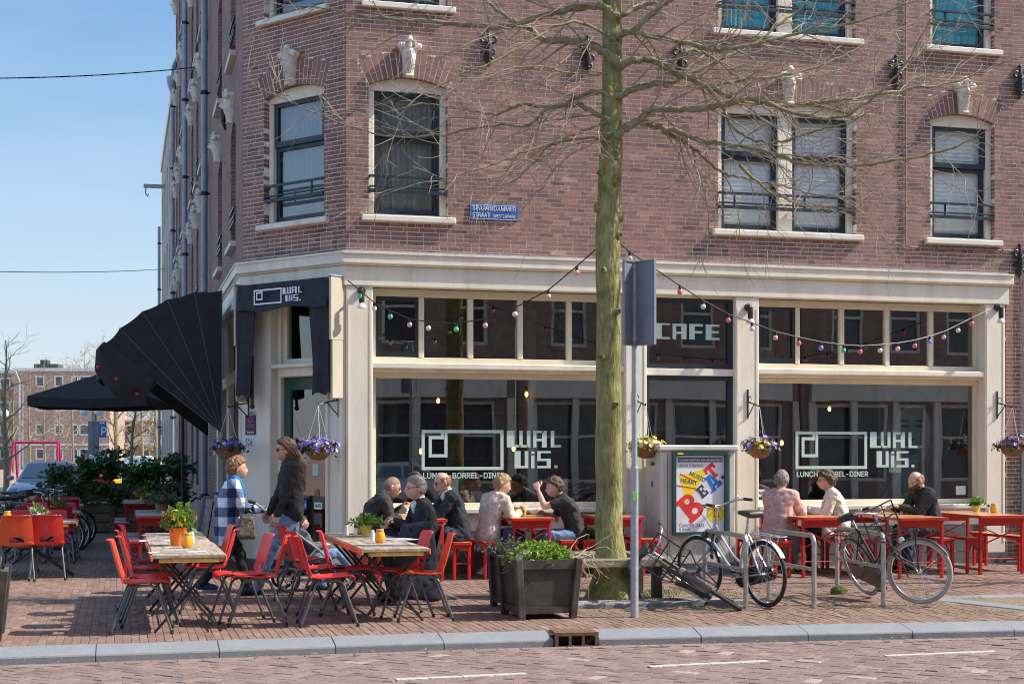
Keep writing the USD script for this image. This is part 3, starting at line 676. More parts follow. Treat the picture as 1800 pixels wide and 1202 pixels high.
# ------------------------------------------------------------------ the chamfered entrance
L = LCH
def cs(s): return L - s
for (s1, s0) in ((.34, .0), (1.98, 1.40)):
    mb = MB(); FC.bx(mb, cs(s1), cs(s0) - .003, .145, 3.764, -.28, .028, .008); c = part(mb, 'column', 'cream_paint', B)
    mb = MB(); FC.bx(mb, cs(s1) - .004, cs(s0) + .004, 0, .143, -.28, .04); part(mb, 'column_foot', 'plinth_grey', c)
mb = MB()
for s in (.055, .30): mb.tube([FC.p(cs(s), .15, .03), FC.p(cs(s), 3.76, .03)], .035, 10)
part(mb, 'column_bead', 'cream_paint', B)
mb = MB()
for a, b in ((1.398, 1.33), (.41, .342)): FC.bx(mb, cs(a), cs(b), 0, 3.764, -.28, -.10, .006)
FC.bx(mb, cs(1.33), cs(.41), 3.70, 3.764, -.28, -.10)
ent = part(mb, 'entrance', 'cream_paint', B)
mb = MB(); FC.bx(mb, cs(1.33), cs(.41), 2.62, 2.80, -.26, -.04, .015); FC.bx(mb, cs(1.38), cs(.36), 2.74, 2.79, -.04, .04, .01); part(mb, 'transom', 'cream_paint', ent)
mb = MB(); FC.pl(mb, sbox(cs(1.33), 2.80, cs(.41), 3.70).difference(sbox(cs(1.26), 2.87, cs(.48), 3.63)), -.2, -.15); part(mb, 'fanlight', 'cream_paint', ent)
mb = MB(); FC.bx(mb, cs(1.26), cs(.48), 2.87, 3.63, -.185, -.178); part(mb, 'pane', 'shop_glass', ent)
mat('door_green', (.03, .075, .06), .35, .1, 6)
mb = MB(); FC.pl(mb, sbox(cs(1.33), .03, cs(.41), 2.615).difference(sbox(cs(1.21), .32, cs(.53), 2.45)), -.22, -.165); dr = part(mb, 'door', 'door_green', ent)
mb = MB(); FC.bx(mb, cs(1.21), cs(.53), .32, 2.45, -.20, -.192); part(mb, 'door_pane', 'shop_glass', ent)
mb = MB(); mb.tube([FC.p(cs(.47), .95, -.16), FC.p(cs(.47), .96, -.11), FC.p(cs(.47), 1.25, -.11), FC.p(cs(.47), 1.26, -.16)], .014, 8); part(mb, 'door_handle', 'iron_black', ent)
mb = MB(); FC.bx(mb, cs(1.4), cs(.34), 0, .03, -.3, .1, .008); part(mb, 'threshold', 'granite', ent)

# ------------------------------------------------------------------ side street face
def SU(y): return YE - y
ybays = [3.35, 6.4, 11.9, 14.1, 16.5, 21.4, 24.2, 26.6]
floors = [4.69, 7.47, 10.25, 13.0]
arS = [Arch(SU(y) - .5, SU(y) + .5, z, z + 1.71, .11) for y in ybays for z in floors]
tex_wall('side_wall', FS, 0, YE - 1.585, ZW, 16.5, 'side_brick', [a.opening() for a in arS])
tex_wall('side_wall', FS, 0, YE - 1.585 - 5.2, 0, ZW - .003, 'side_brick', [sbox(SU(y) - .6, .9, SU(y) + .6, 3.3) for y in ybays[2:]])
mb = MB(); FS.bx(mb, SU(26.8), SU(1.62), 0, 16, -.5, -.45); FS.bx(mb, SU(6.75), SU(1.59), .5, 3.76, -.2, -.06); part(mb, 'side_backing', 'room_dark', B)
mb = MB()
for y in (1.75, 4.2, 6.7): FS.bx(mb, SU(y) - .15, SU(y) + .15, .15, 3.764, -.19, .03, .008)
FS.bx(mb, SU(6.8), SU(1.6), .0, .9, -.18, .0); FS.bx(mb, SU(6.8), SU(1.6), 2.62, 2.8, -.18, .02, .01)
part(mb, 'side_front', 'cream_paint', B)
for a in arS:
    mb = MB()
    FS.pl(mb, a.opening(-.002).difference(sbox(a.u0 + .08, a.z0 + .05, a.u1 - .08, a.zs - .04)), -.2, -.10); w = part(mb, 'window', 'cream_paint', B)
    mb = MB(); FS.bx(mb, a.u0 + .08, a.u1 - .08, a.z0 + .05, a.zs - .04, -.20, -.19); part(mb, 'pane', 'window_glass', w)
    mb = MB(); FS.bx(mb, a.u0 - .08, a.u1 + .08, a.z0 - .08, a.z0 - .002, -.1, .09, .008); part(mb, 'sill', 'sill_paint', w)
    mb = MB()
    for z in (.3, .37, .5): FS.bx(mb, a.u0 + .01, a.u1 - .01, a.z0 + z, a.z0 + z + .03, 0, .03)
    part(mb, 'guard_rail', 'sash_dark', w)
    mask(FS, a.uc, a.zs + .13, .46, B)
for y in (4.9, 10.0, 13.0, 20.):
    for z in (7.0, 9.8): anchor(FS, SU(y), z)
def downpipe(x, y, z0, z1, r=.062):
    mb = MB(); mb.tube([(x - r - .04, y, z0), (x - r - .04, y, z1)], r, 12); p = part(mb, 'downpipe', 'pipe_zinc', B, smooth=40)
    mb = MB()
    for z in np.arange(z0 + .8, z1, 1.9):
        mb.lathe([(r + .002, -.04), (r + .014, -.03), (r + .014, .03), (r + .002, .04)], 12, (x - r - .04, y, z)); mb.box((x - .02, y, z), (.06, .05, .03))
    part(mb, 'pipe_clip', 'iron_black', p); return p
for y in (9.4, 18.2): downpipe(-1.2, y, 0, 16.2)
p = downpipe(-1.2, 27.25, 0, 12.7)
mb = MB(); mb.lathe([(0, 12.6), (.08, 12.62), (.16, 12.85), (.18, 13.0), (.18, 13.1), (.14, 13.1), (.1, 12.9)], 12, (-1.3, 27.25, 0)); mb.tube([(-1.3, 27.25, 13.0), (-1.28, 27.25, 13.4), (-1.15, 27.25, 13.7), (-1.1, 27.25, 14.2)], .06, 10); part(mb, 'rain_hopper', 'pipe_zinc', p)
mat('conduit_brown', (.26, .19, .165), .6)
# conduit on the street face
mb = MB(); mb.tube([(8.075, -.02, 8.7), (8.075, -.02, 4.60), (8.09, -.02, 4.575), (8.12, -.02, 4.56), (11.3, -.02, 4.56)], .011, 7); cd = part(mb, 'conduit', 'conduit_brown', B)
mb = MB()
for z in np.arange(4.8, 8.6, .33): mb.ball((8.075, -.025, z), .022, 1, (1, 1, .6))
for x in np.arange(8.3, 11.2, .27): mb.ball((x, -.025, 4.56), .022, 1, (.6, 1, 1))
data(part(mb, 'conduit_clips', 'conduit_brown', cd), kind='stuff')
mb = MB(); mb.tube([(10.0, -.025, 4.2), (10.0, -.025, 1.9)], .014, 7); mb.tube([(10.0, -.025, 1.9), (10.0, -.025, .1)], .035, 8); part(mb, 'conduit', 'pipe_zinc', B)

# ------------------------------------------------------------------ black canopies
mat('black_canvas', (.018, .02, .026), .8, .2, 8, bump=.25, bscale=300)
mat('awning_seam', (.07, .073, .085), .7)
mat('lamp_red', (.6, .02, .03), .35)
t = thing('door_canopy', 'black fabric canopy with white lettering hung round the entrance door', 'awning')
def drape(P0, P1, ztop, zbot, out0, out1, n=14, fold=.02, th=.012, seed=0):
    r = np.random.default_rng(seed); nu, nv = n, 9; V = []
    for i in range(nu + 1):
        for j in range(nv + 1):
            a, b = i / nu, j / nv; p = P0 + (P1 - P0) * a
            o = out0 + (out1 - out0) * b + fold * math.sin(a * 9 + 2 * b + seed) * b + .01 * math.sin(b * 7 + a * 3)
            V.append(FC.p(p, ztop + (zbot - ztop) * b + .02 * math.sin(a * 11 + seed) * b, o))
    V = np.array(V); m = nv + 1; f = [[i * m + j, (i + 1) * m + j, (i + 1) * m + j + 1, i * m + j + 1] for i in range(nu) for j in range(nv)]
    mb = MB(); mb.add(V, f); mb.add(V - FC.N * th, [q[::-1] for q in f]); return mb
# sideways positions are measured from the left end of the chamfer
mb = drape(.20, 1.92, 3.86, 3.50, .20, .30, 24, .012, seed=1); FC.bx(mb, .2, 1.92, 3.82, 3.87, .02, .21); part(mb, 'valance', 'black_canvas', t, smooth=60)
mb = drape(.18, .50, 3.86, 2.36, .24, .30, 8, .035, seed=2); part(mb, 'side_drape', 'black_canvas', t, smooth=60)
mb = drape(1.58, 1.93, 3.60, 2.36, .26, .22, 8, .035, seed=4); part(mb, 'side_drape', 'black_canvas', t, smooth=60)
mb = MB(); mb.tube([FC.p(.42, 2.9, .2), FC.p(.44, 2.25, .22)], .022, 8); mb.ball(FC.p(.44, 2.22, .22), .035, 1); part(mb, 'drape_arm', 'iron_black', t)
mat('white_print', (.8, .8, .8), .6, .02)
def logo(mb, fr, u, z, w, h, o, th=.004):
    """square-cornered whale outline and the two-line word in block letters"""
    k = w / 1.93; s = .042 * k / .1 * .1
    def ln(pts, cl=True):
        fr.pl(mb, LineString([(u + a * w, z + b * h) for a, b in pts]).buffer(s * .5, cap_style=3, join_style=2), o, o + th)
    ln([(.14, .93), (.005, .93), (.005, .02), (.565, .02), (.565, .93), (.165, .93), (.165, .33), (.055, .33), (.055, .78), (.14, .78), (.14, .93)])
    def R(a, b, c, d): fr.bx(mb, u + a * w, u + c * w, z + b * h, z + d * h, o, o + th)
    x = .60
    # top word: W A L
    R(x, .54, x + .055, .96); R(x + .055, .54, x + .10, .60); R(x + .09, .54, x + .115, .96); R(x + .115, .54, x + .15, .60); R(x + .145, .54, x + .17, .96)
    R(x + .19, .54, x + .215, .96); R(x + .215, .90, x + .265, .96); R(x + .255, .54, x + .29, .96); R(x + .215, .70, x + .255, .76)
    R(x + .32, .54, x + .345, .96); R(x + .345, .54, x + .395, .60)
    # second word: V I S .
    R(x + .055, .02, x + .10, .45); R(x + .10, .02, x + .13, .08); R(x + .13, .02, x + .155, .45); R(x + .175, .02, x + .20, .34); R(x + .175, .38, x + .20, .44)
    R(x + .22, .40, x + .32, .45); R(x + .22, .20, x + .245, .40); R(x + .245, .20, x + .32, .26); R(x + .29, .02, x + .32, .20); R(x + .22, .02, x + .29, .08); R(x + .345, .02, x + .37, .09)
mb = MB(); logo(mb, FC, .56, 3.58, .92, .2, .292, .004); part(mb, 'lettering', 'white_print', t)
mat('board_paint', (.46, .42, .325), .6, .08, 3, stretch=(1, 1, .3))
for q in (-1, 1):
    tt = thing('canopy_cheek', ('cream painted board left of the black door canopy', 'sunlit cream board right of the black door canopy')[q > 0], 'awning box', group=None)
    mb = MB(); u = .14 if q < 0 else 1.96
    FC.bx(mb, u - .02, u + .02, 3.05, 3.87, .03, .27, .006); FC.bx(mb, u - .018, u + .018, 2.30, 3.05, .03, .24, .006); part(mb, 'cheek_board', 'board_paint', tt)
    mb = MB(); FC.bx(mb, u - .03, u + .03, 3.872, 3.89, .03, .29); part(mb, 'lead_cap', 'zinc_cap', tt)

# big folding canopy on the side face: ribs fan out from a pivot on the wall
t = thing('fan_awning', 'big black fan shaped awning folded out from the side wall', 'awning')
px_, pz, Ra = -1.45, 1.88, 2.0
y0a, y1a = 2.05, 5.6
angs = [90, 101, 112, 123, 134, 142]
def apt(a, y, r=Ra): return np.array([px_ + r * math.cos(math.radians(a)) * 1.0, y, pz + r * math.sin(math.radians(a))])
for yy in (y0a, y1a):
    mb = MB(); V = [np.array([px_, yy, pz])]; W2 = []
    for a, b in zip(angs[:-1], angs[1:]):
        for i in range(8): g = a + (b - a) * i / 8; V.append(apt(g, yy, Ra * (1 - .012 * math.sin(math.pi * i / 8))))
    V.append(apt(angs[-1], yy)); n = len(V); mb.poly(Polygon([(v[0], v[2]) for v in V]), .006, (0, yy + .003, 0)); part(mb, 'end_panel', 'black_canvas', t)
mb = MB()
for a, b in zip(angs[:-1], angs[1:]):
    k = 6; V = []
    for i in range(k + 1):
        g = a + (b - a) * i / k; sag = 1 - .012 * math.sin(math.pi * i / k)
        V += [apt(g, y0a, Ra * sag), apt(g, y1a, Ra * sag)]
    f = [[2 * i, 2 * i + 1, 2 * i + 3, 2 * i + 2] for i in range(k)]; mb.add(V, f); mb.add(np.array(V) * [1, 1, 1] - [0, 0, .008], [q[::-1] for q in f])
part(mb, 'roof_cloth', 'black_canvas', t, smooth=50)
for a in angs:
    mb = MB(); mb.tube([(px_, y0a - .006, pz), apt(a, y0a - .006), apt(a, y1a + .01), (px_, y1a + .01, pz)], .008, 6); part(mb, 'rib', 'awning_seam', t)
# drooping valance along the front bar, with a row of small red lamps
A0, A1 = apt(142, y0a), apt(142, y1a); V = []; nu, nv = 30, 6
for i in range(nu + 1):
    for j in range(nv + 1):
        a, b = i / nu, j / nv; p = A0 + (A1 - A0) * a; V.append(p + [-.10 * math.sin(b * 2.2) + .04 * math.sin(a * 17 + b * 2), 0, -(.42 + .07 * math.sin(a * 12)) * b + .05 * math.sin(math.pi * b)])
f = [[i * (nv + 1) + j, (i + 1) * (nv + 1) + j, (i + 1) * (nv + 1) + j + 1, i * (nv + 1) + j + 1] for i in range(nu) for j in range(nv)]
mb = MB(); mb.add(V, f); mb.add(np.array(V) + [.01, .0, 0], [q[::-1] for q in f])
e = apt(142, y0a); q = [e, e + [-.14, 0, -.1], e + [-.17, 0, -.46], e + [.10, 0, -.72], e + [.40, 0, -.88], e + [.66, 0, -.55], e + [.3, 0, -.22]]
T0, T1 = e + [-.02, 0, .02], e + (np.array([px_, y0a, pz]) - e) * .40; bot = np.array([e + [-.13, 0, -.10], e + [-.15, 0, -.42], e + [.10, 0, -.70], e + [.40, 0, -.86], e + [.64, 0, -.62], T1 + [.06, 0, -.06]]); nu, nv = 22, 8; V = []
for i in range(nu + 1):
    a = i / nu; tp_ = T0 + (T1 - T0) * a; k_ = a * 5; j_ = min(int(k_), 4); bp = bot[j_] + (bot[j_ + 1] - bot[j_]) * (k_ - j_)
    for j in range(nv + 1): b = j / nv; V.append(tp_ + (bp - tp_) * b + [0, -.02 - .07 * math.sin(math.pi * b) - .035 * math.sin(a * 13 + b * 4) * b, .02 * math.sin(a * 9) * b])
f = [[i * (nv + 1) + j, (i + 1) * (nv + 1) + j, (i + 1) * (nv + 1) + j + 1, i * (nv + 1) + j + 1] for i in range(nu) for j in range(nv)]
mb.add(V, f); mb.add(np.array(V) + [0, .008, 0], [q_[::-1] for q_ in f])
part(mb, 'front_valance', 'black_canvas', t, smooth=50)
for k, dxz in enumerate(((-.10, -.34), (.14, -.50), (.42, -.70))):
    mb = MB(); mb.ball(e + [dxz[0], -.10, dxz[1]], .026, 2); mb.tube([e + [dxz[0], -.09, dxz[1]], e + [dxz[0], -.03, dxz[1] + .02]], .010, 6); part(mb, 'red_bulb', 'lamp_red', t)
mb = MB(); FS.bx(mb, SU(y1a), SU(y0a - .3), 3.60, 3.70, .03, .12); part(mb, 'wall_rail', 'cream_paint', t)

# ------------------------------------------------------------------ signs, stickers and window lettering
mat('sign_blue', (.018, .12, .40), .3, .08, 5); mat('sign_white', (.8, .8, .78), .4, .04); mat('sign_black', (.012, .012, .014), .35); mat('sign_magenta', (.55, .06, .42), .4); mat('sign_navy', (.02, .05, .22), .35)
t = thing('street_name_sign', 'blue enamel street name plate on the brick wall', 'sign')
mb = MB(); FF.bx(mb, 1.65, 2.31, 4.69, 4.905, .004, .022, .006); part(mb, 'plate', 'sign_blue', t)
mb = MB(); F_ = lambda txt, h, u, z, w, o=.023: mb.text(txt, h, FF.p(u, z, o), FF.X, th=.002, width=w)
F_('SPAARNDAMMER', .062, 1.68, 4.815, .60); F_('STRAAT', .062, 1.68, 4.722, .24); F_('WESTERPARK', .045, 1.965, 4.724, .31); part(mb, 'lettering', 'sign_white', t)
mb = MB()
for z in (4.70, 4.883): FF.bx(mb, 1.665, 2.295, z, z + .006, .0221, .0235)
part(mb, 'border_line', 'sign_white', t)
for (u, v, ww) in ((1.05, 1.38, 1.93), (6.46, 1.38, 1.93)):
    nm = 'left of the tree' if u < 3 else 'right of the poster cabinet'
    t = thing('window_logo', f'pale whale outline logo and opening words on the shop window {nm}', 'window lettering', mat4((0, .2, 0)))
    mb = MB(); logo(mb, FF, u, v, ww, .54, .012, .002); part(mb, 'logo', 'white_vinyl', t)
    mb = MB(); mb.text('LUNCH-BORREL-DINER', .072, FF.p(u, v - .12, .012), FF.X, th=.002, bold=True, width=1.13); part(mb, 'lettering', 'white_vinyl', t)
t = thing('cafe_lettering', 'pale block letters of the café word on the dark fanlight', 'window lettering', mat4((0, .11, 0)))
def block(rects, u, z, w, h, o=.008, th=.002):
    mb = MB()
    for a, b, c, d in rects: FF.bx(mb, u + a * w, u + c * w, z + b * h, z + d * h, o, o + th)
    return mb
LET = {'C': [(0, 0, .42, 1), (.42, .9, 1, 1), (.42, 0, 1, .12)], 'A': [(0, 0, .25, 1), (.25, .85, 1, 1), (.62, 0, 1, .85), (.25, .35, .62, .5)], 'F': [(0, 0, .4, 1), (.4, .85, 1, 1), (.4, .4, .95, .55)], 'E': [(0, 0, .42, 1), (.42, .86, 1, 1), (.42, .43, .95, .57), (.42, 0, 1, .14)]}
for i, ch in enumerate('CAFE'): part(block(LET[ch], 4.31 + i * .245, 3.17, .205, .215), 'letter', 'white_vinyl', t)
def plate(name, label, u, z, w, h, m, words, cat='sign', fr=FC, o=.03, tm='sign_white', th=.008):
    t = thing(name, label, cat); mb = MB(); fr.bx(mb, u - w / 2, u + w / 2, z - h / 2, z + h / 2, o, o + th, .002); part(mb, 'plate', m, t)
    for (txt, hh, du, dz, ww, mm) in words:
        mb = MB(); mb.text(txt, hh, fr.p(u + du - ww / 2, z + dz, o + th + .0005), fr.X, th=.0015, bold=True, width=ww); part(mb, 'lettering', mm or tm, t)
    return t
plate('house_number', 'white house number plate 516 beside the entrance', .17, 1.75, .18, .12, 'sign_white', [('516', .085, 0, -.043, .14, 'sign_navy')])
t = plate('menu_plaque', 'small black plaque with a pink badge left of the door', .20, 1.98, .21, .27, 'sign_black', [('hilko', .055, 0, -.035, .13, 'sign_magenta'), ('Taxigewoon', .028, 0, -.11, .15, 'sign_white')])
mb = MB(); mb.lathe([(.035, 0), (.04, .003), (.05, .003), (.055, 0)], 16, FC.p(.20, 2.06, .0385), FC.R @ np.array([[1, 0, 0], [0, 0, -1], [0, 1, 0]])); mb.ball(FC.p(.20, 2.06, .038), .028, 1, (1, 1, 1)); part(mb, 'badge', 'sign_magenta', t)
plate('name_strip', 'narrow white name strip above the black plaque', .21, 2.145, .23, .055, 'sign_white', [('WHALES', .04, .03, -.019, .14, 'sign_navy')])
t = plate('wifi_sticker', 'blue wifi sticker on the door glass', cs(.98), .90, .13, .13, 'sign_blue', [('WIFI', .045, 0, -.03, .10, 'sign_white')], 'sticker', o=-.19, th=.003)
t = plate('wifi_sticker', 'round black and white wifi sticker on the door glass', cs(.70), .89, .15, .09, 'sign_white', [('WiFi', .045, 0, -.022, .11, 'sign_black')], 'sticker', o=-.19, th=.003)
plate('wifi_sticker', 'small oval wifi sticker low in the right shop window', 5.93, 1.03, .15, .10, 'sign_white', [('WiFi', .05, 0, -.024, .11, 'sign_black')], 'sticker', FF, -.204, th=.003)
plate('paper_notice', 'pale green paper notice on the door glass', cs(.75), 1.37, .11, .16, 'white_vinyl', [], 'notice', o=-.19, th=.003)
plate('paper_notice', 'small white notice at the lower right of the shop window', 9.1, 1.05, .16, .13, 'sign_white', [], 'notice', FF, -.204, th=.003)
plate('round_sticker', 'brown round sticker on the door glass above the wifi stickers', cs(.72), 1.06, .09, .09, 'room_wood', [], 'sticker', o=-.19, th=.003)
for u, z, w in ((1.42, 1.10, .26), (3.0, 1.14, .16), (8.05, 1.45, .2)):
    plate('menu_card', {1.42: 'white menu sheet in the left window behind the bald man in a jacket', 3.0: 'white menu sheet in the left window behind the man in black T-shirt', 8.05: 'white menu sheet under the logo of the right window'}[u], u, z, w, w * 1.35, 'sign_white', [('MENU', .03, 0, w * .5, w * .5, 'sign_black')] , 'menu', FF, -.24, th=.003)
# plain poster with a large face motif inside the right window
t = thing('wall_poster', 'faded blue grey portrait poster inside the right shop window', 'poster', mat4((8.55, .75, 0)))
mat('poster_blue', (.10, .13, .20), .8, .2, 4); mat('poster_pale', (.24, .28, .34), .8, .15, 6); mat('poster_dark', (.03, .035, .05), .8)
mb = MB(); mb.box((0, 0, 1.75), (1.0, .02, 1.9)); part(mb, 'sheet', 'poster_blue', t)
mb = MB(); G = FF.__class__((0, -.011), (1, 0)); G.pl(mb, affinity.scale(Point(.05, 1.9).buffer(1, 24), .32, .52), 0, .002); G.pl(mb, Polygon([(-.5, .85), (.45, .85), (.3, 1.25), (.2, 1.5), (-.1, 1.5), (-.2, 1.25)]), 0, .0015); part(mb, 'face', 'poster_pale', t)
mb = MB(); G.pl(mb, affinity.scale(Point(.03, 2.2).buffer(1, 24), .36, .36).difference(affinity.scale(Point(.08, 1.98).buffer(1, 24), .30, .33)), .003, .004)
for xx in (-.06, .17): G.pl(mb, affinity.scale(Point(xx, 2.0).buffer(1, 12), .07, .022), .003, .004); G.pl(mb, affinity.scale(Point(xx, 2.08).buffer(1, 12), .08, .014), .003, .004)
G.pl(mb, affinity.scale(Point(.06, 1.62).buffer(1, 16), .12, .05), .003, .004); G.pl(mb, Polygon([(.02, 1.78), (.11, 1.78), (.09, 1.81), (.04, 1.81)]), .003, .004); part(mb, 'hair_and_features', 'poster_dark', t)

# ------------------------------------------------------------------ wall spotlights, hanging baskets, party lights
mat('lamp_glass', (.75, .72, .66), .15, .05, spec=.8)
def spot(fr, u, z, label, o=.03):
    t = thing('wall_spotlight', label, 'wall lamp', group='black spotlights on the café front')
    mb = MB(); R = fr.R @ np.array([[1, 0, 0], [0, 0, -1], [0, 1, 0]])
    mb.lathe([(0, .04), (.045, .035), (.055, .012), (.055, 0)], 14, fr.p(u, z, o), R); part(mb, 'wall_rose', 'iron_black', t)
    mb = MB(); mb.tube([fr.p(u, z, o + .03), fr.p(u - .01, z + .01, o + .10), fr.p(u - .02, z - .03, o + .13)], .016, 8); part(mb, 'arm', 'iron_black', t)
    mb = MB(); mb.lathe([(0, .02), (.034, .02), (.038, -.04), (.036, -.13), (.03, -.14), (0, -.14)], 14, fr.p(u - .02, z - .03, o + .135)); part(mb, 'lamp_holder', 'iron_black', t)
    mb = MB(); mb.lathe([(.028, -.14), (.06, -.185), (.062, -.205), (.04, -.215), (0, -.218)], 16, fr.p(u - .02, z - .03, o + .135)); part(mb, 'bulb', 'lamp_glass', t, smooth=40)
spot(FC, cs(.10), 3.86, 'black spotlight right of the door canopy on the corner'); spot(FC, .10, 3.84, 'black spotlight left of the door canopy')
spot(FF, .20, 3.70, 'black spotlight on the first column right of the corner'); spot(FF, 5.62, 3.62, 'black spotlight on the column right of the café word'); spot(FF, 9.55, 3.72, 'black spotlight on the last column at the right')

mat('coir', (.24, .13, .06), .95, .3, 60, bump=.5); mat('leaf_dark', (.035, .075, .02), .6, .35, 40, trans=.25); mat('leaf_bright', (.13, .24, .03), .55, .3, 40, trans=.35); mat('leaf_grey', (.10, .14, .08), .6, .3, 40, trans=.25)
mat('petal_violet', (.22, .14, .55), .6, .25, 60, trans=.2); mat('petal_yellow', (.72, .52, .03), .6, .2, 60, trans=.2); mat('petal_white', (.75, .72, .66), .6, .1, 60, trans=.2); mat('petal_dark', (.10, .02, .05), .6, .3, 60); mat('petal_red', (.55, .06, .05), .6, .2, 60)
def leaves(mb, pts, size, r, up=.3, fold=.25):
    """small pointed, slightly folded leaves at the given points"""
    for p in pts:
        d = r.normal(size=3); d[2] = d[2] * .5 + up; d /= np.linalg.norm(d); s = np.cross(d, r.normal(size=3)); s /= np.linalg.norm(s) + 1e-9; n = np.cross(d, s)
        L_ = size * r.uniform(.6, 1.3); w = L_ * r.uniform(.22, .34)
        V = np.array([p, p + d * L_ * .45 + s * w - n * w * fold, p + d * L_, p + d * L_ * .45 - s * w - n * w * fold, p + d * L_ * .5])
        mb.add(V, [[0, 1, 4], [1, 2, 4], [2, 3, 4], [3, 0, 4]])
def blooms(mb, pts, size, r, out=None):
    for p in pts:
        a = r.normal(size=3) if out is None else (p - out) / (np.linalg.norm(p - out) + 1e-9) + r.normal(size=3) * .3
        a /= np.linalg.norm(a); s = np.cross(a, [0, 0, 1.]); s /= np.linalg.norm(s) + 1e-9; q = np.cross(a, s); V = [p]; f = []
        for k in range(5):
            g = k * 2 * math.pi / 5; e = math.cos(g) * s + math.sin(g) * q; e2 = math.cos(g + .9) * s + math.sin(g + .9) * q; e1 = math.cos(g + .45) * s + math.sin(g + .45) * q
            i = len(V); V += [p + e * size + a * .2 * size, p + e1 * size * 1.15 + a * .35 * size, p + e2 * size + a * .2 * size]; f += [[0, i, i + 1], [0, i + 1, i + 2]]
        mb.add(V, f)
def basket(fr, u, z, label, petals, seed, o=.42, leaf='leaf_dark'):
    r = np.random.default_rng(seed); t = thing('hanging_basket', label, 'flower basket'); C = fr.p(u, z, o)
    mb = MB(); hp = fr.p(u, z + .55, o)
    mb.tube([fr.p(u, z + .40, .035), fr.p(u, z + .80, .035)], .012, 6); mb.tube([fr.p(u, z + .62, .035), fr.p(u, z + .60, .2), hp, hp + [0, 0, .03]], .009, 6); mb.tube([fr.p(u, z + .42, .035), fr.p(u, z + .60, .26)], .008, 6)
    sc = [fr.p(u, z + .66 + .045 * math.sin(a), .1 + .045 * math.cos(a)) for a in np.linspace(0, 5.5, 12)]; mb.tube(sc, .006, 5); part(mb, 'wall_bracket', 'iron_black', t)
    mb = MB(); mb.lathe([(0, -.16), (.08, -.15), (.14, -.10), (.175, -.02), (.18, .02), (.16, .03), (.0, .01)], 18, C); part(mb, 'coir_bowl', 'coir', t, smooth=50)
    for k in range(3):
        g = k * 2.094 + .5; mb = MB(); mb.tube([C + [.17 * math.cos(g), .17 * math.sin(g), .02], hp], .003, 4); part(mb, 'chain', 'sign_white', t)
    def cloud(n, rad, zz, flat=.6):
        v = r.normal(size=(n, 3)); v /= np.linalg.norm(v, axis=1, keepdims=True); v *= rad * r.uniform(.5, 1.08, (n, 1)); v[:, 2] = np.abs(v[:, 2]) * flat * r.uniform(.3, 1, n) + zz - .1 * (np.hypot(v[:, 0], v[:, 1]) / rad) ** 2 * r.uniform(0, 1.2, n); return C + v
    mb = MB(); leaves(mb, cloud(420, .24, .0), .055, r); data(part(mb, 'foliage', leaf, t), kind='stuff')
    for m_, n in petals:
        mb = MB(); blooms(mb, cloud(n, .27, .04), .026, r, C - [0, 0, .1]); data(part(mb, 'flowers', m_, t), kind='stuff')
    return t
basket(FC, .16, 1.66, 'hanging basket of pale violet pansies left of the door', [('petal_violet', 70), ('petal_white', 20)], 1, .4)
basket(FC, cs(.10), 1.66, 'hanging basket of violet and white pansies on the corner column', [('petal_violet', 120), ('petal_white', 30)], 2, .4)
basket(FF, 3.97, 1.68, 'hanging basket of yellow flowers behind the tree trunk', [('petal_yellow', 60), ('petal_white', 60)], 3, leaf='leaf_bright')
basket(FF, 5.62, 1.68, 'hanging basket of dark purple and yellow flowers beside the right window', [('petal_violet', 70), ('petal_yellow', 40), ('petal_white', 20)], 4)
basket(FF, 9.55, 1.70, 'hanging basket of dark red and white flowers on the last column', [('petal_dark', 60), ('petal_white', 40), ('petal_violet', 30)], 5)

mat('bulb_red', (.75, .16, .15), .2, .05, coat=.5); mat('bulb_green', (.08, .6, .25), .2, .05, coat=.5); mat('bulb_white', (.80, .72, .66), .2, .05, coat=.5); mat('bulb_blue', (.22, .25, .75), .2, .05, coat=.5); mat('bulb_pink', (.8, .42, .40), .2, .05, coat=.5)
def party(label, pts, depth0, depth1, cols):
    t = thing('string_lights', label, 'string lights'); n = len(pts); X = []
    xs_ = [p[0] for p in pts]
    for (px, py) in pts:
        a = (px - xs_[0]) / (xs_[-1] - xs_[0]); X.append(at_depth(px, py, depth0 + (depth1 - depth0) * a))
    X = np.array(X); k = np.linspace(0, n - 1, n * 6); from_ = [np.interp(k, range(n), X[:, i]) for i in range(3)]
    mb = MB(); mb.tube(np.stack(from_, 1), .008, 5); part(mb, 'cable', 'iron_black', t)
    for i, c in enumerate(cols):
        if not c: continue
        p = X[i]; mb = MB(); mb.lathe([(0, .005), (.017, 0), (.020, -.035), (.019, -.05), (0, -.05)], 8, p); so = part(mb, 'socket', 'iron_black', t)
        mb = MB(); mb.ball(p - [0, 0, .075], .032, 2, (1, 1, 1.05)); part(mb, 'bulb', 'bulb_' + {'r': 'red', 'g': 'green', 'w': 'white', 'b': 'blue', 'p': 'pink'}[c], t, smooth=True)
party('string of coloured bulbs from the corner to the tree trunk', [(612, 493), (632, 510), (658, 532), (686, 546), (720, 560), (753, 566), (802, 568), (853, 561), (905, 541), (964, 510), (1014, 468), (1050, 436)], 19.0, 16.9, [None, 'g', 'w', 'g', 'p', 'w', 'g', 'p', 'w', 'p', 'p', None])
party('string of coloured bulbs from the tree to the last column', [(1092, 430), (1107, 443), (1195, 502), (1236, 528), (1280, 552), (1322, 567), (1363, 583), (1404, 593), (1443, 601), (1483, 606), (1512, 608), (1547, 606), (1578, 603), (1608, 598), (1634, 591), (1659, 583), (1684, 571), (1708, 559), (1738, 545)], 16.9, 20.9, [None, 'w', 'r', 'w', 'r', 'w', 'p', 'r', 'b', 'g', 'r', 'w', 'p', 'r', 'b', 'p', 'w', 'r', None])

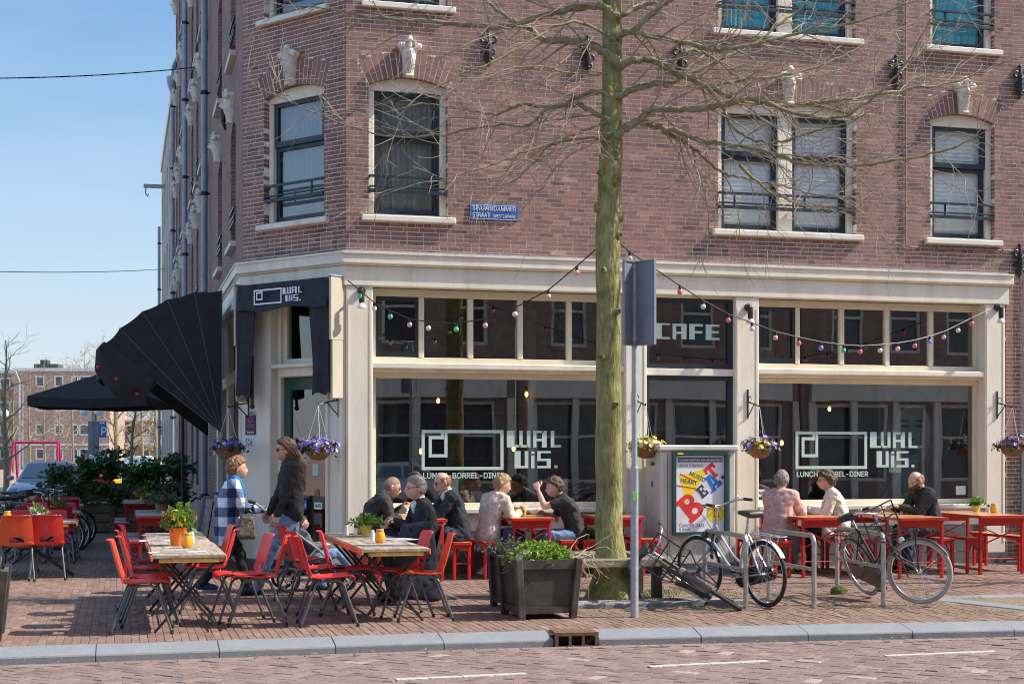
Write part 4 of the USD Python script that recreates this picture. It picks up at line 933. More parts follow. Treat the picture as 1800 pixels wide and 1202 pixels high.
# ------------------------------------------------------------------ utility cabinet with a poster case
mat('cabinet_grey', (.60, .58, .53), .5, .08, 3, dirt=(.42, .39, .33), dscale=2); mat('case_green', (.02, .07, .065), .35, .1); mat('paper', (.82, .82, .86), .5, .02)
for n_, c in (('red', (.75, .04, .04)), ('yellow', (.85, .70, .02)), ('blue', (.02, .20, .60)), ('ink', (.06, .06, .08)), ('navy', (.04, .05, .17))): mat('print_' + n_, c, .5, .03)
cx0, cx1, cy0, cy1 = 4.07, 5.13, -.72, -.14
t = thing('utility_cabinet', 'grey street cabinet carrying a concert poster in front of the café', 'cabinet')
mb = MB(); mb.span((cx0, cy0, .12), (cx1, cy1, 1.62), b=.012); part(mb, 'body', 'cabinet_grey', t)
mb = MB(); mb.span((cx0 - .04, cy0 - .04, 1.622), (cx1 + .04, cy1 + .04, 1.70), b=.02); part(mb, 'lid', 'cabinet_grey', t)
mb = MB(); mb.span((cx0 + .02, cy0 + .02, 0), (cx1 - .02, cy1 - .02, .118)); part(mb, 'base', 'granite', t)
mb = MB(); mb.span((cx0 - .006, cy0 + .06, .75), (cx0 - .0005, cy1 - .06, 1.35), b=.002); part(mb, 'side_hatch', 'cabinet_grey', t)
mb = MB(); mb.box((cx0 - .004, cy0 + .3, 1.45), (.01, .14, .05), b=.003); part(mb, 'vent', 'iron_black', t)
mb = MB(); mb.lathe([(0, .002), (.05, 0)], 14, (cx0 - .007, cy0 + .3, 1.18), np.array([[0, 0, -1], [1, 0, 0], [0, -1, 0]])); part(mb, 'hatch_sticker', 'petal_violet', t)
for x in (cx0 + .1, cx1 - .08):
    mb = MB(); mb.span((x - .003, cy0 - .003, .2), (x + .003, cy0 + .002, 1.58)); part(mb, 'door_seam', 'iron_black', t)
PX0, PX1, PZ0, PZ1 = cx0 + .155, cx0 + .945, .50, 1.61; G = Fr((0, cy0), (1, 0))
ps = thing('poster_case', 'concert poster in a dark green frame on the street cabinet', 'poster')
mb = MB(); rr = sbox(PX0, PZ0, PX1, PZ1).buffer(-.03).buffer(.03); G.pl(mb, rr.difference(sbox(PX0 + .045, PZ0 + .045, PX1 - .045, PZ1 - .045)), .003, .06); part(mb, 'case_frame', 'case_green', ps)
mb = MB(); G.bx(mb, PX0 + .05, PX1 - .05, PZ0 + .05, PZ1 - .05, .003, .02); part(mb, 'sheet', 'paper', ps)
pw, ph = PX1 - PX0 - .1, PZ1 - PZ0 - .1
def U(a, b): return PX0 + .05 + a * pw, PZ0 + .05 + b * ph
def pprint_(m_, polys=(), texts=()):
    mb = MB()
    for pg, lay_ in polys: G.pl(mb, pg, .0205 + lay_ * .0006, .0208 + lay_ * .0006)
    for txt, h, a, b, w, rot, bold, lay_ in texts:
        u, z = U(a, b); c, s = math.cos(math.radians(rot)), math.sin(math.radians(rot))
        mb.text(txt, h, (u, cy0 - .0205 - lay_ * .0006, z), (c, 0, s), (-s, 0, c), th=.0003, bold=bold, width=w)
    part(mb, 'print', m_, ps)
pprint_('print_navy', [(sbox(*U(.05, .915), *U(.96, .975)), 0)])
pprint_('paper', [], [('Conservatorium van Amsterdam', .032, .07, .932, .60, 0, True, 1)])
tri = [Polygon([U(.07, .74), U(.68, .84), U(.22, .36)])]
pprint_('print_yellow', [(tri[0], 0), (Point(*U(.82, .24)).buffer(.125, 20), 0)])
SLAB = {'T': unary_union([sbox(0, .74, 1, 1), sbox(0, .56, .20, 1), sbox(.80, .56, 1, 1), sbox(.36, 0, .64, 1), sbox(.22, 0, .78, .16)]),
 'E': unary_union([sbox(.1, 0, .4, 1), sbox(0, 0, .95, .17), sbox(0, .83, .92, 1), sbox(.75, 0, .95, .36), sbox(.74, .66, .92, 1), sbox(.3, .42, .72, .58), sbox(.6, .33, .72, .67)]),
 'A': unary_union([Polygon([(.12, 0), (.40, 0), (.58, .78), (.60, .78), (.68, 0), (.95, 0), (.74, 1), (.34, 1)]), sbox(.3, .22, .8, .38), sbox(0, 0, .46, .14), sbox(.56, 0, 1.05, .14), sbox(.22, .86, .6, 1)]),
 'B': unary_union([sbox(.1, 0, .42, 1), sbox(0, 0, .5, .16), sbox(0, .84, .5, 1), affinity.scale(Point(.52, .73).buffer(1, 20), .36, .27), affinity.scale(Point(.55, .28).buffer(1, 20), .43, .28), sbox(.3, .45, .6, 1), sbox(.3, 0, .6, .55)]).difference(unary_union([affinity.scale(Point(.52, .74).buffer(1, 16), .13, .10), affinity.scale(Point(.54, .28).buffer(1, 16), .16, .11)]))}
def slab(ch, a, b, w, h, rot): return affinity.translate(affinity.rotate(affinity.scale(SLAB[ch], w, h, origin=(0, 0)), rot, origin=(0, 0)), *U(a, b))
pprint_('print_red', [(LineString([U(.09, .76), U(.42, .655)]).buffer(.009, cap_style=2), 1), (LineString([U(.01, .61), U(.42, .565)]).buffer(.009, cap_style=2), 1), (slab('B', .315, .10, .29, .36, 40), 1), (slab('T', .735, .665, .17, .19, 40), 1)], [('11', .10, .76, .195, .10, 0, True, 1), ('TAMHUIS', .03, .63, .285, .21, 0, True, 1)])
pprint_('print_ink', [(slab('E', .55, .43, .13, .16, 40), 2)], [('John Clayton', .045, .07, .855, .33, 0, False, 1), ('MUSIC', .052, .27, .755, .24, -25, True, 2), ('HEART', .052, .09, .655, .24, -10, True, 2), ('Concert Jazz', .05, .07, .065, .36, 0, False, 1), ('& Small', .035, .07, .02, .16, 0, False, 1)])
pprint_('print_blue', [(slab('A', .745, .50, .20, .22, 40), 2)], [('7', .06, .63, .235, .04, 0, True, 2)])
pprint_('print_navy', [(Point(*U(.905, .655)).buffer(.022, 14), 1), (LineString([U(.945, .70), U(.99, .735)]).buffer(.022, cap_style=2), 1)])
mb = MB(); G.bx(mb, PX0 + .06, PX0 + .14, PZ1 - .035, PZ1 - .012, .0605, .064, .003); part(mb, 'yellow_tag', 'print_yellow', ps)

# ------------------------------------------------------------------ sign post by the kerb
mat('galvanised', (.36, .39, .43), .45, .12, 12, metal=.35, bump=.1); mat('sign_back', (.20, .215, .25), .45, .1, 4, metal=.3)
sp = np.array([2.0, -5.53, 0]); t = thing('sign_post', 'grey steel post with two sign plates seen from behind', 'road sign', mat4(sp))
mb = MB(); mb.lathe([(0, 0), (.038, 0), (.038, 1.44), (.036, 1.455), (.027, 1.475), (.027, 3.46), (0, 3.46)], 16); part(mb, 'post', 'galvanised', t, smooth=40)
for d, w in ((np.array([*(FR * .70 - FW * .71), 0]), .25), (np.array([*(-FR * .66 - FW * .75), 0]), .165)):
    d = d / np.linalg.norm(d); nrm_ = np.array([-d[1], d[0], 0]); R = np.stack([d, nrm_, [0, 0, 1.]], 1)
    mb = MB(); mb.box(d * (w / 2 + .01) + [0, 0, 3.04], (w, .006, .80), R, b=.002); mb.box(d * (w + .006) + [0, 0, 3.04], (.012, .03, .82), R)
    for z in (2.636, 3.444): mb.box(d * (w / 2 + .01) + [0, 0, z], (w, .03, .012), R)
    part(mb, 'sign_plate', 'sign_back', t)
mb = MB()
for z in (2.69, 3.40): mb.lathe([(.028, -.02), (.037, -.02), (.037, .02), (.028, .02)], 14, (0, 0, z))
part(mb, 'clamp', 'galvanised', t)
mat('sticker_green', (.12, .50, .08), .5); mb = MB(); mb.box((-.01, -.0385, 1.17), (.045, .004, .09), b=.002); part(mb, 'round_sticker', 'sticker_green', t)

# ------------------------------------------------------------------ overhead wires
for (p0, p1, d0, d1, lab) in (((-200, 136), (350, 118), 24, 31, 'upper black overhead wire across the sky'), ((-200, 470), (290, 473), 30, 47, 'lower thin overhead wire across the sky')):
    a, b = at_depth(*p0, d0), at_depth(*p1, d1); mb = MB(); q = np.linspace(0, 1, 14)
    P_ = a + (b - a) * q[:, None]; P_[:, 2] -= .10 * (q * (1 - q) * 4); mb.tube(P_, .011 if 'upper' in lab else .010, 5)
    if 'upper' in lab:
        for k in range(26): mb.ball(a + (b - a) * (k + .5) / 26 - [0, 0, .10 * 4 * ((k + .5) / 26) * (1 - (k + .5) / 26)], .017, 0)
    single(mb, 'overhead_wire', 'iron_black', lab, 'wire')

# ------------------------------------------------------------------ houses across the street (they stand behind the camera and show in the glass)
rA = np.random.default_rng(3); mat('across_glass', (.05, .06, .07), .05, .3, 1.2, spec=1.)
for k, x0 in enumerate((-19.5, -10.0, -.5, 9.0, 18.5)):
    t = thing('row_house', 'brick row house across the street, mirrored in the shop windows', 'house', mat4((x0, -24.4, 0), 0), 'row houses across the street')
    ops = []; W_ = 9.4
    for z, h in ((4.9, 1.9), (8.0, 1.9), (11.0, 1.8)):
        for x in (.9, 3.0, 5.1, 7.2): ops.append(sbox(x, z, x + 1.15, z + h))
    shop = [sbox(.6, .7, 4.4, 3.2), sbox(4.9, .1, 5.9, 3.2), sbox(6.3, .7, 8.9, 3.2)]
    H_ = Fr((W_, 0), (-1, 0)); mb = MB(); H_.pl(mb, sbox(0, 0, W_, 14).difference(unary_union(ops + shop)), -.3, 0); v = np.vstack(mb.v); part(mb, 'wall', 'across_brick', t, uv=np.stack([v[:, 0], v[:, 2]], 1))
    for o in ops + shop:
        a, b, c, d = o.bounds; mb = MB(); H_.pl(mb, o.difference(sbox(a + .1, b + .1, c - .1, d - .1)).union(sbox(a, (b + d) / 2 + .15, c, (b + d) / 2 + .23)), -.2, -.05); w = part(mb, 'window', 'cream_paint', t)
        mb = MB(); H_.bx(mb, a + .1, c - .1, b + .1, d - .1, -.16, -.15); part(mb, 'pane', 'across_glass', t)
    for x in (.15, 1.9, 3.1, 4.55, 6.05, 7.6, 9.05): mb = MB(); H_.bx(mb, x - .11, x + .11, 0, 3.29, -.04, .10); part(mb, 'shop_column', 'cream_paint', t)
    mb = MB(); H_.bx(mb, .3, W_ - .3, 3.3, 3.9, 0, .15); H_.bx(mb, 0, W_, 13.6, 14.1, 0, .4); part(mb, 'cornice', 'cream_paint', t)
# ------------------------------------------------------------------ terrace furniture
def grid_shell(P, keep, th):
    """a closed thin shell from a grid of points (n x m x 3); keep(i, j) says which quads exist"""
    n, m = P.shape[:2]; du = np.gradient(P, axis=0); dv = np.gradient(P, axis=1); N_ = np.cross(du, dv); N_ /= np.linalg.norm(N_, axis=2, keepdims=True) + 1e-12
    A, Bk = P.reshape(-1, 3), (P - N_ * th).reshape(-1, 3); V = np.vstack([A, Bk]); K = n * m; f = []; ed = {}
    for i in range(n - 1):
        for j in range(m - 1):
            if not keep(i, j): continue
            q = [i * m + j, (i + 1) * m + j, (i + 1) * m + j + 1, i * m + j + 1]; f += [q, [K + x for x in q[::-1]]]
            for a, b in zip(q, q[1:] + q[:1]):
                if (b, a) in ed: del ed[(b, a)]
                else: ed[(a, b)] = 1
    for a, b in ed: f.append([b, a, K + a, K + b])
    return V, np.array(f)
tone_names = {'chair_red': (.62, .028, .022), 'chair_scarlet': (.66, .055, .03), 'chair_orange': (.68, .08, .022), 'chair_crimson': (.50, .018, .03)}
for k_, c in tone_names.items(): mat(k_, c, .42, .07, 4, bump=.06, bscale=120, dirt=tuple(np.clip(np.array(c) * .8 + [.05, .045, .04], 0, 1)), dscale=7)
mat('chair_tube', (.13, .14, .15), .35, .15, 20, metal=.6); mat('rubber', (.015, .015, .016), .7)
def make_chair(m_, label):
    t = thing('red_chair', label, 'chair')
    prof = np.array([(.235, .405), (.225, .432), (.19, .445), (.10, .438), (.0, .428), (-.10, .424), (-.155, .435), (-.19, .47), (-.21, .52), (-.228, .58), (-.25, .66), (-.272, .74), (-.288, .80), (-.300, .815), (-.318, .818)])
    k = np.linspace(0, len(prof) - 1, 34); pr = np.stack([np.interp(k, range(len(prof)), prof[:, i]) for i in (0, 1)], 1); m = 15; P = np.zeros((34, m, 3))
    for i in range(34):
        s = i / 33; hw = np.interp(s, [0, .08, .4, .5, .7, .9, .96, 1], [.165, .195, .205, .205, .195, .180, .165, .14])
        for j in range(m):
            g = j / (m - 1) * 2 - 1; up = .022 * abs(g) ** 3 if .05 < s < .45 else 0; fw = .03 * g * g if s > .5 else 0
            P[i, j] = (pr[i, 0] + fw, g * hw, pr[i, 1] + up)
    V, f = grid_shell(P, lambda i, j: not (17 <= i <= 19 and 4 <= j <= 9), .007)
    pr_ = raw('seat_shell', V, f, m_, t, smooth=45)
    for q in (-1, 1):
        y = q * .175; yo = q * .215; pts = []
        for a, b in (((.255, yo, .012), (.13, y, .38)), ):
            pts += [np.array(a) + (np.array(b) - np.array(a)) * u for u in np.linspace(0, 1, 4)]
        pts += [np.array((.105, y, .412)), np.array((.06, y, .425)), np.array((-.06, y, .418)), np.array((-.11, y, .40))]
        pts += [np.array((-.13, y, .37)) + (np.array((-.265, yo, .012)) - np.array((-.13, y, .37))) * u for u in np.linspace(0, 1, 4)]
        mb = MB(); mb.tube(pts, .0125, 8); lg = part(mb, 'leg', 'chair_tube', t, smooth=50)
        for x in (.255, -.265):
            mb = MB(); mb.lathe([(0, 0), (.016, 0), (.015, .035), (0, .035)], 8, (x, yo, 0)); part(mb, 'foot_cap', 'rubber', lg)
    mb = MB()
    for x in (.07, -.08): mb.tube([(x, -.175, .418), (x, .175, .418)], .009, 6)
    part(mb, 'cross_tube', 'chair_tube', t); return t
protos = {}
def chair(px, py, face, m_, label, dep=None, ztop=.80, group=None, jit=0.):
    """face: yaw the sitter looks along; px, py: middle of the back's top edge"""
    dep = dep or (1.58 - ztop) * 2600 / (py - 798); p = at_depth(px, py, dep); rz = face + jit
    M = mat4((p[0] + .30 * math.cos(rz), p[1] + .30 * math.sin(rz), .004), rz)
    if m_ not in protos: protos[m_] = make_chair(m_, label); place(protos[m_], M); t = protos[m_]; data(t, label, None, group)
    else: t = dup(protos[m_], M, label, group)
    return t
E_, W_, N_, S_ = 0., math.pi, math.pi / 2, -math.pi / 2
chair(190, 953, E_, 'chair_scarlet', 'red shell chair nearest the kerb, left of the front wooden table', jit=-.05)
chair(206, 949.5, E_, 'chair_red', 'second red shell chair along the left side of the front wooden table', 13.6, jit=.03)
chair(204, 936.5, E_, 'chair_red', 'third red shell chair along the left side of the front wooden table', jit=.08)
chair(210, 926.5, E_, 'chair_crimson', 'last red shell chair at the far left corner of the front wooden table', jit=-.05)
chair(411, 926.6, W_, 'chair_orange', 'orange red shell chair behind, right of the front wooden table', jit=.05)
chair(418, 934, W_, 'chair_red', 'red shell chair touching the right corner of the front wooden table', jit=-.1)
chair(479, 942, W_, 'chair_red', 'red shell chair with visible back slot, pulled out between the two wooden tables', jit=.14)
chair(509, 945, W_, 'chair_scarlet', 'red shell chair nearest the kerb, between the two wooden tables, facing left', jit=-.08)
chair(488, 927, E_, 'chair_crimson', 'red shell chair standing in front of the woman in jeans', jit=.2)
chair(506, 937, E_, 'chair_red', 'red shell chair with dark slot beside the pushchair', jit=.15)
chair(519, 947, E_, 'chair_red', 'red shell chair nearest the kerb, left of the second wooden table, facing right', jit=-.05)
chair(558, 937, E_, 'chair_crimson', 'upright red shell chair at the far left corner of the second wooden table', jit=-.15)
chair(757, 937.5, W_, 'chair_red', 'red shell chair right of the second wooden table, behind the nearest one', jit=.08)
chair(799, 941, W_, 'chair_orange', 'orange red shell chair at the right end of the second wooden table', jit=-.1)
MANCH = chair(778, 929, W_, 'chair_crimson', 'red shell chair on which the man in glasses sits', 15.85, jit=.0)
# shaded rows at the left
G1 = 'red chairs in the shaded rows at the left'
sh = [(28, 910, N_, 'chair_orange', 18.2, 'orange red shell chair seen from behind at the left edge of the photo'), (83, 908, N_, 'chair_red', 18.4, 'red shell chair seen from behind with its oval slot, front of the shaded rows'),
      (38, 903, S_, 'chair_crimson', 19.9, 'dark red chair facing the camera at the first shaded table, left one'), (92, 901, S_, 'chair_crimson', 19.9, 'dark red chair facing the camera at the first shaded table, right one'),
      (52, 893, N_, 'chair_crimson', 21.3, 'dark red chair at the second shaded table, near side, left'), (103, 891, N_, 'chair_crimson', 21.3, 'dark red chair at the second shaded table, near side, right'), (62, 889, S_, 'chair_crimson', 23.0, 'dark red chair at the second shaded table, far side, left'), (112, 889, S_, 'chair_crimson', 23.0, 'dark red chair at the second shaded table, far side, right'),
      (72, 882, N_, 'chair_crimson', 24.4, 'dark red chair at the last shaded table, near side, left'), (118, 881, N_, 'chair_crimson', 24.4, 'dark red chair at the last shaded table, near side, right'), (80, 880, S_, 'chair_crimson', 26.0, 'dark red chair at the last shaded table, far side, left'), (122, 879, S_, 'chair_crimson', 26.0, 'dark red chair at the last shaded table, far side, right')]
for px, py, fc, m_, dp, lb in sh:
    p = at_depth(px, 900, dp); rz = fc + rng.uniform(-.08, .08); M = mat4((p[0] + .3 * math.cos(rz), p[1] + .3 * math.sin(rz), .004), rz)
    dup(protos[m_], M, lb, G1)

mat('plank_grey', (.36, .30, .23), .8, .25, 5, bump=.3, bscale=40, stretch=(6, .6, 6), dirt=(.16, .12, .08), dscale=3); mat('edge_orange', (.62, .17, .05), .6, .2, 12); mat('edge_yellow', (.60, .36, .08), .6, .2, 12)
mat('steel_dark', (.035, .035, .038), .5, .2, 20, metal=.4)
def fold_table(label, x0, x1, y0, y1, h=.70):
    cx, cy, w, l = (x0 + x1) / 2, (y0 + y1) / 2, x1 - x0, y1 - y0
    t = thing('folding_table', label, 'table', mat4((cx, cy, .004)))
    n = 3; pl = l / n
    for i in range(n):
        mb = MB(); mb.box((0, -l / 2 + pl * (i + .5), h - .016 + rng.normal(0, .001)), (w - .004, pl - .006, .032), b=.004); part(mb, 'plank', 'plank_grey', t)
    for q in (-1, 1):
        mb = MB(); mb.box((q * (w / 2 + .004), 0, h - .034), (.014, l, .05), b=.003); part(mb, 'side_edge', 'edge_orange', t)
        mb = MB(); mb.box((0, q * (l / 2 - .02), h - .052), (w * .82, .018, .038), b=.003); part(mb, 'end_edge', 'edge_yellow', t)
    for yy in (-l / 2 + .22, l / 2 - .22):
        for q in (-1, 1):
            mb = MB(); mb.bar((q * w * .42, yy + q * .014, h - .05), (-q * w * .46, yy + q * .014, .0), .024, .014, up=(0, 1, 0)); part(mb, 'leg', 'steel_dark', t)
        mb = MB(); mb.tube([(0, yy - .03, h * .46), (0, yy + .03, h * .46)], .012, 8); part(mb, 'pivot', 'steel_dark', t)
    for q in (-1, 1):
        mb = MB(); mb.tube([(q * w * .40, -l / 2 + .22, .07), (q * w * .40, l / 2 - .22, .07)], .009, 6); part(mb, 'stretcher', 'steel_dark', t)
    return t
fold_table('weathered wooden folding table nearest the kerb at the left', -2.56, -1.93, -5.90, -4.05)
fold_table('weathered wooden folding table behind the front one, carrying an orange flower pot', -2.57, -1.95, -4.03, -2.15)
fold_table('wooden folding table with orange edge before the man in glasses', -.66, -.03, -5.55, -3.84)
fold_table('wooden folding table at the far end, by the entrance', -.66, -.03, -3.82, -2.75)
for px, dp, lb in ((72, 19.1, 'shaded wooden table in the first left row, with white flowers on it'), (86, 22.2, 'shaded wooden table in the second left row'), (98, 25.2, 'shaded wooden table in the last left row')):
    p = at_depth(px, 900, dp); fold_table(lb, p[0] - .62, p[0] + .45, p[1] - .35, p[1] + .35, .72)

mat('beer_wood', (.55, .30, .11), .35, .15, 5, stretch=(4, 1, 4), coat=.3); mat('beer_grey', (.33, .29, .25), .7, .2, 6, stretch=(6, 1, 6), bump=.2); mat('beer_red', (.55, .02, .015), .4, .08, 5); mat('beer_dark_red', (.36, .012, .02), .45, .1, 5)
def beer(kind, label, x0, x1, y0, y1, rz=0., top='beer_wood', red='beer_red'):
    h = .77 if kind == 'table' else .47; cx, cy, w, l = (x0 + x1) / 2, (y0 + y1) / 2, x1 - x0, y1 - y0
    t = thing('beer_table' if kind == 'table' else 'beer_bench', label, kind, mat4((cx, cy, .004), rz))
    n = 3 if kind == 'table' else 2
    for i in range(n):
        mb = MB(); mb.box((-w / 2 + .012 + (w - .024) * (i + .5) / n, 0, h - .011), ((w - .024) / n - .003, l - .03, .024), b=.003); part(mb, 'board', top, t)
    mb = MB(); mb.poly(sbox(-w / 2, -l / 2, w / 2, l / 2).buffer(-.02).buffer(.02).difference(sbox(-w / 2 + .011, -l / 2 + .014, w / 2 - .011, l / 2 - .014)), .034, (0, 0, h - .034), (1, 0, 0), (0, 1, 0)); part(mb, 'edge', red, t)
    lw = w / 2 - (.05 if kind == 'table' else .03)
    for yy in (-l / 2 + (.10 if kind == 'table' else .05), l / 2 - .16):
        mb = MB(); mb.box((0, yy, h - .085 if kind == 'table' else h - .06), (lw * 2 - .02, .03, .10 if kind == 'table' else .05), b=.004); part(mb, 'apron', red, t)
        for q in (-1, 1):
            mb = MB(); mb.box((q * lw, yy, (h - .035) / 2), (.036, .045, h - .035), b=.004); part(mb, 'leg', red, t)
        if kind == 'table':
            for q in (-1, 1):
                mb = MB(); mb.bar((q * lw, yy + q * .008, h - .15), (-q * lw, yy + q * .008, h - .40), .012, .03, up=(0, 1, 0)); part(mb, 'cross_brace', red, t)
        else:
            for q in (-1, 1):
                mb = MB(); mb.bar((q * (lw - .02), yy + .01, h - .20), (q * .02, yy + .03, h - .09), .010, .025, up=(0, 1, 0)); part(mb, 'brace', red, t)
        mb = MB(); mb.tube([(-lw, yy, .20), (lw, yy, .20)], .006, 6); part(mb, 'tie_rod', red, t)
    return t
beer('table', 'red edged beer table between the hoodie and the navy jacket', .47, 1.10, -1.15, -.10)
beer('table', 'red edged beer table between the beige sweater and the black T-shirt', 1.93, 2.50, -1.12, -.10)
beer('table', 'red edged beer table half hidden behind the tree trunk', 3.12, 3.72, -1.12, -.12)
beer('table', 'red edged beer table between the pink and the cream jacket', 5.57, 6.18, -1.86, -.35)
beer('table', 'red edged beer table before the bearded man', 6.74, 7.42, -2.32, -.50, -.06)
beer('table', 'red edged beer table at the right edge of the photo', 8.10, 8.80, -2.0, -.30, -.06)
for x, y0, y1, lb in ((.17, -1.05, -.1, 'red beer bench under the man in a hoodie'), (1.32, -1.02, -.1, 'red beer bench under the bald man in a jacket'), (1.72, -1.02, -.1, 'red beer bench under the woman in beige'), (2.74, -.98, -.1, 'red beer bench under the man in black T-shirt'),
        (3.05, -.95, -.1, 'red beer bench left of the tree trunk, a dark coat lying on it'), (3.86, -.95, -.15, 'red beer bench between the tree trunk and the street cabinet'), (5.36, -1.75, -.35, 'red beer bench under the person in the pink jacket'), (6.42, -1.72, -.35, 'red beer bench under the person in the cream jacket'),
        (6.66, -1.6, -.4, 'red beer bench left of the bearded man\'s table'), (7.72, -1.72, -.3, 'red beer bench under the bearded man'), (8.12, -1.75, -.3, 'red beer bench with bare wooden seat right of the bearded man'), (9.0, -1.6, -.3, 'red beer bench beyond the table at the right edge')):
    beer('bench', lb, x - .125, x + .125, y0, y1)
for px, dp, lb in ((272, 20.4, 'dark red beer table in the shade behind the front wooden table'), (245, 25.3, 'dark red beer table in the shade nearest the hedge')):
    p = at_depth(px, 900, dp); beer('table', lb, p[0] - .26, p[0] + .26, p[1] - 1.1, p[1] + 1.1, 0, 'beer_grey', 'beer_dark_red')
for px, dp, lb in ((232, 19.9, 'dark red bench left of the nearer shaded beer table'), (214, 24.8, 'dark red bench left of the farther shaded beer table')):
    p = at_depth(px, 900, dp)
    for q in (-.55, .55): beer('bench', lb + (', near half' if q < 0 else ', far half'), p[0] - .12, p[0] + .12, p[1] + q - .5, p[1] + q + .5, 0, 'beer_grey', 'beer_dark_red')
mat('settle_wood', (.27, .26, .25), .75, .2, 8, stretch=(5, 1, 1), bump=.2)
for k, (y0, y1) in enumerate(((.95, 2.5), (2.6, 4.6))):
    x = -1.62 if k == 0 else -1.38; t = thing('wall_settle', ('grey plank settle nearest the entrance against the side wall', 'grey plank settle farther along the side wall')[k], 'bench', mat4((x, 0, .004)))
    for i in range(4):
        mb = MB(); mb.box((-.14 - i * .115, (y0 + y1) / 2, .44), (.105, y1 - y0, .03), b=.004); part(mb, 'seat_plank', 'settle_wood', t)
    R = np.array([[math.cos(.16), 0, math.sin(.16)], [0, 1, 0], [-math.sin(.16), 0, math.cos(.16)]])
    for i in range(4):
        mb = MB(); mb.box(np.array([-.09, (y0 + y1) / 2, .46]) + R @ np.array([0, 0, .06 + i * .125]), (.025, y1 - y0, .118), R, b=.004); part(mb, 'back_plank', 'settle_wood', t)
    for y in (y0 + .02, y1 - .02):
        mb = MB(); mb.poly(Polygon([(-.62, 0), (-.02, 0), (.05, .98), (-.06, .98), (-.16, .425), (-.62, .425)]), .04, (0, y + .02, 0), (1, 0, 0), (0, 0, 1)); part(mb, 'side_board', 'settle_wood', t)

# planters
mat('planter_black', (.045, .038, .034), .6, .2, 8, bump=.15, dirt=(.10, .085, .07), dscale=2)
def planter(label, x, y, rz, b=.60, tp=.72, h=.58):
    t = thing('planter_box', label, 'planter', mat4((x, y, .004), rz))
    def rail(z, th, hh): return (b + (tp - b) * z / h) / 2
    for sx, sy in ((-1, -1), (1, -1), (1, 1), (-1, 1)):
        mb = MB(); e0, e1 = b / 2, tp / 2; mb.bar((sx * e0, sy * e0, 0), (sx * e1, sy * e1, h + .02), .065, .065, up=(0, 1, 0), b=.006); part(mb, 'corner_post', 'planter_black', t)
    for k in range(4):
        c, s = math.cos(k * math.pi / 2), math.sin(k * math.pi / 2); R = np.array([[c, -s, 0], [s, c, 0], [0, 0, 1]])
        def panel(z0, z1, inset, th, nm):
            V = []
            for z in (z0, z1):
                e = (b + (tp - b) * z / h) / 2
                for o in (inset, inset + th): V += [(-e + .02, -e + o, z), (e - .02, -e + o, z)]
            V = np.array(V); V = V[[0, 1, 3, 2, 4, 5, 7, 6]]; mb = MB(); mb.add(V @ R.T, MB.BF); part(mb, nm, 'planter_black', t)
        panel(.115, h - .085, .012, .02, 'panel'); panel(.05, .113, -.012, .035, 'lower_rail'); panel(h - .083, h + .005, -.012, .035, 'upper_rail')
    mb = MB(); mb.box((0, 0, h - .06), (tp - .08, tp - .08, .02)); part(mb, 'soil', 'soil', t); return t
def shrub(name, label, cat, c, rad, n, size, leaf, seed, sc=(1, 1, .5), stems=10, flowers=(), spill=0.):
    r = np.random.default_rng(seed); c = np.asarray(c, float); t = thing(name, label, cat, mat4(c))
    v = r.normal(size=(n, 3)); v /= np.linalg.norm(v, axis=1, keepdims=True); v *= r.uniform(.35, 1.05, (n, 1)) * rad; v = v * sc; v[:, 2] = np.abs(v[:, 2]); v[:, 2] += .05 * meshkit.noise(v * 9) - .02
    if spill: k = np.hypot(v[:, 0], v[:, 1]) > rad * .8; v[k, 2] -= spill * r.uniform(0, 1, k.sum())
    mb = MB(); leaves(mb, v, size, r, .25); data(part(mb, 'foliage', leaf, t), kind='stuff')
    mb = MB()
    for k in range(stems):
        e = v[r.integers(n)]; mb.tube([(e[0] * .2, e[1] * .2, -.05), e * [.6, .6, .5], e], [.008, .006, .003], 5)
    data(part(mb, 'stems', 'twig', t), kind='stuff')
    for m_, k in flowers:
        mb = MB(); blooms(mb, v[r.integers(0, n, k)] * 1.04 + [0, 0, .02], size * .5, r); data(part(mb, 'flowers', m_, t), kind='stuff')
    return t
mat('twig', (.20, .14, .09), .9, .3, 20); mat('leaf_lime', (.22, .36, .04), .5, .3, 40, trans=.4)
planter('black wooden planter box beside the tree bench at the kerb', 1.12, -5.22, .05, .52, .61, .56)
planter('black wooden planter box just behind the kerbside one', 1.18, -4.42, .12, .46, .52, .60)
planter('black wooden planter box cut by the left edge of the photo', -4.14, -5.62, .03)
shrub('planter_herb', 'bright green leafy herb filling the planter beside the tree bench', 'plant', (1.14, -5.22, .53), .30, 2200, .05, 'leaf_lime', 1, (1.05, 1, .62), flowers=(('petal_white', 20),), spill=.05)
shrub('trailing_plant', 'sparse yellow green trailing plant over the left corner of the planter', 'plant', (.90, -5.35, .52), .20, 170, .05, 'leaf_bright', 2, (1, 1, .7), 24, (('petal_white', 10),), .22)
shrub('planter_plant', 'dull grey green shoots in the planter behind the kerbside one', 'plant', (1.05, -4.45, .55), .3, 500, .045, 'leaf_grey', 3, (1, 1, .6), 20)
shrub('planter_plant', 'green plant in the planter at the left edge of the photo', 'plant', (-4.12, -5.60, .55), .3, 800, .05, 'leaf_bright', 4, (1, 1, .4), 10, (('petal_yellow', 20),))
t = thing('bare_creeper', 'bare twisted creeper stems reaching from the planter over the tree bench', 'plant', mat4((1.5, -5.05, .55))); r_ = np.random.default_rng(9)
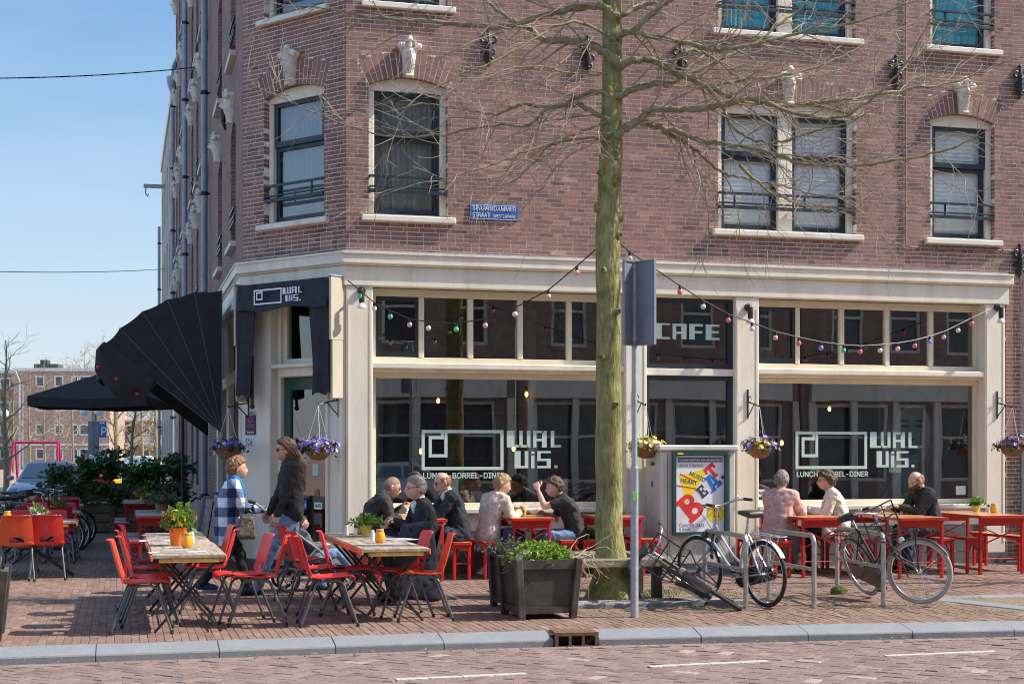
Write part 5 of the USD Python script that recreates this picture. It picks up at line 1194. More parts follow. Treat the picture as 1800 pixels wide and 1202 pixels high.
for k in range(14):
    p = np.array([0, r_.uniform(-.2, .25), .0]); d = np.array([1, r_.uniform(-.2, .5), r_.uniform(-.1, .6)]); pts = [p]
    for i in range(9): d = d + r_.normal(0, .35, 3) + [0, 0, -.08]; d /= np.linalg.norm(d); p = p + d * r_.uniform(.05, .09); pts.append(p)
    mb = MB(); mb.tube(pts, np.linspace(.006, .002, len(pts)), 5); part(mb, 'stem', 'creeper', t) if 'creeper' in MATS else (mat('creeper', (.42, .33, .20), .8, .2, 20), part(mb, 'stem', 'creeper', t))

# things on the tables
mat('pot_orange', (.80, .20, .02), .35, .05); mat('pot_yellow', (.72, .55, .12), .4, .08); mat('pot_grey', (.45, .44, .42), .5, .1); mat('pot_brown', (.28, .18, .13), .6, .15); mat('pot_white', (.75, .75, .72), .35, .05); mat('jar_amber', (.78, .36, .02), .12, .12, 20, coat=.6); mat('jar_lid', (.65, .30, .05), .4, .1); mat('salt', (.75, .76, .78), .25, .05); mat('cap_dark', (.03, .035, .06), .35); mat('china', (.8, .79, .76), .25, .03); mat('juice', (.75, .33, .02), .2)
def pot_plant(label, p, rp, hp, pot, leaf, n, rad, size, seed, flowers=(), sc=(1, 1, .9)):
    r = np.random.default_rng(seed); t = thing('flower_pot', label, 'potted plant', mat4(p))
    mb = MB(); mb.lathe([(0, 0), (rp * .78, 0), (rp, hp), (rp * 1.06, hp), (rp * 1.06, hp - .012), (rp * .93, hp - .012), (rp * .9, hp - .03), (0, hp - .03)], 18); part(mb, 'pot', pot, t, smooth=40)
    v = r.normal(size=(n, 3)); v /= np.linalg.norm(v, axis=1, keepdims=True); v *= r.uniform(.3, 1, (n, 1)) * rad; v = v * sc; v[:, 2] = np.abs(v[:, 2]) + hp - .01
    mb = MB(); leaves(mb, v, size, r, .5); data(part(mb, 'foliage', leaf, t), kind='stuff')
    mb = MB()
    for k in range(8): e = v[r.integers(n)]; mb.tube([(0, 0, hp - .03), e * [.5, .5, .7], e], .003, 4)
    data(part(mb, 'stems', 'leaf_dark', t), kind='stuff')
    for m_, k in flowers:
        mb = MB(); blooms(mb, v[r.integers(0, n, k)] * [1.05, 1.05, 1.03], size * .42, r); data(part(mb, 'flowers', m_, t), kind='stuff')
    return t
def jar(label, p, s=1.):
    t = thing('condiment_jar', label, 'jar', mat4(p, s=s)); mb = MB(); mb.lathe([(0, 0), (.035, 0), (.05, .02), (.053, .05), (.045, .085), (.036, .10), (.036, .108), (0, .108)], 16); part(mb, 'jar_body', 'jar_amber', t, smooth=50)
    mb = MB(); mb.lathe([(0, .128), (.034, .127), (.038, .12), (.038, .108), (0, .108)], 16); part(mb, 'lid', 'jar_lid', t); return t
def shaker(label, p, cap='salt'):
    t = thing('salt_shaker', label, 'shaker', mat4(p)); mb = MB(); mb.lathe([(0, 0), (.022, 0), (.024, .01), (.018, .075), (0, .075)], 12); part(mb, 'body', 'salt', t, smooth=40); mb = MB(); mb.lathe([(0, .11), (.012, .108), (.018, .098), (.019, .076), (0, .076)], 12); part(mb, 'cap', cap, t); return t
def sheet_on(label, p, w, h, rz, name='menu_sheet'):
    t = thing(name, label, 'menu', mat4(p, rz)); mb = MB(); mb.box((0, 0, .0012), (w, h, .0015)); part(mb, 'paper', 'paper', t); mb = MB()
    for i in range(7): mb.box((-w * .1 + (i % 3) * .01, -h * .36 + i * h * .11, .0024), (w * (.5 + .2 * (i % 2)), h * .02, .0006))
    mb.box((w * .0, h * .42, .0024), (w * .4, h * .06, .0006)); data(part(mb, 'print', 'print_ink', t), kind='stuff'); return t
def tb(px, py, z): return ground_at(px, py, z)
z1 = .708
pot_plant('bright orange pot with red flowers and a small citrus sprig', tb(313, 958, z1), .088, .17, 'pot_orange', 'leaf_bright', 260, .19, .075, 11, (('petal_red', 14), ('petal_yellow', 16)), (1, 1, 1.25))
jar('amber condiment jar beside the orange pot', tb(329, 962, z1), 1.1); shaker('salt shaker behind the amber jar on the front wooden table', tb(338, 953, z1)); shaker('dark capped pepper shaker beside the orange pot', tb(333, 952, z1), 'cap_dark')
sheet_on('white menu sheet at the near end of the front wooden table', tb(312, 970, z1), .50, .16, .08); sheet_on('white menu sheet left of the orange pot', tb(276, 950, z1), .34, .22, -.1); sheet_on('white menu sheet at the far end behind the orange pot', tb(285, 940, z1), .42, .2, .15)
pot_plant('yellow pot of fresh herbs on the second wooden table', tb(645, 942, z1), .06, .12, 'pot_yellow', 'leaf_bright', 220, .16, .06, 12, (), (1.3, 1, .8))
jar('amber condiment jar at the near side of the herb pot', tb(668, 953, z1), 1.05); jar('amber condiment jar behind the herb pot', tb(632, 938, z1)); shaker('salt shaker at the left end of the second wooden table', tb(609, 940, z1)); shaker('dark capped pepper shaker beside the herbs', tb(625, 939, z1), 'cap_dark'); shaker('salt shaker with a white cap between herbs and amber jar', tb(655, 950, z1))
sheet_on('menu sheets lying before the man in glasses', tb(700, 947, z1), .30, .42, .3)
zb = .775
pot_plant('yellow pot with glossy green leaves on the table of the woman in beige', ground_at(902, 902, zb), .07, .11, 'jar_amber', 'leaf_dark', 150, .17, .075, 13, (('petal_red', 4),)); jar('amber condiment jar before the man in black T-shirt', ground_at(918, 906, zb))
jar('amber condiment jar before the bearded man', ground_at(1596, 903, zb)); jar('amber condiment jar at the right edge table', ground_at(1747, 901, zb)); shaker('salt shaker beside the bearded man\'s amber jar', ground_at(1585, 903, zb)); shaker('pepper shaker at the right edge table', ground_at(1738, 900, zb), 'cap_dark')
pot_plant('small yellow pot with grassy plant on the right edge table', ground_at(1716, 899, zb), .055, .09, 'pot_yellow', 'leaf_bright', 90, .13, .07, 14, (('petal_red', 3),))
def bowl(label, p, food, r=.08, name='bowl'):
    t = thing(name, label, name, mat4(p)); mb = MB(); mb.lathe([(0, 0), (r * .5, 0), (r * .9, .045), (r, .065), (r * .94, .065), (r * .8, .04), (0, .03)], 18); part(mb, 'dish', 'china', t, smooth=40); mb = MB()
    for k in range(9): mb.ball((r * .5 * math.cos(k * 2.4) * (k / 9), r * .5 * math.sin(k * 2.4) * (k / 9), .045), r * .28, 1, (1, 1, .6))
    data(part(mb, 'food', food, t), kind='stuff'); return t
bowl('white bowl before the man in black T-shirt', ground_at(939, 904, zb), 'leaf_bright', .085); bowl('plate of bread before the woman in beige', ground_at(896, 908, zb), 'beer_wood', .1, 'plate'); bowl('plate of salad between the man in a hoodie and the bald man', ground_at(722, 909, zb), 'leaf_bright', .11, 'plate'); bowl('plate with bread before the man in a hoodie', ground_at(703, 911, zb), 'beer_wood', .11, 'plate')
t = thing('juice_glass', 'small glass of orange juice on the table of the woman in beige', 'glass', mat4(ground_at(924, 901, zb))); mb = MB(); mb.lathe([(0, 0), (.03, 0), (.034, .11), (.031, .11), (.028, .006), (0, .006)], 14); part(mb, 'glass', 'clear_glass', t); mb = MB(); mb.lathe([(0, .008), (.027, .008), (.029, .06), (0, .06)], 12); part(mb, 'juice', 'juice', t)
sheet_on('menu sheet lying on the table behind the tree', ground_at(1035, 902, zb), .4, .2, 0)
p = at_depth(72, 900, 19.1); pot_plant('white pot of white daisies on the first shaded table', (p[0] - .03, p[1] - .1, .73), .07, .09, 'pot_white', 'leaf_bright', 120, .14, .06, 15, (('petal_white', 22),)); jar('amber jar left of the white daisies', (p[0] - .40, p[1] - .15, .73)); 
p = at_depth(90, 900, 22.2); jar('amber jar on the second shaded table', (p[0] - .18, p[1], .73)); shaker('pepper shaker on the second shaded table', (p[0], p[1] + .05, .73), 'cap_dark'); pot_plant('small succulent pot on the second shaded table', (p[0] + .12, p[1] - .2, .73), .06, .06, 'pot_grey', 'leaf_bright', 90, .12, .08, 16)
p = at_depth(98, 900, 25.2); jar('amber jar on the last shaded table', (p[0] - .12, p[1], .73)); shaker('shaker on the last shaded table', (p[0] + .05, p[1] + .05, .73))
p = at_depth(277, 900, 20.6); pot_plant('spreading green fern pot on the nearer shaded beer table', (p[0] + .05, p[1], .78), .09, .13, 'pot_brown', 'leaf_grey', 320, .26, .09, 17, (), (1.1, 1.1, .55))
p = at_depth(252, 900, 25.2); pot_plant('yellow pot with pink and orange flowers on the farther shaded table', (p[0], p[1], .78), .06, .10, 'pot_yellow', 'leaf_bright', 120, .15, .07, 18, (('petal_red', 8), ('petal_yellow', 10), ('petal_violet', 6)))

mb = MB(); r_ = np.random.default_rng(21)
for k in range(170):
    x = r_.uniform(-4.2, 7.); y = (kerb_y(x) - abs(r_.normal(0, .12)) - .01, RZ + .006) if k % 3 else (kerb_y(x) + .33 + abs(r_.normal(0, .9)), .006); s_ = r_.uniform(.008, .022); a = r_.uniform(0, 6.28); d = np.array([math.cos(a), math.sin(a), 0]) * s_; e = np.array([-d[1], d[0], 0]) * .6; p = np.array([x, y[0], y[1]])
    mb.add([p - d, p + e + [0, 0, .004], p + d, p - e + [0, 0, .005]], [[0, 1, 2], [0, 2, 3]])
mat('leaf_litter', (.40, .27, .15), .9, .4, 30); single(mb, 'leaf_litter', 'leaf_litter', 'dry scraps of leaves along the kerb and gutter', 'leaf litter', kind='stuff')
mb = MB(); r_ = np.random.default_rng(33)
for k in range(5200):
    x = -9.2 + round((r_.uniform(1.6, 6.4) + 9.2) / .0695) * .0695 - .0012; y = r_.uniform(-6.25, -3.7)
    if y < kerb_y(x) + .32 or meshkit.noise(np.array([[x * 1.1, y * 1.6, 3.]]))[0] < .52 or r_.random() < .3: continue
    l_ = r_.uniform(.02, .11); w_ = r_.uniform(.004, .010); h_ = r_.uniform(.003, .007); mb.add([(x - w_, y, .0005), (x, y - l_ / 2, .001), (x + w_, y, .0005), (x, y + l_ / 2, .001), (x, y, h_)], [[0, 1, 4], [1, 2, 4], [2, 3, 4], [3, 0, 4]])
mat('joint_moss', (.16, .175, .05), .95, .4, 30); single(mb, 'joint_moss', 'joint_moss', 'thin moss in the paving joints round the bicycle hoops', 'moss', kind='stuff')
# ------------------------------------------------------------------ bicycle hoops, tree bench, tree grate
mat('steel_hoop', (.42, .40, .37), .38, .15, 10, metal=.7, bump=.05)
def hoop(label, a, b, h=.745):
    a, b = np.array([*a, 0.]), np.array([*b, 0.]); t = thing('bicycle_hoop', label, 'bike rack', mat4(a)); d = b - a; L_ = np.linalg.norm(d); d /= L_; r = .085; pts = [np.array([0, 0, 0.]), np.array([0, 0, h - r])]
    for k in range(1, 7): g = k / 6 * math.pi / 2; pts.append(d * (r - r * math.cos(g)) + [0, 0, h - r + r * math.sin(g)])
    for k in range(0, 7): g = k / 6 * math.pi / 2; pts.append(d * (L_ - r + r * math.sin(g)) + [0, 0, h - r + r * math.cos(g)])
    pts.append(d * L_); mb = MB(); mb.tube(pts, .025, 14); part(mb, 'bent_tube', 'steel_hoop', t, smooth=50)
    mb = MB(); mb.tube([d * .02 + [0, 0, .40], d * (L_ - .02) + [0, 0, .40]], .02, 12); part(mb, 'middle_rail', 'steel_hoop', t, smooth=50)
hoop('steel bicycle hoop at the left, the silver bicycle leaning behind it', (3.35, -4.02), (3.33, -5.16)); hoop('middle steel bicycle hoop, standing free of bicycles', (4.06, -4.12), (4.04, -5.26)); hoop('steel bicycle hoop at the right, the black bicycle leaning on it', (5.06, -3.78), (4.86, -5.2))
mat('bench_wood', (.20, .175, .13), .85, .25, 6, stretch=(1, 6, 6), bump=.3, dirt=(.13, .13, .06), dscale=2)
TR = np.array([2.50, -3.28]); t = thing('tree_bench', 'weathered grey timber bench built round the tree trunk', 'bench', mat4((TR[0], TR[1], .004)))
for (c_, d_) in (((-.18, -.60, .40), (1.24, .30, .085)), ((-.18, .55, .40), (1.24, .28, .085)), ((.37, -.03, .40), (.14, .83, .085)), ((-.72, -.03, .40), (.14, .83, .085))):
    mb = MB(); mb.box(c_, d_, b=.008); part(mb, 'seat_beam', 'bench_wood', t)
for x, y in ((.36, -.55), (.36, .05), (-.72, -.55), (-.72, .5)):
    mb = MB(); mb.box((x, y, .178), (.09, .12, .356), b=.006); part(mb, 'leg', 'planter_black', t)
t = thing('tree_grate', 'perforated iron tree grate with a granite edge round the trunk', 'tree grate', mat4((TR[0] - .05, TR[1] - .78, 0)))
sl = [affinity.rotate(sbox(-1.0 + i * .085, -.28 + j * .12, -1.0 + i * .085 + .05, -.28 + j * .12 + .028).buffer(.008), 18) for i in range(22) for j in range(3)]
mb = MB(); mb.poly(sbox(-1.05, -.42, 1.05, .3).difference(unary_union(sl)), .02, (0, 0, -.012), (1, 0, 0), (0, 1, 0)); part(mb, 'grate_plate', 'concrete_tile', t)
mb = MB(); mb.box((0, -.50, .0), (2.3, .10, .08), b=.008); part(mb, 'granite_edge', 'granite', t)
mb = MB(); mb.poly(sbox(-1.1, -.44, 1.1, 1.75), .01, (0, 0, -.05), (1, 0, 0), (0, 1, 0)); part(mb, 'soil_bed', 'soil', t)
mat('moss', (.11, .14, .035), .95, .4, 30, bump=.5); mat('grass', (.10, .17, .03), .7, .35, 20, trans=.3)
mb = MB(); r_ = np.random.default_rng(4)
for k in range(2600):
    g = r_.uniform(0, 6.28); rr = r_.normal(.42, .22); p = np.array([TR[0] + rr * math.cos(g) * 1.9 + .2, TR[1] - .2 + rr * math.sin(g) * .9, -.03]); 
    if meshkit.noise(np.array([p * 3.1]))[0] < .5: continue
    h_ = r_.uniform(.03, .09); l_ = r_.normal(0, .025, 2); w_ = r_.normal(0, .004, 2); mb.add([p + [w_[0], w_[1], 0], p - [w_[0], w_[1], 0], p + [l_[0], l_[1], h_]], [[0, 1, 2]])
single(mb, 'grass_tufts', 'grass', 'short green grass and moss round the foot of the tree', 'grass', kind='stuff')
t = thing('moss_clump', 'yellow green moss clump at the foot of the right bicycle hoop', 'moss', mat4((5.04, -3.86, 0))); mb = MB(); m_ = ico(4); v = m_[0] * (1 + .35 * (meshkit.fbm(m_[0] * 3.5, 4) - .5)[:, None]) * [.10, .06, .065]; v[:, 2] = np.maximum(v[:, 2] + .03, -.01); mb.add(v, m_[1]); part(mb, 'clump', 'moss', t, smooth=True)
t = thing('manhole_cover', 'dark iron cover set in the pavement behind the second wooden table', 'manhole cover', mat4((.98, -3.2, .002))); mb = MB(); mb.poly(sbox(-.28, -.28, .28, .28), .012, (0, 0, -.004), (1, 0, 0), (0, 1, 0)); part(mb, 'frame', 'granite', t); mb = MB()
for i in range(5): mb.box((0, -.2 + i * .1, .012), (.44, .05, .008), b=.002)
part(mb, 'ribbed_lid', 'rust_iron', t)
t = thing('crushed_bottle', 'crushed clear plastic bottle lying behind the black bicycle wheel', 'litter', mat4(ground_at(1658, 1012), .9)); mb = MB(); pts = [(x, .01 * math.sin(x * 40), .05) for x in np.linspace(-.1, .1, 9)]; mb.tube(pts, [.012, .014, .04, .045, .032, .044, .036, .045, .04], 10); part(mb, 'bottle', 'clear_glass', t, smooth=30)
# ------------------------------------------------------------------ people
def sph(p, r, n=12): return m3.Manifold.sphere(float(r), n).translate([float(x) for x in p])
def hull(*pr): return m3.Manifold.batch_hull([sph(p, r) for p, r in pr])
def union(ms): return m3.Manifold.batch_boolean(ms, m3.OpType.Add)
def to_tm(m):
    q = m.to_mesh(); return trimesh.Trimesh(np.array(q.vert_properties[:, :3], float), np.array(q.tri_verts), process=True)
def to_m(t): return m3.Manifold(m3.Mesh(np.asarray(t.vertices, np.float32), np.asarray(t.faces, np.uint32)))
def soften(m, ref=.03, it=10, fold=0., fs=14., seed=0):
    t = to_tm(m.refine_to_length(ref)); trimesh.smoothing.filter_taubin(t, iterations=it)
    if fold:
        p = np.array(t.vertices); q_ = p @ np.array([[.8, .1, .6], [-.1, 1, .1], [-.6, 0, .8]]) * [fs * 1.5, fs * .8, fs * .7]; d = .7 * (meshkit.fbm(q_ + seed, 3, seed) - .5) - 1.1 * (np.abs(meshkit.noise(q_ * 1.3 + 5, seed + 3) - .5) - .25) - .5 * (np.abs(meshkit.noise(q_ * 2.9 + 9, seed + 4) - .5) - .25)
        t.vertices = p + np.array(t.vertex_normals) * (d * fold)[:, None]
    return t
def ik(a, t, l1, l2, hint):
    a, t = np.asarray(a, float), np.asarray(t, float); d = t - a; L_ = np.linalg.norm(d); L2 = min(L_, (l1 + l2) * .995); d = d / L_; t = a + d * L2
    x = (l1 * l1 - l2 * l2 + L2 * L2) / (2 * L2); h = math.sqrt(max(l1 * l1 - x * x, 0)); hint = np.asarray(hint, float); hint = hint - d * (hint @ d); hint /= np.linalg.norm(hint) + 1e-9
    return a + d * x + hint * h, t
HD = ico(4)
def head_shape():
    d = HD[0]; x, y, z = d.T; g = lambda v, c, s: np.exp(-((v - c) / s) ** 2); fr = np.clip(x, 0, 1)
    P = np.stack([x * .098, y * .076, z * .116], 1); jaw = np.clip(-z, 0, 1)
    P[:, 1] *= 1 - .34 * jaw ** 1.3; P[:, 0] += .040 * jaw * fr - .012 * g(z, .9, .4) * 0; P[:, 0] *= np.where((x < 0) & (z < 0), 1 - .38 * jaw, 1)
    P[:, 0] += fr * (.021 * g(y, 0, .13) * g(z, -.17, .15) + .010 * g(y, 0, .1) * g(z, .02, .14) + .006 * g(z, .20, .10) * g(np.abs(y), .3, .3) - .012 * g(np.abs(y), .36, .17) * g(z, .05, .10) + .005 * g(z, -.46, .05) * g(y, 0, .25) - .005 * g(z, -.52, .025) * g(y, 0, .25) + .005 * g(z, -.57, .05) * g(y, 0, .2) + .008 * g(z, -.85, .16) * g(y, 0, .3) + .004 * g(np.abs(y), .45, .2) * g(z, -.2, .2))
    return P
HP = head_shape(); HN = np.array(trimesh.Trimesh(HP, HD[1], process=False).vertex_normals)
def head_manifold():
    ms = [to_m(trimesh.Trimesh(HP, HD[1], process=False))]
    for q in (-1, 1): ms.append(m3.Manifold.sphere(1., 16).scale([.022, .010, .033]).rotate([0, 0, q * -18]).translate([-.008, q * .077, -.006]))
    return union(ms)
HEAD = head_manifold()
def frame(xdir, up):
    x = np.asarray(xdir, float); x /= np.linalg.norm(x); y = np.cross(up, x); y /= np.linalg.norm(y); return np.stack([x, y, np.cross(x, y)], 1)
def aff(m, R, p, s=1.): return m.transform(np.hstack([np.asarray(R) * s, np.asarray(p, float)[:, None]]).tolist())
def hand_m(side, curl=.5, grip=False):
    """wrist at the origin, fingers along +x, palm facing -z, thumb towards y * side"""
    s = side; ms = [hull(((0, 0, 0), .024), ((.03, .022, 0), .018), ((.03, -.022, 0), .018), ((.085, .030, .002), .013), ((.085, -.030, -.002), .012))]
    for k, (y, L_) in enumerate(((.031, .072), (.011, .082), (-.010, .076), (-.030, .060))):
        p = np.array([.085, y * s, 0.]); a = 0.; c = curl * (1 + .12 * k)
        for f in (.45, .32, .26):
            a += c * .9; q = p + np.array([math.cos(a), .04 * (y * s) / .03, -math.sin(a)]) * L_ * f; ms.append(hull((p, .0092), (q, .0082))); p = q
    p = np.array([.022, .026 * s, -.004])
    for dv, L_ in (((.62, .68 * s, -.38), .045), ((.85, .30 * s, -.42), .034), ((.95, -.05 * s, -.3), .026)):
        q = p + np.array(dv) * L_; ms.append(hull((p, .012), (q, .0095))); p = q
    return union(ms)
skin_n = {}
mat('lip', (.42, .17, .14), .5); mat('skin', (.56, .33, .235), .5, .06, 25, spec=.4); mat('skin_pink', (.60, .36, .27), .5, .06, 25, spec=.4)
for n_, c in (('hair_brown', (.085, .045, .025)), ('hair_dark', (.04, .028, .02)), ('hair_grey', (.23, .20, .17)), ('hair_blond', (.33, .20, .10)), ('hair_ginger', (.26, .12, .055)), ('stubble', (.26, .17, .13)), ('beard', (.10, .05, .028))): mat(n_, c, .6, .35, 90, bump=.6, bscale=250, stretch=(1, 1, .35))
for n_, c in (('cloth_black', (.014, .014, .016)), ('cloth_charcoal', (.03, .028, .028)), ('cloth_navy', (.016, .02, .036)), ('cloth_beige', (.60, .47, .39)), ('cloth_pink', (.56, .33, .30)), ('cloth_cream', (.66, .59, .50)), ('cloth_white', (.74, .76, .80)), ('denim', (.15, .25, .42)), ('denim_dark', (.03, .045, .08)), ('scarf_blue', (.015, .13, .40)), ('cloth_grey', (.16, .16, .17)), ('shoe_black', (.015, .014, .013)), ('shoe_blue', (.03, .07, .20)), ('shoe_brown', (.10, .06, .04)), ('shoe_white', (.7, .7, .7)), ('cloth_brown', (.12, .085, .075))): mat(n_, c, .85, .16, 22, bump=.35, bscale=160)
MATS['plaid'] = usdkit.material(stage, '/World/Looks/plaid', {'tc': ('texture_coordinate', {}), 'mp': ('mapping', {'scale': (13., 13., 11.5)}), 'sx': ('separate_xyz', {}), 'wx': ('math', {'math_type': 'sine'}), 'wz': ('math', {'math_type': 'sine'}), 'ax': ('math', {'math_type': 'multiply', 'value2': 2.4}), 'az': ('math', {'math_type': 'multiply', 'value2': 2.4}), 'gx': ('math', {'math_type': 'greater_than', 'value2': 0.}), 'gz': ('math', {'math_type': 'greater_than', 'value2': 0.}), 's': ('math', {'math_type': 'add'}), 'h': ('math', {'math_type': 'multiply', 'value2': .5}),
    'r': ('rgb_ramp', {'ramp': [(0, (.72, .74, .78)), (.25, (.72, .74, .78)), (.26, (.13, .19, .32)), (.74, (.13, .19, .32)), (.75, (.018, .032, .085)), (1, (.018, .032, .085))]}), 'p': ('principled_bsdf', {'roughness': .95})},
    [('tc.object', 'mp.vector'), ('mp.vector', 'sx.vector'), ('sx.x', 'ax.value1'), ('sx.z', 'az.value1'), ('ax.value', 'wx.value1'), ('az.value', 'wz.value1'), ('wx.value', 'gx.value1'), ('wz.value', 'gz.value1'), ('gx.value', 's.value1'), ('gz.value', 's.value2'), ('s.value', 'h.value1'), ('h.value', 'r.fac'), ('r.color', 'p.base_color')], surface='p.BSDF')
def hair_mesh(style, th, seed):
    x, y, z = HD[0].T
    if style == 'ring': hl = np.interp(x, [-1, -.2, 0, .25, .5], [-.55, -.4, -.05, .1, .9]); top = .52; w = np.clip((z - hl) / .12, 0, 1) * np.clip((top - z) / .15, 0, 1) * (x < .5)
    elif style == 'beard': w = np.clip((-.30 - z + .25 * np.clip(np.abs(y) - .35, 0, 1)) / .12, 0, 1) * np.clip((x - .0) / .2, 0, 1) * (1 - np.exp(-((z + .5) / .035) ** 2) * np.exp(-(y / .22) ** 2))
    else: hl = np.interp(x, [-1, -.3, -.05, .12, .45, .75, 1], [-.62, -.5, -.2, .18, .42, .55, .58]); w = np.clip((z - hl) / .13, 0, 1)
    w = w * w * (3 - 2 * w); n = meshkit.fbm(HP * [60, 60, 25], 3, seed); off = w * th * (.25 + 1.5 * n)
    P = HP + HN * (off - .0008)[:, None]; keep = (w[HD[1]] > .02).any(1); f = HD[1][keep]; u, inv = np.unique(f, return_inverse=True)
    return P[u], inv.reshape(-1, 3)

def person(label, M, hz=.50, lean=.25, curve=.25, hpitch=.1, hyaw=0., hands=None, sit=True, feet=None, knees=None, top='cloth_black', sleeve=1., sleeve_mat=None, pants='denim_dark', shoes='shoe_black', hair=('short', 'hair_brown', .016), skin='skin', sc=1., female=False, coat=None, curls=(.5, .5), glasses=None, beard=None, collar=None, hood=False, long_hair=None, scarf=None, thick=1., group=None, hand_up=None, elbow=None):
    t = thing('person', label, 'person', M @ np.diag([sc, sc, sc, 1.]), group)
    sw = .175 if female else .195; hs_ = 1.09; seed = abs(hash(label)) % 97 if False else sum(map(ord, label)) % 97
    hip = np.array([0, 0, hz]); s1 = np.array([math.sin(lean), 0, math.cos(lean)]); s2 = np.array([math.sin(lean + curve), 0, math.cos(lean + curve)])
    waist = hip + s1 * .18; chest = waist + s1 * .16 + s2 * .02; shc = chest + s2 * .14; neck = shc + s2 * .05; hdir = np.array([math.sin(lean * .5 + curve + hpitch * .4), 0, math.cos(lean * .5 + curve + hpitch * .4)]); hb = neck + hdir * .052
    cy, sy_ = math.cos(hyaw), math.sin(hyaw); cp, sp_ = math.cos(hpitch), math.sin(hpitch)
    RH = np.array([[cy, -sy_, 0], [sy_, cy, 0], [0, 0, 1]]) @ np.array([[cp, 0, sp_], [0, 1, 0], [-sp_, 0, cp]]); hc = hb + RH @ np.array([.028, 0, .095])
    Sh = [shc + [0, q * sw, -.01] for q in (1, -1)]; Hp = [hip + [0, q * .09, -.01] for q in (1, -1)]
    if hands is None: hands = [(.40, .12, .80), (.40, -.12, .80)]
    if sit:
        kn = knees or [(.42, .13, hz + .0), (.42, -.13, hz + .0)]; ft = feet or [(.40, .13, .09), (.38, -.13, .09)]
    else:
        ft = feet; kn = knees
    kn = [np.array(k, float) for k in kn]; an = [np.array(k, float) for k in ft]
    wr, el = [], []
    for i, q in enumerate((1, -1)):
        e, w = ik(Sh[i], hands[i], .285, .255, (elbow[i] if elbow else (-.3, q * .5, -1.))); el.append(e); wr.append(w)
    def torso(g): return [hull((Hp[0], .105 + g), (Hp[1], .105 + g), (waist + [0, .05, 0], .095 * thick + g), (waist - [0, .05, 0], .095 * thick + g)), hull((waist + [0, .05, 0], .095 * thick + g), (waist - [0, .05, 0], .095 * thick + g), (chest + [0, .075, 0], .098 + g), (chest - [0, .075, 0], .098 + g)), hull((chest + [0, .075, 0], .098 + g), (chest - [0, .075, 0], .098 + g), (Sh[0], .058 + g), (Sh[1], .058 + g), (shc + s2 * .02, .06 + g))]
    def arm(i, g, f=1.):
        m_ = [hull((Sh[i], .062 + g), (el[i], .046 + g))] if f >= .5 else [hull((Sh[i], .056 + g), (Sh[i] + (el[i] - Sh[i]) * f * 2, .046 + g))]
        if f > .5: m_.append(hull((el[i], .046 + g), (el[i] + (wr[i] - el[i]) * (f - .5) * 2, .028 + g + .008 * (1 - (f - .5) * 2))))
        return m_
    def leg(i, g): return [hull((Hp[i], .088 + g), (kn[i], .058 + g)), hull((kn[i], .056 + g), (kn[i] + (an[i] - kn[i]) * .35, .055 + g), (an[i], .038 + g))]
    def foot(i, g):
        d = an[i] - kn[i]; d = d / np.linalg.norm(d); fw = np.array([1., 0, 0]); a = an[i]; heel = a + [-.05, 0, -.035]; toe = a + fw * .16 + [0, 0, -.05 if a[2] < .12 else -.045 - .3 * 0]
        if a[2] > .13: heel = a + [-.07, 0, .0]; toe = a + [.12, 0, -.09]
        return [hull((a, .036 + g), (heel, .032 + g), (a + (toe - a) * .6, .036 + g)), hull((a + (toe - a) * .55, .036 + g), (toe, .028 + g), (heel, .028 + g))]
    body = torso(-.004) + arm(0, -.002) + arm(1, -.002) + leg(0, -.004) + leg(1, -.004) + foot(0, -.008) + foot(1, -.008) + [hull((shc, .055), (neck, .052), (hb + RH @ np.array([.0, 0, .03]), .052))]
    bm = to_m(soften(union(body), .035, 8)); hs = []
    for i, q in enumerate((1, -1)):
        xd = wr[i] - el[i]; up = np.array([0, 0, 1.]) + np.array([0, q * .35, 0]); 
        if abs(xd[2]) > .8 * np.linalg.norm(xd): up = np.array([.3, q * 1., 0.])
        if hand_up: up = np.array(hand_up[i], float)
        hs.append(aff(hand_m(-q, curls[i]), frame(xd, up), wr[i] + xd / np.linalg.norm(xd) * .005))
    whole = union([bm, aff(HEAD, RH, hc, hs_)] + hs); raw('body', *((lambda q: (q.vertices, q.faces))(to_tm(whole))), skin, t, smooth=50)
    def cloth(name, ms, m_, fold=.03, ref=.024, it=5, fs=13.):
        q = soften(union(ms), ref, it, fold, fs, seed); return raw(name, q.vertices, q.faces, m_, t, smooth=60)
    g = .016
    trunk = torso(g) + [hull((shc, .062 + g), (neck - s2 * .012, .058))]
    if sleeve_mat: cloth('jacket' if coat else 'vest', trunk, top); cloth('sleeves', arm(0, .012, .97) + arm(1, .012, .97), sleeve_mat)
    else: cloth('coat' if coat else 'top', trunk + arm(0, .013, sleeve) + arm(1, .013, sleeve) + ([hull((Hp[0], .12), (Hp[1], .12), *( [(k * .5 + h * .5 if sit else h + [0, 0, -coat], .115) for k, h in zip(kn, Hp)] ))] if coat else []), top, .038)
    cloth('trousers', [hull((Hp[0], .109), (Hp[1], .109), (hip + s1 * .07, .10))] + leg(0, .012) + leg(1, .012), pants, .034)
    for i in (0, 1): cloth('shoe', foot(i, .004), shoes, 0, .02, 3)
    if hair[0] != 'none':
        v, f = hair_mesh(hair[0], hair[2], seed); raw('hair', hc + hs_ * v @ RH.T, f, hair[1], t, smooth=True)
    if beard:
        v, f = hair_mesh('beard', beard[1], seed); raw('beard', hc + hs_ * v @ RH.T, f, beard[0], t, smooth=True)
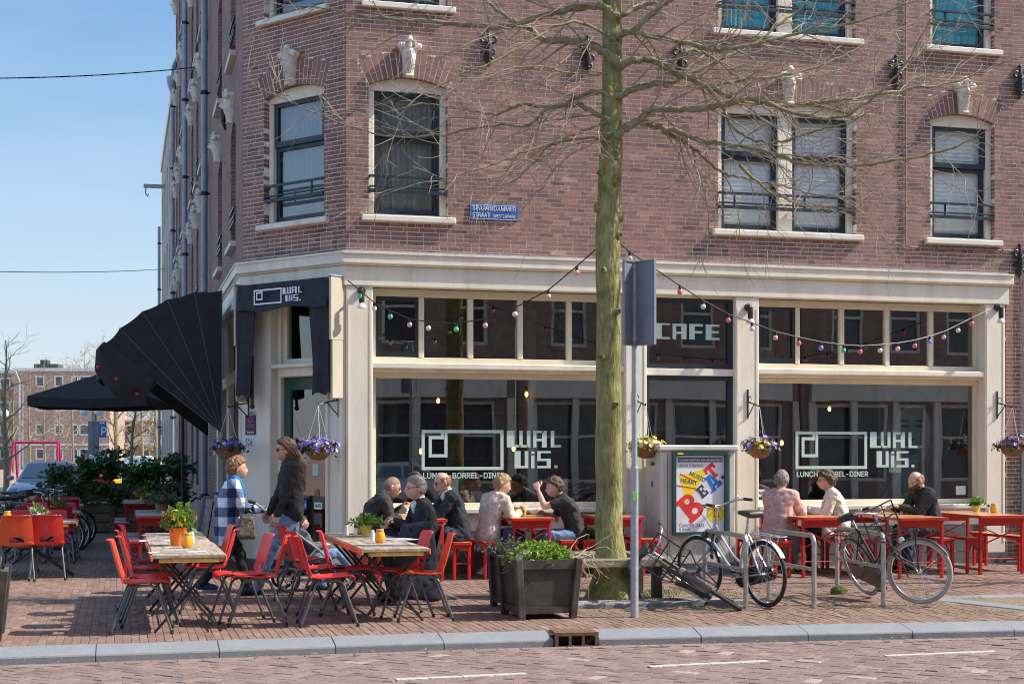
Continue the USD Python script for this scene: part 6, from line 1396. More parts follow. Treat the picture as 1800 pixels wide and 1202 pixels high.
    if long_hair:
        B0 = lambda p: hc + RH @ np.array(p); back = hc + np.array([-.06, 0, 0]); n = 26; r_ = np.random.default_rng(seed); mb = MB()
        q = soften(union([hull((B0((-.03, 0, .05)), .085), (B0((-.05, .0, -.05)), .085)), hull((B0((-.05, 0, -.03)), .095), (shc + [-.10, 0, .02], .095)), hull((shc + [-.10, .04, .02], .085), (shc + [-.10, -.04, .02], .085), (shc + [-.13, 0, -.24], .05))]), .02, 4, .022, 30, seed); mb.tm(q)
        for k in range(70):
            y0 = r_.uniform(-.085, .085); p0 = B0((r_.uniform(-.09, .02), y0, .05)); p1 = shc + [-.09 + r_.uniform(-.05, .03), y0 * 1.1, .02]; p2 = shc + [-.11 + r_.uniform(-.04, .06), y0 * .9, -.22 - r_.uniform(0, .14)]
            mb.tube([p0, (p0 + p1) / 2 + [-.03, np.sign(y0) * .02, .0], p1, p2], [.008, .009, .008, .003], 5)
        part(mb, 'long_hair', long_hair, t, smooth=50)
    mb = MB()                                                      # eyes and brows
    for q in (-1, 1): mb.ball(hc + RH @ np.array([.0795, q * .029, .008]) * hs_, .0085, 1, (.7, 1.2, .7), RH)
    part(mb, 'eyes', 'cap_dark', t); mb = MB()
    for q in (-1, 1): mb.tube([hc + RH @ np.array([.087, q * .014, .027]) * hs_, hc + RH @ np.array([.087, q * .03, .031]) * hs_, hc + RH @ np.array([.077, q * .046, .026]) * hs_], .0035, 5)
    part(mb, 'eyebrows', hair[1] if hair[1] != 'stubble' else 'hair_brown', t)
    mb = MB(); mb.ball(hc + hs_ * RH @ np.array([.088, 0, -.056]), .012, 1, (.5, 1.7, .45), RH); part(mb, 'lips', 'lip', t)
    if glasses:
        mb = MB(); L3 = MB()
        for q in (-1, 1):
            c = np.array([.098, q * .031, .004]); ring = [hc + hs_ * RH @ (c + [-.010 * abs(math.cos(a)) * 0 - .006 * (math.cos(a) * q > 0), .025 * math.cos(a), .019 * math.sin(a)]) for a in np.linspace(0, 2 * math.pi, 13)[:-1]]
            mb.tube(ring, .0024, 5, closed=True); mb.tube([hc + RH @ np.array([.092, q * .056, .008]) * hs_, hc + RH @ np.array([.03, q * .080, .010]) * hs_, hc + RH @ np.array([-.02, q * .083, .002]) * hs_], .0024, 5)
            cc = hc + hs_ * RH @ c; L3.add([cc] + ring, [[0, k + 1, (k + 1) % 12 + 1] for k in range(12)])
        mb.tube([hc + RH @ np.array([.099, -.008, .008]) * hs_, hc + RH @ np.array([.102, 0, .010]) * hs_, hc + RH @ np.array([.099, .008, .008]) * hs_], .0022, 5)
        gl = part(mb, 'glasses', 'sign_black', t); part(L3, 'lens', 'sign_black' if glasses == 'dark' else 'clear_glass', gl)
    if collar:
        cloth('shirt_collar', [hull((neck + hdir * .01, .066), (neck - s2 * .03 + [.012, 0, 0], .072)), hull((neck + [.045, .035, -.01], .030), (neck + [.045, -.035, -.01], .030), (shc + [.085, .045, -.01], .03), (shc + [.085, -.045, -.01], .03), (chest + [.108, 0, .045], .014))], collar, .004, .02, 3)
        for i in (0, 1): cloth('shirt_cuff', [hull((wr[i] - (wr[i] - el[i]) * .10, .042), (wr[i] - (wr[i] - el[i]) * .02, .038))], collar, 0, .02, 2)
    if hood:
        cloth('hood', [hull((neck + [-.075, .06, .0], .045), (neck + [-.075, -.06, .0], .045), (neck + [-.11, 0, -.10], .05)), hull((neck + [-.04, .075, .0], .035), (neck + [.03, .06, -.03], .025)), hull((neck + [-.04, -.075, .0], .035), (neck + [.03, -.06, -.03], .025))], top, .02)
    if scarf:
        cloth('scarf', [hull((neck + [.0, .055, .01], .062), (neck + [.0, -.055, .01], .062), (neck + [.045, 0, -.01], .064)), hull((neck + [.05, .03, -.02], .055), (neck + [.05, -.04, -.02], .055), (chest + [.150, .03, .04], .045), (chest + [.150, -.05, .04], .045)), hull((chest + [.15, .02, .04], .045), (chest + [.15, -.05, .04], .04), (waist + [.175, -.02, .06], .035)), hull((neck + [.05, -.03, -.02], .04), (chest + [.13, -.05, .02], .035))], scarf, .025, .02)
    return t
def at_px(px, dep, rz, s=1.): p = at_depth(px, 900, dep); return mat4((p[0], p[1], .004), rz)
person('person in a black hoodie with sunglasses and shaved head, bent over a plate', mat4((.14, -.72, .004), 0), hz=.56, lean=.32, curve=.38, hpitch=.35, hands=[(.47, .06, .90), (.46, -.10, .88)], top='cloth_charcoal', pants='denim_dark', hair=('short', 'stubble', .004), glasses='dark', hood=True, thick=1.2)
person('person with glasses, black sweater and white collar, seated at the wooden table', mat4((.38, -3.50, .004), math.pi), hz=.53, lean=.12, curve=.12, hpitch=.08, hands=[(.36, .03, .86), (.38, -.05, .84)], top='cloth_black', pants='denim_dark', hair=('short', 'hair_grey', .015), glasses='clear', collar='cloth_white', thick=1.25, curls=(.7, .7), skin='skin_pink')
person('balding person in sunglasses, dark navy jacket and white shirt, eating', mat4((1.36, -.70, .004), math.pi), hz=.56, lean=.20, curve=.22, hpitch=.25, hands=[(.50, .05, .92), (.52, -.10, .93)], top='cloth_navy', pants='cloth_grey', hair=('ring', 'hair_ginger', .007), glasses='dark', collar='cloth_white', thick=1.3, coat=.1, skin='skin_pink')
person('person in a beige sweater seen from behind, fair hair tied back', mat4((1.72, -.72, .004), .42), hz=.53, lean=.16, curve=.30, hpitch=.28, hyaw=-.25, hands=[(.42, .10, .84), (.40, -.14, .83)], top='cloth_beige', pants='cloth_black', hair=('short', 'hair_blond', .020), female=True)
person('person in a black T-shirt lifting a fork to the mouth', mat4((2.92, -.70, .004), math.pi - .08), hz=.52, lean=.30, curve=.30, hpitch=.22, hands=[(.52, .02, 1.12), (.40, -.20, .80)], top='cloth_charcoal', sleeve=.30, pants='denim', hair=('short', 'hair_brown', .022), curls=(1.1, .5), elbow=[(-.2, .6, -1.), (-.4, -.6, -.8)], skin='skin_pink')
person('person with short grey hair in a pink jacket, seen from behind', mat4((5.50, -1.25, .004), .75), hz=.55, lean=.14, curve=.16, hpitch=.10, hyaw=.1, hands=[(.42, .06, .86), (.44, -.18, .84)], top='cloth_pink', pants='cloth_brown', hair=('short', 'hair_grey', .017), female=True, thick=1.25, coat=.1)
person('person with brown hair in a cream jacket and glasses, seen from the side', mat4((6.52, -1.05, .004), math.pi - .35), hz=.55, lean=.18, curve=.18, hpitch=.12, hands=[(.44, .10, .84), (.42, -.14, .83)], top='cloth_cream', pants='cloth_black', hair=('short', 'hair_brown', .030), female=True, thick=1.3, coat=.1, glasses='clear')
person('bearded person in a black hooded coat looking down at the table', mat4((7.74, -1.25, .004), math.pi), hz=.56, lean=.14, curve=.22, hpitch=.42, hands=[(.48, .06, .87), (.50, -.10, .86)], top='cloth_charcoal', pants='denim_dark', hair=('ring', 'hair_ginger', .010), glasses='clear', beard=('hair_brown', .034), hood=True, thick=1.35, coat=.1, skin='skin_pink')
person('person in a blue and white plaid coat and blue scarf pushing a pram', at_px(397, 16.9, .02), sit=False, hz=.80, lean=.10, curve=.16, hpitch=.05, feet=[(-.27, .09, .10), (.24, -.09, .085)], knees=[(-.03, .10, .45), (.16, -.09, .46)], hands=[(.40, .12, .98), (.42, -.10, .99)], top='plaid', coat=.26, pants='cloth_black', shoes='shoe_blue', hair=('short', 'hair_ginger', .030), female=True, scarf='scarf_blue', curls=(1.2, 1.2), thick=1.3, sc=.95)
person('person with long brown hair and sunglasses in a black sweater and jeans', at_px(513, 16.45, math.pi + .02), sit=False, hz=.96, lean=.04, curve=.05, hpitch=.04, feet=[(.40, .09, .10), (-.36, -.09, .12)], knees=[(.27, .10, .52), (.0, -.10, .53)], hands=[(.19, .23, .93), (.22, -.22, .95)], top='cloth_black', pants='denim', shoes='shoe_black', hair=('short', 'hair_brown', .026), long_hair='hair_brown', glasses='dark', female=True, curls=(.4, .5), elbow=[(-1, .4, -.2), (-1, -.4, -.2)], sc=.98, thick=1.15)
person('small child in jeans and white shoes lying in the pram', at_px(553, 17.15, .06), hz=.62, lean=-.55, curve=.2, hpitch=-.1, hands=[(.15, .15, .85), (.16, -.15, .85)], feet=[(.72, .12, .40), (.75, -.10, .37)], knees=[(.42, .12, .70), (.42, -.10, .68)], top='cloth_grey', pants='denim', shoes='shoe_white', hair=('short', 'hair_brown', .015), sc=.62, female=True)
# the pram, a handbag, coats and a phone
mat('pram_grey', (.20, .20, .23), .5, .1); mat('pram_silver', (.45, .46, .48), .35, .1, metal=.6); mat('bag_snake', (.14, .12, .085), .35, .7, 45, coat=.4)
p = at_depth(540, 900, 17.15); t = thing('pram', 'grey pram half hidden behind red chairs, pushed by the woman in plaid', 'pram', mat4((p[0], p[1], .004), .03))
for x, y, r in ((-.25, .24, .14), (-.25, -.24, .14), (.45, .16, .10), (.45, -.16, .10)):
    mb = MB(); mb.tube([(x + (r - .018) * math.cos(a), y, r + (r - .018) * math.sin(a)) for a in np.linspace(0, 2 * math.pi, 21)[:-1]], .018, 7, closed=True); w = part(mb, 'wheel', 'rubber', t, smooth=50)
    mb = MB()
    for k in range(6): mb.tube([(x, y, r), (x + (r - .02) * math.cos(k * 1.047), y, r + (r - .02) * math.sin(k * 1.047))], .006, 5)
    mb.lathe([(0, -.02), (.02, -.02), (.02, .02), (0, .02)], 8, (x, y, r), np.array([[1, 0, 0], [0, 0, 1], [0, -1, 0.]])); part(mb, 'spokes', 'pram_silver', w)
for q in (-1, 1):
    mb = MB(); mb.tube([(-.62, q * .20, 1.02), (-.50, q * .22, .93), (.10, q * .22, .48), (.45, q * .17, .11)], .014, 8); part(mb, 'frame_tube', 'pram_silver', t)
    mb = MB(); mb.tube([(-.25, q * .23, .14), (.08, q * .22, .50)], .012, 8); part(mb, 'rear_tube', 'pram_silver', t)
mb = MB(); mb.tube([(-.62, -.20, 1.02), (-.655, -.12, 1.03), (-.66, 0, 1.035), (-.655, .12, 1.03), (-.62, .20, 1.02)], .019, 8); part(mb, 'handle', 'rubber', t)
q = soften(union([hull(((-.28, .15, .82), .05), ((-.28, -.15, .82), .05), ((-.06, .16, .38), .06), ((-.06, -.16, .38), .06)), hull(((-.06, .16, .36), .05), ((-.06, -.16, .36), .05), ((.22, .15, .36), .04), ((.22, -.15, .36), .04))]), .03, 5, .015, 14, 1); raw('seat', q.vertices, q.faces, 'pram_grey', t, smooth=50)
q = soften(union([hull(((-.22, .16, .24), .05), ((-.22, -.16, .24), .05), ((.2, .14, .24), .05), ((.2, -.14, .24), .05))]), .03, 5, .02, 12, 2); raw('shopping_tray', q.vertices, q.faces, 'cloth_black', t, smooth=50)
p = at_depth(434, 900, 16.75); t = thing('handbag', 'snakeskin patterned handbag hanging from the pram handle', 'handbag', mat4((p[0], p[1], 0)))
q = soften(union([hull(((-.07, -.02, .66), .04), ((.07, .02, .66), .04), ((-.05, 0, .85), .028), ((.05, 0, .85), .028))]), .025, 4, .02, 16, 3); raw('bag', q.vertices, q.faces, 'bag_snake', t, smooth=50)
mb = MB(); mb.tube([(-.07, 0, .86), (-.05, 0, .93), (.0, 0, .98), (.05, 0, .93), (.07, 0, .86)], .010, 6); part(mb, 'strap', 'bag_snake', t)
def coat_over(label, M, ms, m_='cloth_navy'):
    t = thing('coat', label, 'coat', M); q = soften(union(ms), .03, 6, .04, 11, 5); raw('coat_cloth', q.vertices, q.faces, m_, t, smooth=60); return t
coat_over('dark navy coat hung over the chair back behind the man in glasses', mat4((.16, -3.86, .004)), [hull(((-.10, 0, .80), .045), ((.14, 0, .83), .045), ((-.16, .03, .42), .05), ((.20, .03, .40), .05)), hull(((-.16, .03, .42), .05), ((.20, .03, .40), .05), ((-.20, .0, .10), .045), ((.24, .04, .08), .045))])
coat_over('black coat lying on the red bench left of the tree trunk', mat4((3.05, -.55, .47)), [hull(((-.10, -.28, .05), .05), ((.10, .25, .05), .05), ((0, 0, .10), .06)), hull(((.1, .2, .04), .045), ((.16, -.1, -.06), .03))], 'cloth_black')
coat_over('blue denim jacket hanging beside the woman in beige', mat4((1.92, -.95, .47)), [hull(((0, -.05, .12), .06), ((.03, .06, .10), .06), ((.02, 0, -.24), .05)), hull(((.06, .02, .08), .05), ((.10, 0, -.16), .03))], 'denim_dark')
coat_over('crumpled brown coat hanging from the red bench under the pink jacket', mat4((5.45, -1.62, .47)), [hull(((-.10, 0, .02), .06), ((.14, 0, .02), .06), ((.0, 0, -.22), .06)), hull(((.06, 0, -.1), .06), ((.12, 0, -.34), .03))], 'cloth_brown')
t = thing('phone', 'dark phone in the hands of the man in glasses', 'phone', mat4((-.01, -3.50, .875), 0, frame((-1, 0, .35), (0, 0, 1)))); mb = MB(); mb.box((0, 0, 0), (.14, .07, .009), b=.003); part(mb, 'case', 'sign_black', t)
t = thing('fork', 'steel fork held up by the man in black T-shirt', 'fork', mat4((2.33, -.70, 1.09), 0, frame((-.8, .0, .45), (0, 0, 1)))); mb = MB(); mb.box((0, 0, 0), (.16, .008, .003)); mb.box((.095, 0, 0), (.04, .022, .003)); part(mb, 'handle', 'pram_silver', t); mb = MB()
for k in range(4): mb.box((.135, -.009 + k * .006, .0), (.045, .003, .002))
part(mb, 'tines', 'pram_silver', t)
# ------------------------------------------------------------------ bicycles
def rot(axis, a):
    c, s = math.cos(a), math.sin(a); return {'x': np.array([[1, 0, 0], [0, c, -s], [0, s, c]]), 'y': np.array([[c, 0, s], [0, 1, 0], [-s, 0, c]]), 'z': np.array([[c, -s, 0], [s, c, 0], [0, 0, 1.]])}[axis]
mat('tyre', (.02, .019, .018), .8, .2, 40, bump=.2); mat('rim_steel', (.55, .56, .58), .25, .1, 10, metal=.9); mat('bike_black', (.015, .015, .016), .3, .1, 10, coat=.3); mat('bike_silver', (.52, .53, .55), .3, .1, 10, metal=.7); mat('bike_brown', (.10, .065, .045), .45, .3, 10, dirt=(.2, .16, .12), dscale=8); mat('grip', (.03, .028, .026), .7); mat('lamp_lens', (.34, .36, .38), .1, .02); mat('rear_red', (.55, .02, .02), .2); mat('leather', (.03, .026, .024), .5, .2, 30); mat('guard_white', (.62, .63, .68), .35, .1); mat('bell_copper', (.35, .14, .07), .25, .1, 10, metal=.7); mat('tyre_white', (.34, .33, .31), .7, .15, 10)
def bicycle(label, M, paint='bike_black', steer=0., front_rack=False, rear_rack=True, tyre_m='tyre', guard='bike_black', bell=False, group=None):
    t = thing('bicycle', label, 'bicycle', M, group); r = .345
    hb_, ht_ = np.array([.875, 0, .60]), np.array([.80, 0, .86]); ax = (ht_ - hb_) / np.linalg.norm(ht_ - hb_); fa = np.array([1.10, 0, r])
    def st(p):                                       # turn a point of the front assembly about the head tube
        p = np.asarray(p, float) - hb_; c, s = math.cos(steer), math.sin(steer); return hb_ + p * c + np.cross(ax, p) * s + ax * (ax @ p) * (1 - c)
    idn = lambda p: np.asarray(p, float)
    def wheel(c, f):
        W = lambda rr, a, y=0.: f(c + [rr * math.cos(a), y, rr * math.sin(a)]); A = np.linspace(0, 2 * math.pi, 37)[:-1]
        mb = MB(); mb.tube([W(r - .021, a) for a in A], .021, 8, closed=True); w = part(mb, 'wheel', tyre_m, t, smooth=60)
        mb = MB(); mb.tube([W(r - .046, a) for a in A], .011, 6, closed=True); part(mb, 'rim', 'rim_steel', w, smooth=60); mb = MB()
        for k in range(28): a = k * 2 * math.pi / 28; mb.tube([W(.018, a + (.5 if k % 4 < 2 else -.5), .028 * (1 if k % 2 else -1)), W(r - .05, a)], .0016, 3, caps=False)
        data(part(mb, 'spokes', 'rim_steel', w), kind='stuff'); mb = MB(); mb.tube([f(c + [0, -.05, 0]), f(c + [0, .05, 0])], .018, 8); part(mb, 'hub', 'rim_steel', w)
    def guard_(c, f, a0, a1, m_):
        mb = MB(); A = np.linspace(a0, a1, 20); P_ = np.zeros((20, 5, 3))
        for i, a in enumerate(A):
            for j in range(5): y = (j - 2) * .014; rr = r + .012 - .10 * abs(j - 2) ** 2 * .014 * 1.0; P_[i, j] = f(c + [rr * math.cos(a), y, rr * math.sin(a)])
        V, ff = grid_shell(P_, lambda i, j: True, .002); raw('mudguard', V, ff, m_, t, smooth=60)
    ra = np.array([0, 0, r]); bb = np.array([.45, 0, .28]); sc_ = np.array([.27, 0, .78])
    wheel(ra, idn); wheel(fa, st); guard_(ra, idn, -.35, 2.6, guard); guard_(fa, st, .35, 2.75, paint)
    mb = MB(); mb.tube([bb, sc_, sc_ + [-.02, 0, .06]], .016, 8); mb.tube([hb_ - ax * .03, ht_ + ax * .03], .019, 10); mb.tube([hb_ + ax * .03, hb_ * .45 + bb * .55 + [0, 0, -.0], bb], .016, 8); mb.tube([ht_ - ax * .04, [.68, 0, .66], [.52, 0, .50], [.40, 0, .44]], .014, 8)
    for q in (-1, 1): mb.tube([bb + [0, q * .03, 0], ra + [0, q * .062, 0]], .010, 6); mb.tube([sc_ + [0, q * .012, -.04], ra + [0, q * .062, 0]], .009, 6)
    part(mb, 'frame', paint, t, smooth=50)
    mb = MB()
    for q in (-1, 1): mb.tube([st(hb_ + [.01, q * .045, -.03]), st(hb_ + [.06, q * .055, -.10]), st(fa + [-.03, q * .06, .06]), st(fa + [0, q * .06, 0])], [.013, .013, .010, .008], 7)
    mb.tube([st(hb_ + [.01, -.05, -.03]), st(hb_ + [.01, .05, -.03])], .014, 7); part(mb, 'fork', paint, t, smooth=50)
    mb = MB(); tp = ht_ + ax * .14; mb.tube([st(ht_ + ax * .02), st(tp), st(tp + [.05, 0, .02])], .012, 8)
    mb.tube([st(p) for p in ([.52, .29, 1.06], [.60, .285, 1.07], [.74, .25, 1.055], [.815, .12, 1.02], [.825, 0, 1.015], [.815, -.12, 1.02], [.74, -.25, 1.055], [.60, -.285, 1.07], [.52, -.29, 1.06])], .011, 8); part(mb, 'handlebar', 'rim_steel', t, smooth=60)
    for q in (-1, 1):
        mb = MB(); mb.tube([st([.52, q * .29, 1.06]), st([.635, q * .28, 1.069])], .0165, 8); part(mb, 'grip', 'grip', t)
    q = soften(union([hull(((.12, .075, .955), .035), ((.12, -.075, .955), .035), ((.16, 0, .955), .045), ((.38, 0, .965), .024))]), .02, 4); raw('saddle', q.vertices, q.faces, 'leather', t, smooth=50)
    mb = MB(); mb.tube([sc_, (.235, 0, .93)], .012, 8); part(mb, 'seat_post', 'rim_steel', t)
    mb = MB(); mb.poly(unary_union([Point(.0, .345).buffer(.075, 10), Point(.45, .28).buffer(.115, 12), Polygon([(0, .27), (.45, .165), (.45, .395), (0, .42)])]), .05, (0, -.045, 0)); part(mb, 'chain_case', 'bike_black', t)
    for q in (-1, 1):
        mb = MB(); e = bb + np.array([q * .15, 0, -q * .08]); mb.bar(bb + [0, -q * .075, 0], e + [0, -q * .085, 0], .012, .022, up=(0, 1, 0)); cr = part(mb, 'crank', 'rim_steel', t); mb = MB(); mb.box(e + [0, -q * .14, 0], (.085, .095, .024), b=.005); part(mb, 'pedal', 'grip', cr)
    if rear_rack:
        mb = MB(); z = .74
        for y in (-.06, .06): mb.tube([(.22, y, z + .02), (-.30, y, z)], .007, 6)
        mb.tube([(-.30, -.06, z), (-.33, 0, z), (-.30, .06, z)], .007, 6)
        for x in (-.2, -.08, .05): mb.tube([(x, -.06, z), (x, .06, z)], .005, 5)
        for y in (-.07, .07): mb.tube([(-.17, y, z), (0, y, r)], .006, 5); mb.tube([(.05, y, z), (0, y, r)], .006, 5)
        part(mb, 'rear_carrier', paint, t); mb = MB(); mb.ball((-.35, 0, .70), .025, 1, (.6, 1, 1)); part(mb, 'rear_lamp', 'rear_red', t)
    if front_rack:
        mb = MB(); z = .80; F_ = st if front_rack == 'fork' else idn
        a, b, c, d = (.86, -.19, z), (1.20, -.19, z), (1.20, .19, z), (.86, .19, z); up = lambda p, h: (p[0], p[1], p[2] + h)
        for L_ in ([a, b, c, d, a], [up(a, .30), a], [up(d, .30), d], [up(a, .30), up(d, .30)], [up(a, .15), up(d, .15)]): mb.tube([F_(p) for p in L_], .0085, 6)
        for k in range(1, 5): y = -.19 + .38 * k / 5; mb.tube([F_((.86, y, z)), F_((1.20, y, z))], .006, 5)
        for k in (1, 2): y = -.19 + .38 * k / 3; mb.tube([F_((.86, y, z)), F_((.86, y, z + .30))], .006, 5)
        for y in (-.19, .19): mb.tube([F_((1.18, y, z)), F_((1.19, y * .6, z - .12)), F_((1.12, y * .38, .36))], .008, 6)
        part(mb, 'front_carrier', 'bike_black', t, smooth=50)
    mb = MB(); mb.lathe([(0, -.03), (.03, -.025), (.042, .02), (.042, .03)], 12, st((.97, 0, .70)), rot('y', math.pi / 2)); hl = part(mb, 'headlamp', 'bike_black', t); mb = MB(); mb.lathe([(0, .036), (.03, .034), (.041, .028)], 12, st((.97, 0, .70)), rot('y', math.pi / 2)); part(mb, 'lens', 'lamp_lens', hl)
    mb = MB(); mb.ball(st((.70, -.24, 1.10)), .04 if bell else .024, 2, (1, 1, .75)); part(mb, 'bell', 'bell_copper' if bell else 'rim_steel', t, smooth=True)
    mb = MB()
    mb.tube([st((.66, .28, 1.05)), st((.78, .24, .98)), st((.88, .06, .86)), (.80, .02, .72), (.55, .02, .46)], .004, 5); part(mb, 'brake_cable', 'grip', t)
    return t
def bike_M(contact, yaw, lean, lift=0.): R = rot('z', yaw) @ rot('x', lean); return mat4((contact[0], contact[1], .004 + lift), 0, R)
# contacts of the rear wheels
bicycle('silver city bicycle locked to the left hoop, white tipped rear mudguard', bike_M((3.60, -5.06), math.radians(104), -.05, .0), 'bike_silver', .15, guard='guard_white')
bicycle('black bicycle with front carrier leaning on the right hoop, front wheel turned', bike_M((5.22, -4.27), math.radians(-89), .40, .01), 'bike_black', .80, front_rack='frame', tyre_m='tyre_white')
bicycle('fallen brown bicycle with front carrier leaning low against the tree bench', bike_M((3.42, -4.0), math.radians(-96), .98, .0), 'bike_brown', -.1, front_rack='frame', bell=True)
mat('lock_chain', (.03, .03, .032), .5, .2, 30); t = thing('chain_lock', 'heavy black chain lock binding the silver bicycle to the hoop', 'lock', mat4((3.36, -4.25, 0))); P_ = [(.02, .0, .74), (.06, .05, .66), (.03, .12, .56), (.0, .05, .46), (-.05, -.04, .50), (-.05, -.06, .64), (-.01, -.03, .75)]
for k in range(26):
    a = k / 26 * (len(P_) - 1); i = int(a); p = np.array(P_[i]) + (np.array(P_[i + 1]) - np.array(P_[i])) * (a - i); d = np.array(P_[i + 1]) - np.array(P_[i]); fr_ = frame(d, np.array([.3, 1, .2]) if k % 2 else np.array([1, -.3, .2])); mb = MB()
    mb.tube([p + fr_ @ np.array([.024 * math.cos(g), .014 * math.sin(g), 0]) for g in np.linspace(0, 2 * math.pi, 9)[:-1]], .006, 5, closed=True); part(mb, 'link', 'lock_chain', t)
GB = 'dark bicycles parked at the left edge behind the shaded tables'
first = bicycle('dark bicycle parked at the far left behind the shaded red chairs, nearest one', mat4((*at_depth(-12, 900, 23.6)[:2], RZ + .02), -.2), 'bike_black', .25, front_rack='fork')
for k, (px, dp, rz, wh) in enumerate(((10, 24.6, -.35, 'second nearest'), (22, 25.8, .1, 'third nearest'), (40, 26.6, 2.9, 'turned the other way'), (30, 27.6, -.5, 'farthest back'))):
    dup(first, mat4((*at_depth(px, 900, dp)[:2], RZ + .02), rz), f'dark bicycle in the tangle before the blue car at the left, {wh}', GB)
# ------------------------------------------------------------------ the street tree
N = {'g': ('geometry', {}), 'n': ('noise_texture', {'scale': 3.5, 'detail': 8., 'roughness': .65}), 'mp': ('mapping', {'scale': (9, 9, 2.2)}), 'n2': ('noise_texture', {'scale': 4., 'detail': 6.}), 'r': ('rgb_ramp', {'ramp': [(.30, (.15, .13, .065)), (.42, (.235, .22, .085)), (.55, (.32, .305, .12)), (.66, (.36, .34, .19)), (.78, (.41, .38, .29))]}), 'r2': ('rgb_ramp', {'ramp': [(.3, (.6,) * 3), (.7, (1.15,) * 3)]}), 'm': ('mix', {'mix_type': 'multiply', 'fac': 1.}), 'b': ('bump', {'strength': 1., 'distance': .02}), 'p': ('principled_bsdf', {'roughness': .9, 'specular_ior_level': .2})}
MATS['bark'] = usdkit.material(stage, '/World/Looks/bark', N, [('g.position', 'n.vector'), ('g.position', 'mp.vector'), ('mp.vector', 'n2.vector'), ('n.fac', 'r.fac'), ('n2.fac', 'r2.fac'), ('r.color', 'm.color1'), ('r2.color', 'm.color2'), ('m.color', 'p.base_color'), ('n2.fac', 'b.height'), ('b.normal', 'p.normal')], surface='p.BSDF')
mat('limb_bark', (.24, .215, .115), .9, .3, 12, bump=.4, bscale=60); mat('twig_bark', (.30, .24, .175), .85, .25, 10); mat('cut_wood', (.30, .25, .16), .9, .2, 30)

def spline(pts, n):
    pts = np.asarray(pts, float); k = np.linspace(0, len(pts) - 1, n); out = []
    from scipy.interpolate import CubicSpline, interp1d
    return (CubicSpline(range(len(pts)), pts)(k) if len(pts) > 2 else interp1d(range(len(pts)), pts, axis=0)(k))
def wander(p, d, L_, r0, r1, r, step=.10, wig=.22, droop=-.02, lift=0.):
    n = max(3, int(L_ / step)); pts = [p]; d = d / np.linalg.norm(d)
    for i in range(n):
        d = d + r.normal(0, wig, 3) * [1, 1, .8] + [0, 0, droop + lift * i / n]; d /= np.linalg.norm(d); p = p + d * L_ / n; pts.append(p)
    return np.array(pts), np.linspace(r0, r1, n + 1)
def side_dir(t, r, a):
    s = r.normal(size=3); s -= t * (s @ t); s /= np.linalg.norm(s); return t * math.cos(a) + s * math.sin(a)
def foliate(limb, rad, r, twigs, dens=1., lmax=1.5, droop=-.03, tk=1.):
    """bare side branches with finer twigs along a limb"""
    seg = np.linalg.norm(np.diff(limb, axis=0), axis=1); cum = np.r_[0, np.cumsum(seg)]; tot = cum[-1]; u = .25
    while u < tot:
        i = min(np.searchsorted(cum, u), len(limb) - 1); p = limb[i]; t = limb[i] - limb[i - 1]; t /= np.linalg.norm(t) + 1e-9; frac = u / tot
        L_ = lmax * r.uniform(.35, 1.1) * (1.1 - .6 * frac); q, rr = wander(p, side_dir(t, r, r.uniform(.4, .85)), L_, min(rad[i] * .45, .013) * tk, .0025 * tk, r, .09, .105, droop)
        twigs.tube(q, rr, 5, caps=False); w = .12
        while w < L_:
            j = min(int(w / L_ * (len(q) - 1)) + 1, len(q) - 1); t2 = q[j] - q[j - 1]; t2 /= np.linalg.norm(t2) + 1e-9
            q2, r2 = wander(q[j], side_dir(t2, r, r.uniform(.4, .9)), r.uniform(.15, .65) * tk ** .5, .0042 * tk, .002 * tk, r, .08, .13, droop); twigs.tube(q2, r2, 4, caps=False)
            w += r.uniform(.08, .20) / dens
        u += r.uniform(.10, .26) / dens
DT = 16.25
tr = thing('street_tree', 'leafless mossy street tree standing in front of the café', 'tree', None)
tk = [(1075, 1046), (1074, 1000), (1071, 930), (1070, 800), (1070, 600), (1069, 420), (1072, 300), (1076, 180), (1076, 60), (1076, -60)]
tp = spline([at_depth(x, y, DT) for x, y in tk], 70); tp[:, 2] -= np.linspace(.12, 0, 70)
zz = tp[:, 2]; rad = np.interp(zz, [-.1, .05, .25, .6, 1.2, 3, 4.5, 5.8, 6.8], [.33, .275, .20, .160, .148, .138, .128, .114, .098])
# upper trunk leaves the frame
up_pts = [tp[-1], tp[-1] + [.05, .1, 1.2], tp[-1] + [-.1, .05, 2.6], tp[-1] + [.05, -.1, 4.0], tp[-1] + [0, 0, 5.2]]
up = spline(up_pts, 20)[1:]; allp = np.vstack([tp, up]); allr = np.r_[rad, np.linspace(.102, .02, 19)]
mb = MB(); mb.tube(allp, allr, 28); v = mb.v[0]; nrm_c = np.repeat(allp, 28, 0); dv = v - nrm_c; L_ = np.linalg.norm(dv, axis=1, keepdims=True) + 1e-9; ang = np.arctan2(dv[:, 1], dv[:, 0])
flare = np.clip(.7 - v[:, 2], 0, .7) / .7; disp = .04 * (meshkit.fbm(v * [5, 5, 2.5], 4, 2) - .5) + .05 * flare * np.cos(ang * 5 + 1.0) * flare
mb.v[0] = v + dv / L_ * disp[:, None]; part(mb, 'trunk', 'bark', tr, smooth=60)
mb = MB(); KN = [(1078, 283, .06), (1083, 325, .05), (1056, 308, .04), (1066, 164, .055), (1090, 383, .06), (1050, 362, .05), (1086, 424, .04), (1058, 640, .035), (1084, 560, .035), (1060, 485, .035), (1080, 700, .03)]
